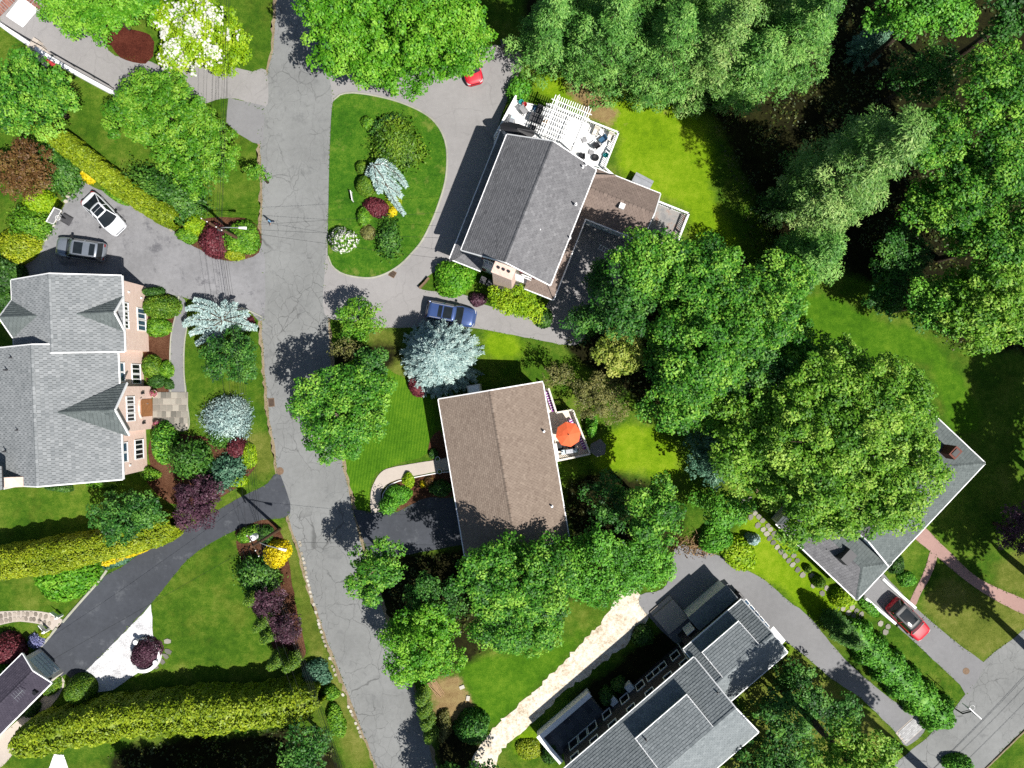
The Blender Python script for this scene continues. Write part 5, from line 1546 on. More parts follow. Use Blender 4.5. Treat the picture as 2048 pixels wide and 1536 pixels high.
# ---------- pink brick house with grey slate roof (left)
a = House('brick_house', 'pink brick house with grey shingle roof and front gables', (-40, 0), 2.3, 'sh_grey', 0.31, 0.36, sig=0.12, gapf=0.91, lip=0.055)
HE = 5.6
a.gable(-5.92, 4.26, 2.85, 9.84, HE, 8.25, 0.42, wall='pinkbrick')
a.gable(-8.25, 3.62, -8.95, 3.55, HE, 8.75, 0.42, wall='pinkbrick')
def cross_gable(hs, yc, half, xf, xa, he, hr, tile, wall=None, face=1):
    """gable whose ridge runs across the main roof from its front xf back to xa (both tiles and valley)"""
    yn, ys = yc + half, yc - half
    xe = xf - face * 0.02
    xv = xa
    # the eave corners run back to where they meet the main roof
    if face > 0:
        hs.facet([(xf, yn, he), (xf - 0.25, yn, he), (xv, yc, hr), (xf, yc, hr)], tile)
        hs.facet([(xf - 0.25, ys, he), (xf, ys, he), (xf, yc, hr), (xv, yc, hr)], tile)
    else:
        hs.facet([(xf + 0.25, yn, he), (xf, yn, he), (xf, yc, hr), (xv, yc, hr)], tile)
        hs.facet([(xf, ys, he), (xf + 0.25, ys, he), (xv, yc, hr), (xf, yc, hr)], tile)
    hs.cap((xv, yc, hr + 0.02), (xf, yc, hr + 0.02), tile, 0.26)
    for y in (yn, ys):
        hs.tr.bar((xf + face * 0.05, y, he - 0.04), (xf + face * 0.05, yc, hr - 0.04), 0.10, 0.20)
    if wall:
        xw = xf - face * 0.42
        mb = MB()
        b = xw - face * 3.2
        p0, p1 = min(xw, b), max(xw, b)
        vs = [(p0, ys + .3, 0), (p1, ys + .3, 0), (p1, yn - .3, 0), (p0, yn - .3, 0), (p0, ys + .3, he - .02), (p1, ys + .3, he - .02), (p1, yn - .3, he - .02), (p0, yn - .3, he - .02), (xw, yc, hr - 0.35)]
        mb.hexa(vs[:8])
        mb.add([(xw, ys + .3, he - .02), (xw, yn - .3, he - .02), (xw, yc, hr - .3), (xw - face * 0.3, ys + .3, he - .02), (xw - face * 0.3, yn - .3, he - .02), (xw - face * .3, yc, hr - .3)],
               [(0, 1, 2), (5, 4, 3), (0, 3, 4, 1), (1, 4, 5, 2), (2, 5, 3, 0)])
        mb.obj('wall', M[wall], hs.root)
cross_gable(a, 6.3, 1.62, 4.32, 0.98, HE, 7.3, 'sh_green')
a_face = MB().add([(3.90, 4.95, HE - .3), (3.90, 7.65, HE - .3), (3.90, 6.3, 7.0), (3.7, 4.95, HE - .3), (3.7, 7.65, HE - .3), (3.7, 6.3, 7.0)], [(0, 1, 2), (5, 4, 3), (0, 3, 4, 1), (1, 4, 5, 2), (2, 5, 3, 0)])
a_face.obj('gable_face', M['pinkbrick'], a.root)
cross_gable(a, -2.5, 2.42, 4.34, -0.72, HE, 7.9, 'sh_green', 'pinkbrick')
cross_gable(a, 6.25, 1.68, -5.98, -2.6, HE, 7.35, 'sh_green', 'pinkbrick', -1)
# windows: upper row and lower row along the front
XF1, XF2, XF3 = 3.84, 3.20, 3.92
for y in (5.45, 6.3, 7.15): a.window((XF1, y, 4.55), (1, 0), 0.62, 1.25, cols=2)
for y in (5.6, 6.75): a.window((XF1, y, 1.35), (1, 0), 0.9, 1.45, cols=2, pane='glass_blue')
for y in (0.55, 1.45): a.window((XF2, y, 4.45), (1, 0), 0.75, 1.2, cols=1, pane='glass_blue')
for y in (0.35, 1.35): a.window((XF2, y, 1.55), (1, 0), 0.8, 1.5, cols=2)
for y in (-3.3, -2.5, -1.7): a.window((XF3, y, 4.3), (1, 0), 0.58, 1.3, cols=2)
for y in (-7.05, -6.1): a.window((XF2, y, 4.45), (1, 0), 0.75, 1.2, cols=1, pane='glass_blue')
for y in (-7.0, -6.05): a.window((XF2, y, 1.55), (1, 0), 0.8, 1.5, cols=2)
# arched entrance
d = MB()
d.box((XF3 + 0.03, -2.5, 1.15), (0.06, 1.7, 2.3))
dr = d.obj('door', M['teak'], a.root)
MB().box((XF3 + 0.09, -2.1, 1.1), (0.05, 0.06, 0.22)).obj('handle', M['metal'], dr)
ar = MB()
for i in range(12):
    t0, t1 = math.pi * i / 12, math.pi * (i + 1) / 12
    ar.bar((XF3 + 0.06, -2.5 + math.cos(t0) * 0.95, 2.25 + math.sin(t0) * 0.5), (XF3 + 0.06, -2.5 + math.cos(t1) * 0.95, 2.25 + math.sin(t1) * 0.5), 0.14, 0.12)
ar.obj('door_arch', M['pinkbrick'], a.root)
for y in (-1.05, -3.95):
    l = MB().box((XF3 + 0.12, y, 2.0), (0.18, 0.16, 0.32)).lathe([(0.02, 0.17), (0.14, 0.20), (0.02, 0.34)], (XF3 + 0.12, y, 2.0), 6)
    l.obj('wall_lamp', M['black'], a.root)
for y, z in ((8.6, 3.6), (8.3, 1.2), (-7.9, 3.4)):
    MB().box((XF1 - (0.64 if y < 0 else 0) + 0.05, y, z), (0.1, 0.16, 0.2)).obj('security_light', M['white'], a.root)
for px, py, h in ((23, 715, 7.4), (12, 740, 7.2), (35, 860, 7.6), (9, 903, 7.0)):
    x, y = a.L(px, py, h)
    a.pipe(x, y, h, 0.35, 0.06, 'darkgrey')
# rear wing seen over the ridge
x0, y0 = a.L(46, 957, 7.9)
wg = MB().box((x0 - 0.85, y0 - 0.3, 3.95), (1.7, 0.9, 7.9))
wg.obj('wall', M['pinkbrick'], a.root)
wg = MB().box((x0 - 2.9, y0 - 0.35, 3.9), (2.35, 0.9, 7.8)); wg.obj('bay_wall', M['white'], a.root)
a.window((x0 - 3.1, y0 - 0.81, 6.9), (0, -1), 0.6, 0.7, cols=1, pane='glass_blue')
a.facet([(x0 - 4.2, y0 + 1.9, 7.85), (x0 - 4.2, y0 - 0.9, 7.85), (x0 - 1.6, y0 - 0.9, 8.3), (x0 - 1.6, y0 + 1.2, 8.3)], 'sh_grey')
MB().box((x0 - 1.75, y0 - 0.86, 4.0), (0.1, 0.1, 7.8)).obj('drainpipe', M['white'], a.root)
a.done()

# ---------- charcoal-roofed house by the loop
b = House('gabled_house', 'charcoal shingled gable house with white skirt roof and brick chimney', (1.52, 15.97), -21.6, 'sh_dark', 0.24, 0.32)
b.gable(-4.38, 4.37, -5.65, 5.75, 6.0, 9.0, 0.35, wall='offwhite')
# skirt roof round the ground floor
def skirt(hs, xi0, xi1, yi0, yi1, d, zi, zo, tile, parts):
    if 'w' in parts: hs.facet([(xi0 - d, yi1 + d, zo), (xi0 - d, yi0 - d, zo), (xi0, yi0, zi), (xi0, yi1, zi)], tile)
    if 'e' in parts: hs.facet([(xi1 + d, yi0 - d, zo), (xi1 + d, yi1 + d, zo), (xi1, yi1, zi), (xi1, yi0, zi)], tile)
skirt(b, -4.0, 4.0, -5.3, 5.3, 1.45, 4.2, 3.3, 'sh_dark', 'w')
b.facet([(5.15, -6.4, 3.3), (5.15, 2.0, 3.3), (4.0, 2.0, 4.1), (4.0, -5.3, 4.1)], 'sh_tan')
b.facet([(-5.45, -6.45, 3.3), (-2.3, -6.45, 3.3), (-2.3, -5.4, 4.2), (-4.0, -5.4, 4.2)], 'sh_dark')
b.facet([(2.2, -6.45, 3.3), (5.15, -6.45, 3.3), (4.0, -5.4, 4.1), (2.2, -5.4, 4.1)], 'sh_tan')
gw = MB()
gw.box((0, 0, 1.6), (10.0, 12.0, 3.2)); gw.obj('wall', M['white'], b.root)
for p0, p1 in (((-5.5, -6.5, 3.25), (-5.5, 6.75, 3.25)), ((5.22, -6.5, 3.25), (5.22, 2.0, 3.25)), ((-5.5, -6.5, 3.25), (-2.3, -6.5, 3.25)), ((2.2, -6.5, 3.25), (5.22, -6.5, 3.25))):
    b.tr.bar(p0, p1, 0.12, 0.16)
YS = -6.0
for x in (-1.75, 2.05):
    b.window((x, YS + 0.62 - 0.22, 4.9), (0, -1), 0.8, 1.2, cols=2)
for x in (-2.9, 2.9):
    b.window((x, YS, 1.8), (0, -1), 0.9, 1.3, cols=2)
for x, z, y in ((-2.35, 4.9, -5.42), (-1.1, 4.9, -5.42), (1.45, 4.9, -5.42), (2.65, 4.9, -5.42), (-3.6, 1.8, -6.02), (-2.2, 1.8, -6.02), (2.2, 1.8, -6.02), (3.6, 1.8, -6.02)):
    MB().box((x, y - 0.03, z), (0.36, 0.07, 1.35)).obj('shutter', M['maroon'], b.root)
ch = MB()
ch.hexa([(-0.85, -7.0, 0), (1.15, -7.0, 0), (1.15, -5.9, 0), (-0.85, -5.9, 0), (-0.75, -6.95, 9.6), (1.05, -6.95, 9.6), (1.05, -6.05, 9.6), (-0.75, -6.05, 9.6)])
cho = ch.obj('chimney', M['chimbrick'], b.root)
cp = MB().box((0.15, -6.5, 9.66), (1.95, 1.05, 0.14)); cp.obj('chimney_cap', M['chimbrick'], cho)
for x in (-0.35, 0.12, 0.6):
    MB().lathe([(0.13, 0), (0.13, 0.18), (0.09, 0.18)], (x, -6.42, 9.72), 8).obj('flue', M['black'], cho)
# rear wing with tan roof
b.gable(4.2, 10.94, 1.9, 6.68, 3.35, 5.0, 0.3, along='x', tile='sh_tan', wall='siding')
b.facet([(4.6, 5.2, 3.9), (6.4, 6.7, 3.4), (6.2, 6.7, 3.6), (4.4, 5.75, 4.6)], 'sh_tan')
for x in (5.6, 7.4, 9.6): b.window((x, 2.14, 2.3), (0, -1), 0.9, 0.9, cols=2)
MB().box((7.9, 3.8, 5.0), (0.5, 0.5, 0.35)).obj('roof_vent', M['white'], b.root)
for px, py, h in ((1080, 460, 7.6), (1152, 408, 7.2), (1140, 475, 6.3), (1172, 328, 7.0), (1166, 333, 7.2)):
    x, y = b.L(px, py, h)
    b.pipe(x, y, h - 0.2, 0.45, 0.08, 'white')
b.done()

# ---------- brown-roofed house in the middle
c = House('ranch_house', 'plain gable house with brown shingle roof beside the orange parasol', (-0.78, -8.0), 9.55, 'sh_brown', 0.21, 0.30)
c.gable(-4.94, 4.95, -7.45, 7.47, 4.4, 6.6, 0.45, wall='offwhite')
for px, py, h in ((1088, 863, 5.0), (1104, 1013, 5.1)):
    x, y = c.L(px, py, h)
    c.pipe(x, y, h - 0.15, 0.45, 0.08)
cx, cy = c.L(948, 779, 3.2)
bx_ = MB().box((cx, cy + 0.0, 1.7), (1.25, 0.9, 3.4)); o = bx_.obj('chimney', M['offwhite'], c.root)
MB().box((cx, cy + 0.02, 3.46), (1.0, 0.66, 0.12)).obj('chimney_cap', M['white'], o)
for y in (-5.2, -3.4, 3.2, 5.2): c.window((-4.49, y, 2.6), (-1, 0), 1.1, 1.2, cols=2)
c.window((4.50, 3.0, 2.2), (1, 0), 1.8, 2.0, cols=2)
x0, y0 = c.L(905, 925, 0)
MB().box((-4.52, y0, 1.15), (0.08, 1.0, 2.1)).obj('door', M['teak'], c.root)
st = MB().box((-4.9, y0, 0.12), (0.9, 1.9, 0.24)); st.obj('door_step', M['concrete'], c.root)
c.done()

# ---------- grey house with long dormers (bottom)
D = House('dormer_house', 'large charcoal house with blue-grey roof and long shed dormers', (16, -30), 40.7, 'sh_slate', 0.26, 0.34)
D.gable(-12.5, 3.7, -6.15, 2.95, 5.5, 8.4, 0.35, along='x', wall='darkwall')
D.gable(3.4, 10.58, -2.75, 3.76, 4.6, 7.0, 0.35, along='x', wall='darkwall')
def shed_dormer(hs, u0, u1, vw, vr, zlow, zwin, zr, tile, nwin):
    """shed dormer on the +y slope: front wall at y=vw from zlow to zwin, roof rising back to the ridge"""
    hs.facet([(u1, vw + 0.25, zwin), (u0, vw + 0.25, zwin), (u0, vr, zr + 0.05), (u1, vr, zr + 0.05)], tile)
    mb = MB()
    mb.add([(u0 + .1, vw, zlow - .3), (u1 - .1, vw, zlow - .3), (u1 - .1, vw, zwin), (u0 + .1, vw, zwin), (u0 + .1, vr, zr - .1), (u1 - .1, vr, zr - .1), (u0 + .1, vr, zlow), (u1 - .1, vr, zlow)],
           [(0, 1, 2, 3), (0, 3, 4, 6), (1, 7, 5, 2), (3, 2, 5, 4)])
    mb.obj('dormer_wall', M['white'], hs.root)
    for i in range(nwin):
        x = u0 + (u1 - u0) * (i + 0.7) / (nwin + 0.4)
        hs.window((x, vw + 0.01, (zlow + zwin) / 2 + 0.0), (0, 1), (u1 - u0) / nwin * 0.45, (zwin - zlow) * 0.55, cols=2)
    hs.tr.bar((u0 - .05, vw + 0.3, zwin - 0.07), (u1 + .05, vw + 0.3, zwin - 0.07), 0.12, 0.14)
    for u in (u0, u1):
        hs.tr.bar((u, vw + 0.25, zwin - .05), (u, vr, zr - .02), 0.10, 0.14)
shed_dormer(D, -5.0, 1.1, 1.30, -1.55, 6.25, 7.25, 8.42, 'sh_slate', 5)
shed_dormer(D, 4.6, 9.0, 2.75, 0.55, 5.15, 6.05, 7.02, 'sh_slate', 4)
for x in (-11.0, -8.6, -6.3, -4.0, -1.7, 0.6, 2.6):
    D.window((x, 2.61, 4.35), (0, 1), 0.85, 1.15, cols=1)
for x in (-6.6, -4.3, -2.3, 2.2):
    D.window((x, 2.61, 1.6), (0, 1), 0.85, 1.25, cols=1)
D.window((-0.2, 2.61, 1.6), (0, 1), 2.3, 1.1, cols=3)
for x in (-10.9, -9.7, -8.5):
    D.window((x, 2.61, 1.7), (0, 1), 0.95, 1.5, cols=1)
for x in (-5.4, -3.3):
    MB().box((x, 2.98, 0.9), (0.75, 0.7, 0.7)).obj('cooling_unit', M['white'], D.root)
for p0, p1 in (((3.1, 2.75, 0.1), (3.1, 2.75, 5.2)),):
    MB().tube([p0, p1], 0.06, 6).obj('drainpipe', M['white'], D.root)
# pent strip and awnings at the drive end
D.facet([(10.5, 5.0, 2.6), (5.6, 5.0, 2.6), (5.6, 3.5, 3.1), (10.5, 3.5, 3.1)], 'sh_slate')
MB().box((8.0, 4.2, 1.25), (4.7, 1.3, 2.5)).obj('porch_wall', M['white'], D.root)
for i in range(5):
    y = 2.75 - i * 0.72
    o = MB().hexa([(10.35, y - .62, 2.9), (11.05, y - .62, 2.6), (11.05, y, 2.6), (10.35, y, 2.9), (10.35, y - .62, 2.94), (11.05, y - .62, 2.64), (11.05, y, 2.64), (10.35, y, 2.94)]).obj('canopy_frame', M['white'], D.root)
    MB().hexa([(10.42, y - .56, 2.92), (10.98, y - .56, 2.68), (10.98, y - .06, 2.68), (10.42, y - .06, 2.92), (10.42, y - .56, 2.945), (10.98, y - .56, 2.70), (10.98, y - .06, 2.70), (10.42, y - .06, 2.945)]).obj('pane', M['glass_blue'], o)
MB().hexa([(10.3, -2.75, 2.95), (11.3, -2.75, 2.7), (11.3, -0.95, 2.7), (10.3, -0.95, 2.95), (10.3, -2.75, 3.0), (11.3, -2.75, 2.75), (11.3, -0.95, 2.75), (10.3, -0.95, 3.0)]).obj('awning', M['white'], D.root)
for px, py, h in ((1292, 1480, 7.6), (1435, 1385, 7.4)):
    x, y = D.L(px, py, h)
    D.pipe(x, y, h - 0.15, 0.4, 0.07, 'darkgrey')
# entrance porch
o = MB().box((4.3, 5.3, 0.2), (2.6, 2.4, 0.4)).box((4.3, 6.7, 0.1), (2.6, 0.5, 0.2)); o.obj('porch_step', M['concrete'], D.root)
MB().box((4.9, 3.72, 1.5), (1.0, 0.08, 2.1)).obj('door', M['white'], D.root)
D.done()
# terrace
tz = 0.95
trr = thing('terrace', 'dark slate terrace with white parapet below the charcoal wall', 'terrace', (16, -30, 0), math.radians(40.7))
MB().box((-9.95, 3.55, 0.45), (6.1, 2.6, 0.9)).obj('base', M['grey'], trr)
MB().box((-10.0, 5.05, 0.65), (6.6, 0.4, 1.3)).box((-13.15, 3.35, 0.65), (0.4, 3.0, 1.3)).obj('parapet', M['white'], trr)
MB().box((-10.0, 5.05, 1.33), (6.75, 0.5, 0.06)).box((-13.15, 3.3, 1.33), (0.5, 3.0, 0.06)).obj('parapet_cap', M['white'], trr)
rr = random.Random(3)
sl = None
for i in range(10):
    for j in range(4):
        mb = MB().box((0, 0, 0), (0.57, 0.60, 0.04), a=rr.random())
        o = mb.obj('tile', M['slate'], trr, attr=True)
        o.location = (-12.6 + i * 0.60, 2.55 + j * 0.63, 0.92 + rr.uniform(-0.004, 0.004))

# ---------- hipped house under the oak (right)
e = House('hipped_house', 'grey hipped-roof house half hidden by the huge oak', (37, -12), 46.7, 'sh_green', 0.24, 0.30)
# main body: ridge along x at y=1.05, hipped at the far end
x0, x1, y0, y1, yr, he, hr = -4.6, 8.95, -3.1, 5.2, 1.05, 3.0, 5.3
e.facet([(x0, y0, he), (x1, y0, he), (x1 - 4.1, yr, hr), (x0, yr, hr)], 'sh_green')
e.facet([(x1, y1, he), (x0, y1, he), (x0, yr, hr), (x1 - 4.1, yr, hr)], 'sh_dark')
e.facet([(x1, y0, he), (x1, y1, he), (x1 - 4.1, yr, hr), (x1 - 4.11, yr, hr)][:3], 'sh_green')
e.cap((x0, yr, hr + .02), (x1 - 4.1, yr, hr + .02)); e.cap((x1, y0, he + .03), (x1 - 4.1, yr, hr + .02)); e.cap((x1, y1, he + .03), (x1 - 4.1, yr, hr + .02))
# garage wing: ridge along y at x=-6.5, hipped at the near end
gx0, gx1, gy0, gy1, xr, ge, gr = -9.0, -4.1, -3.15, 7.5, -6.55, 3.0, 4.35
e.facet([(gx0, gy1, ge), (gx0, gy0, ge), (xr, gy0 + 2.45, gr), (xr, gy1 - 2.45, gr)], 'sh_dark')
e.facet([(gx1, gy0, ge), (gx1, gy1, ge), (xr, gy1 - 2.45, gr), (xr, gy0 + 2.45, gr)], 'sh_green')
e.facet([(gx0, gy0, ge), (gx1, gy0, ge), (xr, gy0 + 2.45, gr)], 'sh_green')
e.facet([(gx1, gy1, ge), (gx0, gy1, ge), (xr, gy1 - 2.45, gr)], 'sh_green')
e.cap((xr, gy0 + 2.45, gr + .02), (xr, gy1 - 2.45, gr + .02)); e.cap((gx0, gy0, ge + .03), (xr, gy0 + 2.45, gr + .02)); e.cap((gx1, gy0, ge + .03), (xr, gy0 + 2.45, gr + .02))
w1 = MB().box((2.2, 1.05, 1.45), (12.6, 7.4, 2.9)); w1.obj('wall', M['offwhite'], e.root)
w1 = MB().box((-6.55, 2.2, 1.45), (4.2, 9.8, 2.9)); w1.obj('wall', M['offwhite'], e.root)
MB().add([(-4.5, -2.6, 3.0), (-4.5, 4.7, 3.0), (-4.5, 1.05, 5.15), (-4.3, -2.6, 3.0), (-4.3, 4.7, 3.0), (-4.3, 1.05, 5.15)], [(0, 1, 2), (5, 4, 3), (0, 3, 4, 1), (1, 4, 5, 2), (2, 5, 3, 0)]).obj('gable_face', M['siding'], e.root)
for p0, p1 in (((x0, y0 - .06, he - .08), (x1, y0 - .06, he - .08)), ((x1 + .06, y0, he - .08), (x1 + .06, y1, he - .08)), ((gx0 - .06, gy0, ge - .08), (gx0 - .06, gy1, ge - .08)), ((gx0, gy0 - .06, ge - .08), (gx1, gy0 - .06, ge - .08)), ((x0, y0, he + .02), (x0, yr, hr + .02)), ((x0, y1, he + .02), (x0, yr, hr + .02))):
    e.tr.bar(p0, p1, 0.12, 0.14)
for y in (-1.8, 0.5):
    pass
MB().box((-6.55, -2.72, 1.2), (3.0, 0.08, 2.2)).obj('garage_door', M['white'], e.root)
for x in (-1.5, 1.5, 4.5): e.window((x, -2.66, 1.6), (0, -1), 1.2, 1.2, cols=2)
MB().box((7.2, -2.67, 1.1), (1.0, 0.08, 2.1)).obj('door', M['maroon'], e.root)
cb = MB().box((6.75, 1.1, 4.9), (1.05, 0.75, 2.2)); o = cb.obj('chimney', M['brick_red'], e.root)
MB().box((6.75, 1.1, 6.03), (0.7, 0.45, 0.08)).obj('flue', M['black'], o)
cb = MB().hexa([(-7.6, 0.6, 3.6), (-6.1, 0.6, 3.6), (-6.1, 1.7, 3.6), (-7.6, 1.7, 3.6), (-7.5, 0.7, 5.0), (-6.2, 0.7, 5.0), (-6.2, 1.6, 5.0), (-7.5, 1.6, 5.0)]); cb.obj('chimney', M['darkgrey'], e.root)
xx, yy = e.L(1652, 1098, 3.6); e.pipe(xx, yy, 3.6, 0.3, 0.06, 'darkgrey')
e.done()

# ---------- plum-roofed house (lower left)
f_ = House('plum_house', 'low house with plum-grey roof and pale blue garage front', (-46, -29), 45, 'sh_plum', 0.22, 0.30)
f_.gable(-9.5, 1.25, -0.98, 2.95, 2.7, 3.35, 0.3, along='x', wall='offwhite')
MB().box((0.99, 0.98, 1.2), (0.06, 2.5, 2.1)).obj('garage_door', M['siding'], f_.root)
for z in (0.6, 1.1, 1.6):
    MB().box((1.03, 0.98, z), (0.03, 2.45, 0.03)).obj('door_groove', M['grey'], f_.root)
MB().box((1.0, -0.55, 2.1), (0.2, 0.16, 0.3)).obj('wall_lamp', M['black'], f_.root)
at_ = MB().tube([(-0.6, 0.2, 2.9), (-0.6, 0.2, 4.3)], 0.025, 5).tube([(-1.2, 0.2, 4.25), (0.0, 0.2, 4.25)], 0.018, 4)
for k in range(5):
    at_.tube([(-1.1 + k * 0.25, -0.3 + 0.03 * k, 4.25), (-1.1 + k * 0.25, 0.7 - 0.03 * k, 4.25)], 0.014, 4)
at_.obj('antenna', M['metal'], f_.root)
MB().box((-0.25, -0.6, 3.0), (0.35, 0.35, 0.4)).obj('roof_vent', M['black'], f_.root)
f_.done()

# ---------- corner of the house at the top left
gt = thing('corner_house', 'white corner of a house at the upper left edge', 'house', (*W(-30, -40), 0), math.radians(-52))
MB().box((0, 0, 1.4), (5.0, 3.4, 2.8)).obj('wall', M['white'], gt)
MB().box((0, 0, 2.92), (5.3, 3.7, 0.22)).obj('roof', M['grey'], gt)

def place_pieces(parent, name, mat, items, share=None):
    for (x, y, z, sx, sy, sz, rz, tone, seedv) in items:
        rr = random.Random(seedv)
        n = 6
        pts = []
        for k in range(n):
            t = 6.283 * (k + rr.uniform(-0.18, 0.18)) / n
            ca, sa = math.cos(t), math.sin(t)
            q = 1 / max(abs(ca), abs(sa)) ** 0.7
            pts.append((ca * sx / 2 * q * rr.uniform(0.9, 1.02), sa * sy / 2 * q * rr.uniform(0.9, 1.02)))
        mb = MB().prism(pts, 0, sz, tone)
        o = mb.obj(name, M[mat], parent, attr=True)
        o.location = (x, y, z)
        o.rotation_euler = (0, 0, rz)

# flagstone patio and walks
pat = thing('patio', 'grey flagstone entrance patio of the pink brick house', 'patio', (*W(341, 822), 0))
MB().box((0, 0, 0.03), (3.5, 3.8, 0.06)).obj('base', M['concrete'], pat)
rr = random.Random(5); it = []
for i in range(6):
    x = -1.75
    y = -1.9 + (i + 0.5) * 3.8 / 6
    while x < 1.7:
        w = rr.choice((0.45, 0.6, 0.8))
        w = min(w, 1.75 - x)
        if w > 0.2:
            mb = MB().box((0, 0, 0), (w - 0.04, 3.8 / 6 - 0.04, 0.05), a=rr.random())
            o = mb.obj('flagstone', M['flag'], pat, attr=True); o.location = (x + w / 2, y, 0.075 + rr.uniform(-.004, .004))
        x += w
def stone_walk(label, plan, width, mat, size, name='stone_walk', cat='path', gap=0.0, z=0.02):  # plan: line of the stones in image pixels
    pts = smooth_open([W(*p) for p in plan], size * 0.95)
    ox, oy = pts[0]
    root = thing(name, label, cat, (ox, oy, 0))
    rr = random.Random(int(plan[0][0]))
    it = []
    for i in range(len(pts) - 1):
        d = (pts[i + 1] - pts[i]).normalized(); s = Vector((-d.y, d.x)); rz = math.atan2(d.y, d.x)
        k = max(1, round(width / size))
        for j in range(k):
            if rr.random() < gap: continue
            o = (j - (k - 1) / 2) * width / k
            p = pts[i] + s * (o + rr.uniform(-.05, .05)) + d * rr.uniform(-.05, .05)
            it.append((p.x - ox, p.y - oy, z, size * rr.uniform(.78, 1.0), width / k * rr.uniform(.8, .98), 0.05, rz + rr.uniform(-.15, .15), rr.random(), rr.randrange(9999)))
    place_pieces(root, 'stone', mat, it)
    return root
sheet('path', [(-20, 1228), (20, 1222), (70, 1222), (108, 1228), (126, 1240), (110, 1262), (85, 1250), (40, 1243), (0, 1250), (-20, 1256)], 0.02, M['concrete'], 'pale mortar bed of the flagstone walk to the dark driveway', 'path', jit=0.01)
stone_walk('multicoloured flagstone walk leading to the dark driveway', [(-10, 1240), (30, 1233), (70, 1234), (108, 1244)], 1.05, 'flag_warm', 0.42, z=0.022)
stone_walk('broken flagstone walk beside the hipped-roof house', [(1492, 1000), (1505, 1030), (1530, 1055), (1560, 1090), (1590, 1125), (1630, 1165), (1680, 1205), (1730, 1240), (1782, 1262)], 1.3, 'flag', 0.6, gap=0.2)
stone_walk('curved flagstone paving round the white planter', [(335, 1282), (336, 1302), (325, 1322), (300, 1338)], 0.8, 'flag', 0.55)
stone_walk('row of white rocks edging the lower road', [(600, 1085), (612, 1145), (625, 1200), (640, 1255), (655, 1300), (668, 1340), (680, 1375), (705, 1430), (730, 1490)], 0.3, 'rock', 0.42, name='rock_edging', cat='edging', gap=0.35)
stone_walk('rough stones along the worn driveway edge', [(140, 385), (125, 415), (105, 450), (88, 485)], 0.5, 'rock', 0.45, name='rock_edging', cat='edging', gap=0.2)
stone_walk('pale rocks edging the bed below the diagonal hedge', [(260, 410), (300, 432), (330, 450), (352, 468)], 0.3, 'rock', 0.5, name='rock_edging', cat='edging', gap=0.5)
stone_walk('stepping slabs in the shaded back yard', [(1214, 524), (1210, 545)], 0.5, 'flag', 0.95, name='stepping_stones')
br = thing('brick_apron', 'white brick apron at the end of the long grey driveway', 'paving', (*W(1821, 1459), 0), math.radians(42))
rr = random.Random(8)
bm_ = None
for i in range(9):
    for j in range(8):
        mb = MB().box((0, 0, 0), (0.265, 0.155, 0.05), a=rr.random())
        o = mb.obj('brick', M['apron'], br, attr=True)
        o.location = (-1.15 + (i + (j % 2) * 0.5) * 0.272, -0.6 + j * 0.168, 0.035)
MB().box((0.02, 0, 0.012), (2.75, 1.5, 0.03)).obj('bed', M['concrete'], br)
for nm, pl in (('long', [(-10, 32), (14, 8), (44, -24)]), ('short', [(58, -6), (70, 4), (84, 14)])):
    pts = smooth_open([W(*p) for p in pl], 0.2)
    root = thing('brick_border', 'long red brick border beside the white concrete pad' if nm == 'long' else 'short red brick border at the far side of the white pad', 'paving', (pts[0].x, pts[0].y, 0))
    rr = random.Random(4)
    for i in range(len(pts) - 1):
        d = (pts[i + 1] - pts[i]).normalized(); s = Vector((-d.y, d.x))
        for j in range(4 if nm == 'long' else 2):
            p = pts[i] + s * (j * 0.24 - 0.3)
            o = MB().box((0, 0, 0), (0.185, 0.225, 0.05), a=rr.random()).obj('brick', M['brick_red'], root, attr=True)
            o.location = (p.x - pts[0].x, p.y - pts[0].y, 0.05); o.rotation_euler = (0, 0, math.atan2(d.y, d.x))
# ------------------------------------------------------------------ decks and garden furniture
def deck(label, org, rz_deg, outline, z, floor_mat, rail_runs, rail_mat='white', rail_h=0.95, board=None, infill=None, name='deck', board_dir=0):
    root = thing(name, label, 'deck', (org[0], org[1], 0), math.radians(rz_deg))
    xs = [p[0] for p in outline]; ys = [p[1] for p in outline]
    fl = MB().prism(outline, z - 0.16, z)
    fo = fl.obj('floor', M[floor_mat], root)
    for x, y in outline:
        MB().box((x * 0.985, y, (z - 0.16) / 2), (0.14, 0.14, z - 0.16)).obj('post', M[rail_mat], root)
    for run in rail_runs:
        p0, p1 = Vector((*run[0], z)), Vector((*run[1], z))
        up = Vector((0, 0, 1))
        rl = MB().bar(p0 + up * rail_h, p1 + up * rail_h, 0.16, 0.06).bar(p0 + up * 0.12, p1 + up * 0.12, 0.06, 0.06)
        r = rl.obj('railing', M[rail_mat], root)
        k = max(2, int((p1 - p0).length / 0.17))
        bl = MB()
        for i in range(1, k):
            q = p0.lerp(p1, i / k)
            bl.box((q.x, q.y, z + rail_h * 0.52), (0.05, 0.05, rail_h * 0.82))
        o = bl.obj('balusters', M[rail_mat if len(run) < 3 else run[2]], r); o['kind'] = 'stuff'
        n = max(1, round((p1 - p0).length / 2.0))
        for i in range(n + 1):
            q = p0.lerp(p1, i / n)
            MB().box((q.x, q.y, z + rail_h * 0.5), (0.13, 0.13, rail_h + 0.08)).obj('post', M[rail_mat], root)
    return root
BO, BR = (1.52, 15.97), -21.6
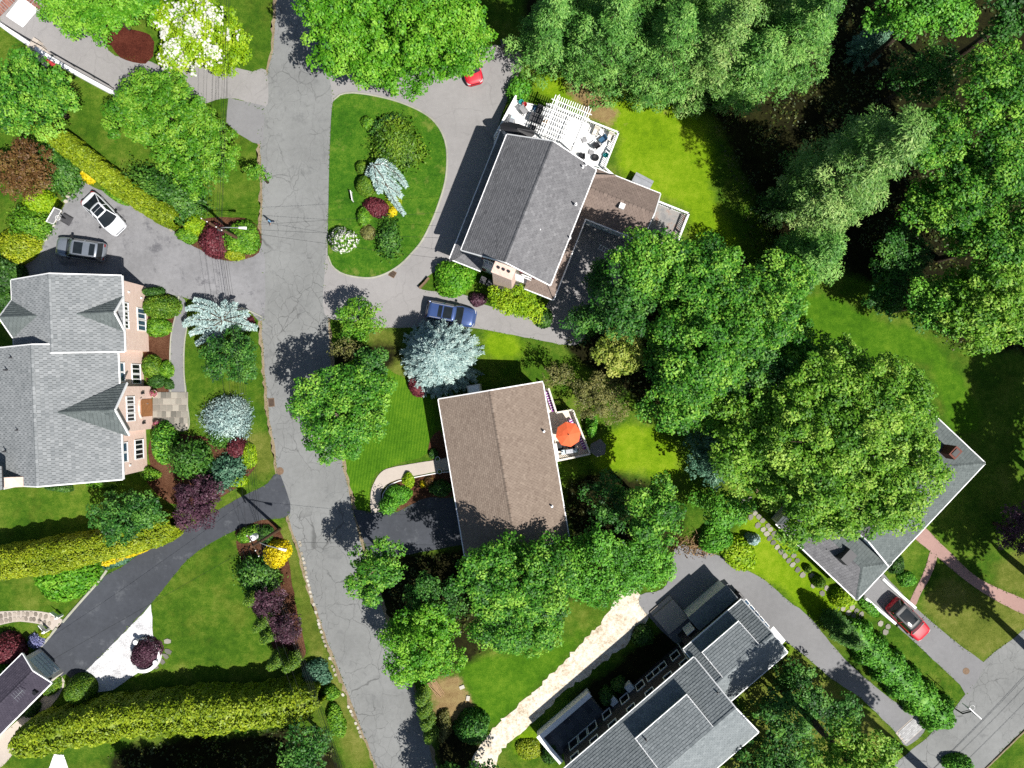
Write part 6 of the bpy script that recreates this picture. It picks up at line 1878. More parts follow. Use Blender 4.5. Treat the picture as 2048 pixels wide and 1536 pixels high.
dk = deck('white deck with pergola behind the charcoal-roofed house', BO, BR, [(-6.0, 6.1), (5.1, 6.1), (5.1, 11.2), (-2.6, 11.2), (-5.5, 10.8)], 1.0, 'white_conc',
          [((-6.0, 6.4), (-5.5, 10.8)), ((-2.4, 11.2), (5.1, 11.2)), ((5.1, 11.2), (5.1, 7.6))])
MB().bar((5.1, 7.6, 1.7), (7.9, 7.0, 0.7), 0.14, 0.06).bar((5.0, 7.0, 1.6), (7.8, 6.8, 0.65), 0.14, 0.06).obj('stair_rail', M['white'], dk)
for k in range(6):
    MB().box((5.3 + k * 0.42, 7.2, 0.9 - k * 0.15), (0.42, 0.9, 0.06)).obj('step', M['offwhite'], dk)
for x0, y0, x1, y1 in ((-6.05, 6.4, -5.55, 10.85),):
    MB().bar((x0, y0, 1.5), (x1, y1, 1.5), 0.08, 1.0).obj('privacy_panel', M['white'], dk)
pg = thing('pergola', 'white slatted pergola over the deck', 'pergola', (BO[0], BO[1], 0), math.radians(BR))
for x in (-1.35, 1.45):
    for y in (8.0, 11.1):
        MB().box((x, y, 2.35), (0.16, 0.16, 2.7)).obj('post', M['white'], pg)
for x in (-1.45, 1.55):
    MB().bar((x, 7.6, 3.72), (x, 11.8, 3.72), 0.07, 0.2).obj('beam', M['white'], pg)
for i in range(8):
    y = 7.75 + i * 0.48
    MB().bar((-2.0, y, 3.86), (2.1, y, 3.86), 0.06, 0.14).obj('rafter', M['white'], pg)
for i in range(17):
    x = -1.75 + i * 0.225
    MB().bar((x, 7.6, 3.95), (x, 11.6, 3.95), 0.07, 0.04).obj('slat', M['white'], pg)
deck('grey stained deck at the end of the tan-roofed wing', BO, BR, [(10.95, 2.6), (14.3, 2.6), (14.3, 6.2), (10.95, 6.2)], 1.6, 'stain', [((10.95, 6.2), (14.3, 6.2)), ((14.3, 6.2), (14.3, 2.6))])
CO, CR = (-0.78, -8.0), 9.55
deck('cream deck with magenta lattice beside the brown-roofed house', CO, CR, [(4.45, -0.35), (8.45, -0.2), (7.5, 4.3), (5.85, 4.3), (5.55, 6.75), (4.45, 6.75)], 1.2, 'cream',
     [((5.55, 6.7), (5.88, 4.35), 'magenta'), ((5.9, 4.3), (7.5, 4.3)), ((7.52, 4.25), (8.42, -0.1), 'magenta'), ((8.4, -0.2), (4.9, -0.35))], rail_mat='offwhite')

def frame_loc(org, rz, x, y):
    c, s = math.cos(math.radians(rz)), math.sin(math.radians(rz))
    return (org[0] + x * c - y * s, org[1] + x * s + y * c)
def parasol(label, loc, z, r, hgt, mat, name='parasol'):
    root = thing(name, label, 'parasol', (*loc, z), 0.2)
    n = 8
    vs = [(0, 0, hgt + 0.55)]
    for ring, (q, dz) in enumerate(((0.5, 0.32), (1.0, 0.0))):
        for k in range(n):
            t = 6.283 * k / n
            vs.append((r * q * math.cos(t), r * q * math.sin(t), hgt + dz))
    fs = []
    for k in range(n):
        k2 = (k + 1) % n
        fs += [(0, 1 + k, 1 + k2), (1 + k, 1 + n + k, 1 + n + k2, 1 + k2)]
    can = MB().add(vs, fs).obj('canopy', M[mat], root)
    sd = can.modifiers.new('thickness', 'SOLIDIFY'); sd.thickness = 0.02
    for k in range(n):
        t = 6.283 * k / n
        MB().tube([(0, 0, hgt + 0.50), (r * .5 * math.cos(t), r * .5 * math.sin(t), hgt + 0.28), (r * .99 * math.cos(t), r * .99 * math.sin(t), hgt - 0.03)], 0.014, 4).obj('rib', M['wood'], root)
    MB().tube([(0, 0, 0.03), (0, 0, hgt + 0.62)], 0.03, 7).obj('pole', M['wood'], root)
    MB().lathe([(0.28, 0), (0.28, 0.05), (0.06, 0.12), (0.05, 0.2)], (0, 0, 0), 12).obj('base', M['darkgrey'], root)
    MB().lathe([(0.05, 0), (0.06, 0.06), (0.0, 0.10)], (0, 0, hgt + 0.58), 8).obj('finial', M['wood'], root)
    return root
for (x0, y0, x1, y1, lb) in ((5.32, 6.5, 5.68, 4.45, 'added magenta bench standing in for striped shadow and cloth on the narrow arm of the cream deck'), (7.1, 3.4, 8.12, 0.3, 'added magenta bench standing in for striped shadow and cloth along the outer rail of the cream deck')):
    rt = thing('added_bench', lb, 'bench', (*frame_loc(CO, CR, x0, y0), 1.2), math.radians(CR) + math.atan2(y1 - y0, x1 - x0))
    ln = math.hypot(x1 - x0, y1 - y0)
    MB().box((ln / 2, 0, .36), (ln, .36, .08)).obj('seat', M['magenta'], rt)
    for k in range(int(ln / .24)):  # stripes on this added bench imitate shadow on magenta floor cloth
        MB().box((.14 + k * .24, 0, .405), (.07, .36, .012)).obj('stripe', M['white'], rt)
    for k in (.1, ln - .1):
        MB().box((k, 0, .16), (.06, .3, .32)).obj('leg', M['white'], rt)
px_, py_ = W(1137, 869, 3.6)
parasol('orange octagonal parasol on the cream deck', (px_, py_), 1.2, 1.22, 2.15, 'orange')
def chair(label, loc, z, rz, mat, group=None, arms=True):
    root = thing('garden_chair', label, 'chair', (*loc, z), rz, group)
    MB().box((0, 0, 0.43), (0.56, 0.56, 0.06)).obj('seat', M[mat], root)
    MB().hexa([(-.28, .24, .46), (.28, .24, .46), (.28, .30, .46), (-.28, .30, .46), (-.27, .36, .98), (.27, .36, .98), (.27, .42, .98), (-.27, .42, .98)]).obj('backrest', M[mat], root)
    for x in (-.25, .25):
        for y in (-.25, .25):
            MB().box((x, y, 0.2), (0.045, 0.045, 0.4)).obj('leg', M['black'], root)
        MB().bar((x * 1.15, -.26, .66), (x * 1.15, .32, .66), .06, .04).obj('armrest', M['black'], root)
    return root
def tablething(label, loc, z, w, d, h, mat, rz=0.0):
    root = thing('garden_table', label, 'table', (*loc, z), rz)
    MB().box((0, 0, h - .02), (w, d, .04)).obj('tabletop', M[mat], root)
    for x in (-w * .42, w * .42):
        for y in (-d * .4, d * .4):
            MB().box((x, y, (h - .04) / 2), (.05, .05, h - .04)).obj('leg', M['black'], root)
    return root
def grill(label, loc, z, rz):
    root = thing('grill', label, 'grill', (*loc, z), rz)
    MB().box((0, 0, .45), (.75, .5, .6)).obj('cabinet', M['darkgrey'], root)
    MB().hexa([(-.38, -.28, .76), (.38, -.28, .76), (.38, .28, .76), (-.38, .28, .76), (-.34, -.18, 1.05), (.34, -.18, 1.05), (.34, .2, 1.05), (-.34, .2, 1.05)]).obj('lid', M['metal'], root)
    MB().bar((-.3, -.33, .92), (.3, -.33, .92), .03, .03).obj('handle', M['black'], root)
    for s in (-1, 1):
        MB().box((s * .58, 0, .8), (.4, .45, .04)).obj('side_shelf', M['siding'], root)
    for x in (-.3, .3):
        MB().tube([(x, -.22, .07), (x, -.26, .07)], .07, 8).obj('wheel', M['black'], root)
    return root
grill('gas grill with silver lid at the rail of the cream deck', W(1139, 903, 2.2), 1.2, math.radians(9))
tablething('dark table under the orange parasol', W(1134, 872, 1.9), 1.2, 1.1, 1.1, .72, 'darkgrey', .2)
chair('dark deck chair below the orange parasol', W(1122, 894, 1.8), 1.2, 2.9, 'black')
chair('dark deck chair between parasol and grill', W(1143, 891, 1.8), 1.2, 3.3, 'black')
pl = thing('plant_pot', 'round potted plant on the cream deck rail', 'plant', (*W(1152, 902, 1.8), 1.2))
MB().lathe([(.14, 0), (.22, .35), (.24, .35), (.18, .33)], (0, 0, 0), 12).obj('pot', M['white'], pl)
rg = seed(); q = rdir(rg, 160); q[:, 2] = np.abs(q[:, 2])
link('foliage', leaf_mesh('foliage', q * .24 + np.array([0, 0, .4]), q, .06, rg.uniform(0, 1, 160), rg, .6), M['shrub'], pl)
st_ = MB().box((0, 0, .45), (.5, 1.7, .9)).box((0, 0, .93), (.56, 1.76, .06))
o = st_.obj('storage_cabinet', M['white']); o.location = (*W(1110, 905, 1.8), 1.2); o.rotation_euler = (0, 0, math.radians(9)); tag(o, 'white cabinet against the wall on the cream deck', 'cabinet')

# things on the white deck
def on_deck(x, y): return frame_loc(BO, BR, x, y)
um = thing('canopy', 'black cantilever canopy at the house corner of the white deck', 'parasol', (*on_deck(-4.0, 7.3), 1.0), math.radians(BR + 6))
cn = MB()
n = 12
vs = [(0, 0, 2.75)] + [(1.75 * math.cos(6.283 * k / n), 0.62 * math.sin(6.283 * k / n), 2.45) for k in range(n)]
cn.add(vs, [(0, 1 + k, 1 + (k + 1) % n) for k in range(n)])
o = cn.obj('canopy_cloth', M['black'], um); o.modifiers.new('thickness', 'SOLIDIFY').thickness = .03
MB().tube([(1.9, .2, 0), (1.9, .2, 2.9), (0, 0, 2.9)], .04, 6).obj('mast', M['darkgrey'], um)
MB().box((1.9, .2, .06), (.7, .7, .12)).obj('base', M['darkgrey'], um)
tablething('dark dining table on the white deck beside the pergola', on_deck(-2.9, 9.6), 1.0, 1.3, .9, .74, 'darkgrey', math.radians(BR))
chair('dark chair at the pergola end of the deck table', on_deck(-2.9, 10.5), 1.0, math.radians(BR), 'darkgrey')
chair('dark chair on the house side of the deck table', on_deck(-2.9, 8.7), 1.0, math.radians(BR + 180), 'darkgrey')
chair('grey deck chair near the corner bush', on_deck(-4.3, 9.9), 1.0, math.radians(BR + 60), 'grey')
chair('blue cushioned chair at the outer corner of the white deck', on_deck(3.9, 10.1), 1.0, math.radians(BR - 30), 'bluefab')
chair('black chair beside the blue cushioned chair', on_deck(3.6, 9.4), 1.0, math.radians(BR + 150), 'black')
chair('pale chair along the long rail of the white deck', on_deck(3.0, 10.6), 1.0, math.radians(BR), 'offwhite')
chair('second pale chair along the long rail, nearer the corner', on_deck(4.5, 10.6), 1.0, math.radians(BR), 'offwhite')
chair('black chair against the house wall on the white deck', on_deck(2.6, 7.9), 1.0, math.radians(BR + 200), 'black')
grill('dark grill under the black canopy', on_deck(-5.0, 8.3), 1.0, math.radians(BR + 90))
fp = thing('fire_pit', 'round fire pit bowl on the white deck', 'fire pit', (*on_deck(3.9, 8.3), 1.0))
MB().lathe([(.2, .1), (.34, .3), (.36, .3), (.3, .22), (.05, .18)], (0, 0, 0), 14).obj('bowl', M['black'], fp)
for k in range(3):
    t = 2.09 * k; MB().tube([(.3 * math.cos(t), .3 * math.sin(t), 0), (.2 * math.cos(t), .2 * math.sin(t), .2)], .02, 5).obj('leg', M['black'], fp)
for k, (x, y, m, lb, nm) in enumerate([(4.75, 8.9, 'teal', 'teal toy tub by the end rail of the white deck', 'toy_tub'), (-4.9, 10.7, 'teal', 'small teal bucket at the deck corner bush', 'bucket'), (-4.5, 10.6, 'red', 'small pink-red bucket beside the teal one', 'bucket'), (3.9, 7.2, 'bluefab', 'blue bag dropped near the deck stairs', 'bag'), (4.5, 7.3, 'bluegreen', 'leafy potted plant at the head of the deck stairs', 'plant_pot')]):
    mb = MB().lathe([(.16, 0), (.24, .32), (.26, .32), (.2, .3), (.17, .08)], (0, 0, 0), 12)
    o = mb.obj(nm, M[m]); o.location = (*on_deck(x, y), 1.0); tag(o, lb, nm.replace('_', ' '))
for k, (x, y, m, lb, nm) in enumerate([(-3.4, 10.8, 'bluefab', 'folded blue cushion at the pergola end of the white deck', 'cushion'), (-1.9, 9.9, 'log', 'tan cushion beside the deck table', 'cushion'), (-2.2, 7.4, 'log', 'tan cushion against the wall under the pergola', 'cushion'), (4.2, 9.9, 'white', 'white towel thrown near the blue chair', 'towel'), (3.3, 8.7, 'grey', 'grey folded tarp in the middle of the white deck', 'tarp'), (2.2, 9.6, 'grey', 'coiled grey cover beside the pergola on the deck', 'tarp')]):
    mb = MB().hexa([(-.3, -.25, 0), (.3, -.28, 0), (.28, .25, 0), (-.28, .27, 0), (-.24, -.2, .14), (.25, -.22, .12), (.22, .2, .15), (-.22, .21, .12)])
    o = mb.obj(nm, M[m]); o.location = (*on_deck(x, y), 1.0); o.rotation_euler = (0, 0, k * .7); tag(o, lb, nm)
bxo = thing('storage_box', 'grey garden storage box on the back lawn', 'storage box', (*on_deck(9.1, 8.0), 0), math.radians(BR - 6))
MB().box((0, 0, .42), (1.85, .9, .84)).obj('body', M['grey'], bxo)
MB().box((0, -.16, .88), (1.95, .66, .07)).box((0, .34, .88), (1.95, .30, .07)).obj('lid', M['metal'], bxo)
ld = thing('ladder', 'white ladder lying in the shaded back yard', 'ladder', (*W(1210, 500), .06), math.radians(-30))
for y in (-.22, .22): MB().box((0, y, 0), (1.5, .05, .07)).obj('rail', M['white'], ld)
for k in range(5): MB().box((-.62 + k * .31, 0, .0), (.05, .42, .04)).obj('rung', M['white'], ld)
def bin_(label, loc, mat, rz=0.0):
    root = thing('wheelie_bin', label, 'bin', (*loc, 0), rz)
    MB().hexa([(-.22, -.26, .08), (.22, -.26, .08), (.22, .26, .08), (-.22, .26, .08), (-.28, -.34, 1.0), (.28, -.34, 1.0), (.28, .34, 1.0), (-.28, .34, 1.0)]).obj('body', M[mat], root)
    MB().hexa([(-.3, -.36, 1.0), (.3, -.36, 1.0), (.3, .36, 1.0), (-.3, .36, 1.0), (-.27, -.3, 1.07), (.27, -.3, 1.07), (.27, .33, 1.07), (-.27, .33, 1.07)]).obj('lid', M[mat], root)
    for x in (-.22, .22): MB().tube([(x - .03, .3, .1), (x + .03, .3, .1)], .1, 8).obj('wheel', M['black'], root)
bin_('black bin beside the chimney of the charcoal-roofed house', W(967, 563), 'darkgrey', -.38)
bin_('second black bin nearer the lime maple', W(980, 569), 'darkgrey', -.38)
bin_('dark bin behind the kerb at the driveway head', W(1008, 94), 'darkgrey', .3)
bin_('black bin at the end of the grey-roofed house', W(1476, 1190, 0.5), 'black', .7)

# benches, hoops, planters
wb = thing('sign_board', 'small white board standing on the grass island', 'board', (*W(706, 395), .08), math.radians(100))
MB().box((0, 0, .55), (1.0, .06, .5)).obj('panel', M['white'], wb)
for x in (-.45, .45): MB().box((x, 0, .42), (.07, .07, .84)).obj('post', M['white'], wb)
def hoop(label, base, rz):
    root = thing('basketball_hoop', label, 'basketball hoop', (*W(*base), 0), rz)
    MB().hexa([(-.5, -.9, 0), (.5, -.9, 0), (.5, .2, 0), (-.5, .2, 0), (-.35, -.8, .25), (.35, -.8, .25), (.35, .1, .2), (-.35, .1, .2)]).obj('base', M['darkgrey'], root)
    MB().tube([(0, -.4, .2), (0, -.3, 2.6), (0, .35, 3.2)], .07, 7).obj('pole', M['black'], root)
    MB().tube([(0, -.3, 2.3), (0, .35, 2.9)], .03, 5).obj('brace', M['black'], root)
    bo = MB().box((0, .42, 3.25), (1.5, .05, 1.0)).obj('backboard', M['grey'], root)
    fr = MB()
    for x in (-.76, .76): fr.box((x, .42, 3.25), (.06, .08, 1.1))
    for z in (2.72, 3.78): fr.box((0, .42, z), (1.58, .08, .06))
    fr.obj('board_frame', M['white'], bo)
    rim = MB(); pts = [(.23 * math.cos(6.283 * k / 16), .72 + .23 * math.sin(6.283 * k / 16), 3.05) for k in range(17)]
    ro = rim.tube(pts, .018, 5).obj('rim', M['white'], root)
    net = MB()
    for k in range(10):
        t = 6.283 * k / 10; net.tube([(.23 * math.cos(t), .72 + .23 * math.sin(t), 3.05), (.13 * math.cos(t + .4), .72 + .13 * math.sin(t + .4), 2.65)], .008, 4)
    net.obj('net', M['white'], ro)
    return root
hoop('portable basketball hoop at the edge of the worn driveway', (140, 442), math.radians(-120))
hoop('portable basketball hoop at the side road beside the wild bushes', (1898, 1400), math.radians(-42))
def urn(label, loc, flower='pink_bloom', r=.34):
    root = thing('flower_pot', label, 'flower pot', (*loc, .08))
    MB().lathe([(r * .6, 0), (r, .45), (r * 1.1, .5), (r * .9, .5), (r * .85, .42)], (0, 0, 0), 14).obj('pot', M['chimbrick'], root)
    rg = seed(); q = rdir(rg, 220); q[:, 2] = np.abs(q[:, 2])
    link('foliage', leaf_mesh('foliage', q * r * rg.uniform(.5, 1, (220, 1)) + np.array([0, 0, .52]), q, .06, rg.uniform(0, 1, 220), rg, .7), M['shrub'], root)
    q = rdir(rg, 120); q[:, 2] = np.abs(q[:, 2])
    link('blossom', leaf_mesh('blossom', q * r * 1.05 + np.array([0, 0, .54]), q, .05, rg.uniform(0, 1, 120), rg, .9), M[flower], root)
urn('large pot of pink flowers at the upper patio corner', W(313, 787))
urn('large pot of pink flowers at the lower patio corner', W(319, 848))
for (x, y, lb) in ((876, 917, 'upper potted box ball at the end of the cream walk'), (880, 942, 'lower potted box ball at the end of the cream walk')):
    root = thing('potted_topiary', lb, 'plant', (*W(x, y), .06))
    MB().lathe([(.16, 0), (.22, .35), (.25, .38), (.2, .38)], (0, 0, 0), 12).obj('pot', M['white'], root)
    rg = seed(); q = rdir(rg, 260)
    link('foliage', leaf_mesh('foliage', q * .17 + np.array([0, 0, .55]), q + rg.normal(0, .3, q.shape), .04, rg.uniform(0, 1, 260), rg, .7), M['yew'], root)
pw = thing('planter', 'curved white planter wall round the burgundy maple', 'planter', (*W(290, 1308), 0))
for a0, a1, r, z in ((-1.9, 1.7, 1.55, .55),):
    k = 22
    inner = [(math.cos(a0 + (a1 - a0) * i / k) * (r - .16), math.sin(a0 + (a1 - a0) * i / k) * (r - .16)) for i in range(k + 1)]
    outer = [(math.cos(a0 + (a1 - a0) * i / k) * (r + .16), math.sin(a0 + (a1 - a0) * i / k) * (r + .16)) for i in range(k + 1)]
    mb = MB()
    for i in range(k):
        mb.hexa([(*inner[i], 0), (*outer[i], 0), (*outer[i + 1], 0), (*inner[i + 1], 0), (*inner[i], z), (*outer[i], z), (*outer[i + 1], z), (*inner[i + 1], z)])
    mb.obj('wall', M['white'], pw)
for t in (-.35, 1.9):
    MB().lathe([(.12, 0), (.16, .6), (.22, .7), (.24, .95), (.12, .98)], (1.55 * math.cos(t), 1.55 * math.sin(t), 0), 10).obj('urn', M['white'], pw)
gt_ = thing('garden_gate', 'low white gate posts at the end of the flagstone walk', 'gate', (*W(112, 1244), 0), math.radians(48))
for x in (-.95, .95): MB().box((x, 0, .5), (.22, .22, 1.0)).lathe([(.16, .5), (.05, .62), (.09, .7), (0, .76)], (x, 0, .5), 8).obj('post', M['white'], gt_)
for x in (-.95, .95): MB().bar((x, 0, .7), (x * .9, .85, .7), .05, .5).obj('leaf', M['white'], gt_)
MB().tube([(-.8, .1, .9), (-1.0, .9, .9)], .025, 5).obj('handle', M['black'], gt_)
sl_ = thing('toy_slide', 'small red plastic slide beside the steps in the white wall', 'toy', (*W(107, 126), 0), math.radians(-40))
MB().hexa([(-.45, -.3, .05), (.35, -.3, .05), (.35, .3, .05), (-.45, .3, .05), (-.45, -.34, .45), (.40, -.34, .2), (.40, .34, .2), (-.45, .34, .45)]).obj('seat', M['red'], sl_)
for y in (-.3, .3): MB().bar((-.45, y, .5), (.4, y, .25), .06, .12).obj('side', M['red'], sl_)
stp = thing('steps', 'weathered stone steps through the white retaining wall', 'steps', (*W(90, 105), 0), math.radians(-33))
for k in range(4): MB().box((-.9 + k * .55, -.1 - .16 * k, .08 + .1 * (3 - k)), (.6, 1.5 - .1 * k, .16 + .2 * (3 - k))).obj('step', M['concrete'], stp)
prs = parasol('closed-looking dark parasol at the corner of the white pad', W(85, 27, 2.2), 0, .55, 1.9, 'darkgrey')
cr_ = thing('garden_bench', 'weathered wooden slatted bench under the oak edge', 'bench', (*W(1522, 986), 0), math.radians(35))
for k in range(5): MB().box((-.35 + k * .17, 0, .42), (.13, 1.5, .04)).obj('slat', M['wood'], cr_)
for k in range(4): MB().box((.5, 0, .55 + k * .13), (.04, 1.5, .1)).obj('back_slat', M['wood'], cr_)
for y in (-.65, .65):
    for x in (-.3, .45): MB().box((x, y, .22), (.07, .07, .44)).obj('leg', M['wood'], cr_)

# grates and covers
def grate(label, px, py, w, d, rz):
    root = thing('drain_grate', label, 'drain', (*W(px, py), .03), rz)
    fr = MB()
    for y in (-d / 2, d / 2): fr.box((0, y, 0), (w, .06, .03))
    for x in (-w / 2, w / 2): fr.box((x, 0, 0), (.06, d, .03))
    fr.obj('frame', M['wood'], root)
    k = int(w / .1)
    for i in range(1, k): MB().box((-w / 2 + w * i / k, 0, -.002), (.04, d, .02)).obj('bar', M['wood'], root)
    MB().box((0, 0, -.012), (w, d, .006)).obj('pit', M['black'], root)
grate('square drain grate at the foot of the grass island', 785, 548, .6, .6, -.5)
grate('rectangular drain grate at the road edge', 543, 805, .55, .8, 0.1)
def cover(label, px, py, r):
    mb = MB().lathe([(r, 0), (r, .012), (r * .9, .014), (r * .88, .008), (r * .3, .008), (r * .28, .014), (0.01, .014)], (0, 0, 0), 24)
    o = mb.obj('manhole_cover', M['wood']); o.location = (*W(px, py), .022); tag(o, label, 'manhole cover')
cover('round manhole cover by the dark driveway mouth', 560, 942, .38)
cover('round manhole cover at the end of the red car driveway', 1932, 1342, .34)

# log and brush piles
lg = thing('log_pile', 'bundle of cut poles beside the thuja row', 'logs', (*W(872, 1376), 0), math.radians(-55))
rr = random.Random(2)
for k in range(9):
    a_ = rr.uniform(-.16, .16); y = -.4 + k * .1
    MB().tube([(-.9, y * 1.2, .08 + .07 * (k % 3)), (.9 + rr.uniform(-.2, .2), y * .6 + a_, .08 + .07 * ((k + 1) % 3))], .05, 6).obj('log', M['log'], lg)
bp = thing('brush_pile', 'tangled brush pile of cut branches at the end of the grey driveway', 'brush pile', (*W(1398, 1092), 0))
for k in range(60):
    x, y = rr.gauss(0, .9), rr.gauss(0, .55); t = rr.uniform(0, 6.28); l = rr.uniform(.4, 1.3); z = rr.uniform(.05, .5)
    MB().tube([(x - math.cos(t) * l / 2, y - math.sin(t) * l / 2, max(.03, z - .2)), (x, y, z), (x + math.cos(t) * l / 2, y + math.sin(t) * l / 2, max(.03, z - .1 + rr.uniform(-.1, .2)))], [rr.uniform(.02, .06), .03, .012], 5).obj('branch', M['log' if k % 3 else 'polewood'], bp)
rg = seed(); n = 500; q = np.stack([rg.normal(-.5, 1.1, n), rg.normal(.15, .6, n), rg.uniform(.03, .35, n)], 1)
o = link('dead_leaves', leaf_mesh('dead_leaves', q, rg.normal(0, .5, (n, 3)) + np.array([0, 0, 1]), .09, rg.uniform(0, 1, n), rg, .5), M['brownleaf'], bp); o['kind'] = 'stuff'
for k, (x, y, lb) in enumerate(((924, 1374, 'broken pale slab on the bare soil, nearer the lawn tip'), (936, 1396, 'broken pale slab beside the lush lawn edge'))):
    o = MB().box((0, 0, .06), (.5, .34, .1), a=.9).obj('stone_slab', M['rock'], attr=True); o.location = (*W(x, y), 0); o.rotation_euler = (0, 0, .4 + k); tag(o, lb, 'stone slab')

# ------------------------------------------------------------------ utility poles and lines
def pole(label, base, h, mats, lamp_dir, arm_dir, transformer):
    root = thing('utility_pole', label, 'utility pole', (*W(*base), 0))
    MB().tube([(0, 0, -.05), (0, 0, h)], [.17, .12], 9).obj('shaft', M['polewood'], root)
    ax, ay = math.cos(arm_dir), math.sin(arm_dir)
    MB().bar((-ax * 1.1, -ay * 1.1, h - .5), (ax * 1.1, ay * 1.1, h - .5), .1, .12).obj('crossarm', M['polewood'], root)
    for k in (-1, -.45, .45, 1):
        MB().lathe([(.03, 0), (.05, .06), (.03, .1), (.05, .14), (.0, .18)], (ax * 1.05 * k, ay * 1.05 * k, h - .44), 7).obj('insulator', M['white'], root)
    lx, ly = math.cos(lamp_dir), math.sin(lamp_dir)
    la = MB().tube([(0, 0, h - 1.9), (lx * .8, ly * .8, h - 1.55), (lx * 2.1, ly * 2.1, h - 1.5)], .04, 6).obj('lamp_arm', M['metal'], root)
    MB().hexa([(lx * 2.0 - ly * .08, ly * 2.0 + lx * .08, h - 1.6), (lx * 2.0 + ly * .08, ly * 2.0 - lx * .08, h - 1.6), (lx * 2.7 + ly * .13, ly * 2.7 - lx * .13, h - 1.62), (lx * 2.7 - ly * .13, ly * 2.7 + lx * .13, h - 1.62),
               (lx * 2.0 - ly * .07, ly * 2.0 + lx * .07, h - 1.47), (lx * 2.0 + ly * .07, ly * 2.0 - lx * .07, h - 1.47), (lx * 2.65 + ly * .1, ly * 2.65 - lx * .1, h - 1.45), (lx * 2.65 - ly * .1, ly * 2.65 + lx * .1, h - 1.45)]).obj('lamp_head', M['white'], la)
    if transformer:
        t = MB().lathe([(.26, 0), (.28, .05), (.28, .85), (.24, .93), (.1, .96)], (-.42 * ax, -.42 * ay + .25, h - 1.7), 12).obj('transformer', M['white'], root)
        MB().lathe([(.04, 0), (.06, .1), (.04, .2)], (-.42 * ax, -.42 * ay + .25, h - .75), 7).obj('bushing', M['grey'], t)
    else:
        MB().box((.3, -.25, h - 1.6), (.2, .2, .7)).obj('junction_box', M['darkgrey'], root)
    return root
PH = 8.2
pole('upper utility pole with street lamp beside the burgundy maple', (486, 482), PH, None, math.radians(-2), math.radians(-30), False)
pole('lower utility pole with white transformer and street lamp', (560, 1058), PH, None, math.radians(-14), math.radians(-60), True)
P1, P2 = Vector((*W(486, 482), PH)), Vector((*W(560, 1058), PH))
P0 = P1 + Vector((1.0, 33.0, 0.3))
P3 = P2 + Vector((13.0, -38.0, 0.2))
GW = 'power lines strung between the utility poles'
def wire(a, b, sag, r=.022):
    k = 14
    pts = []
    for i in range(k + 1):
        t = i / k
        p = a.lerp(b, t); p.z -= sag * 4 * t * (1 - t)
        pts.append(p)
    o = MB().tube(pts, r, 4).obj('power_line', M['black'])
    return o
for nm, a_, b_, lab in (('up', P0, P1, 'thin black power line running up the road from the upper pole'), ('mid', P1, P2, 'thin black power line between the two utility poles'), ('low', P2, P3, 'thin black power line running down the road from the lower pole')):
    for k, (ox, dz) in enumerate(((-.95, -.3), (-.4, -.3), (.45, -.3), (.95, -.3), (.12, -1.6), (.1, -2.2))):
        tag(wire(a_ + Vector((ox, ox * .3, dz)), b_ + Vector((ox, ox * .3, dz)), .5, .010 if k < 4 else .016), lab, 'power line', GW)
for (pa, h0, b2, h1, lb) in ((P1, 6.4, (1000, 480), 4.6, 'service wire from the upper pole over the grass island to the chimney end'), (P1, 6.0, (905, 520), 3.6, 'lower service wire over the island to the charcoal roof eave'), (P1, 6.8, (935, 420), 6.0, 'service wire crossing the road above the walker'),
                            (P2, 6.2, (918, 1092), 4.3, 'service wire from the lower pole to the brown-roofed house'), (P2, 6.4, (86, 1330), 3.0, 'service wire from the lower pole along the dark driveway')):
    tag(wire(Vector((pa.x, pa.y, h0)), Vector((*W(*b2, h1), h1)), .35, .011), lb, 'power line', 'service wires from the poles to the houses')

for k, (dx, dz) in enumerate(((0, 9.0), (0.9, 9.0), (1.8, 8.4), (-2.6, 6.5))):
    a_, b_ = Vector((*W(2180, 1398), dz)) + Vector((dx, 0, 0)), Vector((*W(1960, 1622), dz)) + Vector((dx, 0, 0))
    tag(wire(a_, b_, .2, .02), 'street wire outside the view whose shadow stripes the side road', 'power line', 'street wires above the side road')
# ------------------------------------------------------------------ cars
PAINT = {
    'pearl': m_paint('pearl_white_paint', (0.70, 0.72, 0.76, 1), 0.3, 0.9), 'silver': m_paint('silver_paint', (0.26, 0.29, 0.33, 1), 0.3, 0.9, 0.5),
    'steelblue': m_paint('blue_grey_paint', (0.05, 0.09, 0.24, 1), 0.25, 1.0, 0.3), 'red': m_paint('bright_red_paint', (0.46, 0.006, 0.022, 1), 0.5, 0.12),
    'gloss_black': m_paint('gloss_black', (0.012, 0.012, 0.014, 1), 0.5, 0.1)}
M['headlight'] = m_glass('headlight_lens', (0.5, 0.5, 0.52, 1), 0.1)
M['taillight'] = m_glass('taillight_lens', (0.25, 0.01, 0.01, 1), 0.15)
M['tyre'] = m_plain('tyre_rubber', (0.02, 0.02, 0.02, 1), 0.9)
M['carglass'] = m_glass('car_glass', (0.015, 0.02, 0.024, 1), 0.03)
SUV = dict(st=[(0, .76, .38, .80, .84), (.015, .88, .30, .95, 1.0), (.07, .96, .24, 1.0, 1.03), (.22, 1, .22, 1.02, 1.04), (.5, 1, .22, 1.01, 1.03), (.66, 1, .22, 1.0, 1.03), (.72, .985, .22, .98, 1.06), (.84, .965, .22, .93, 1.01), (.93, .91, .25, .86, .93), (.975, .82, .30, .74, .80), (1.0, .66, .36, .60, .62)],
           fb=.715, ft=.60, rt=.07, rb=.025, wb=.455, wt=.375, zr=1.70)
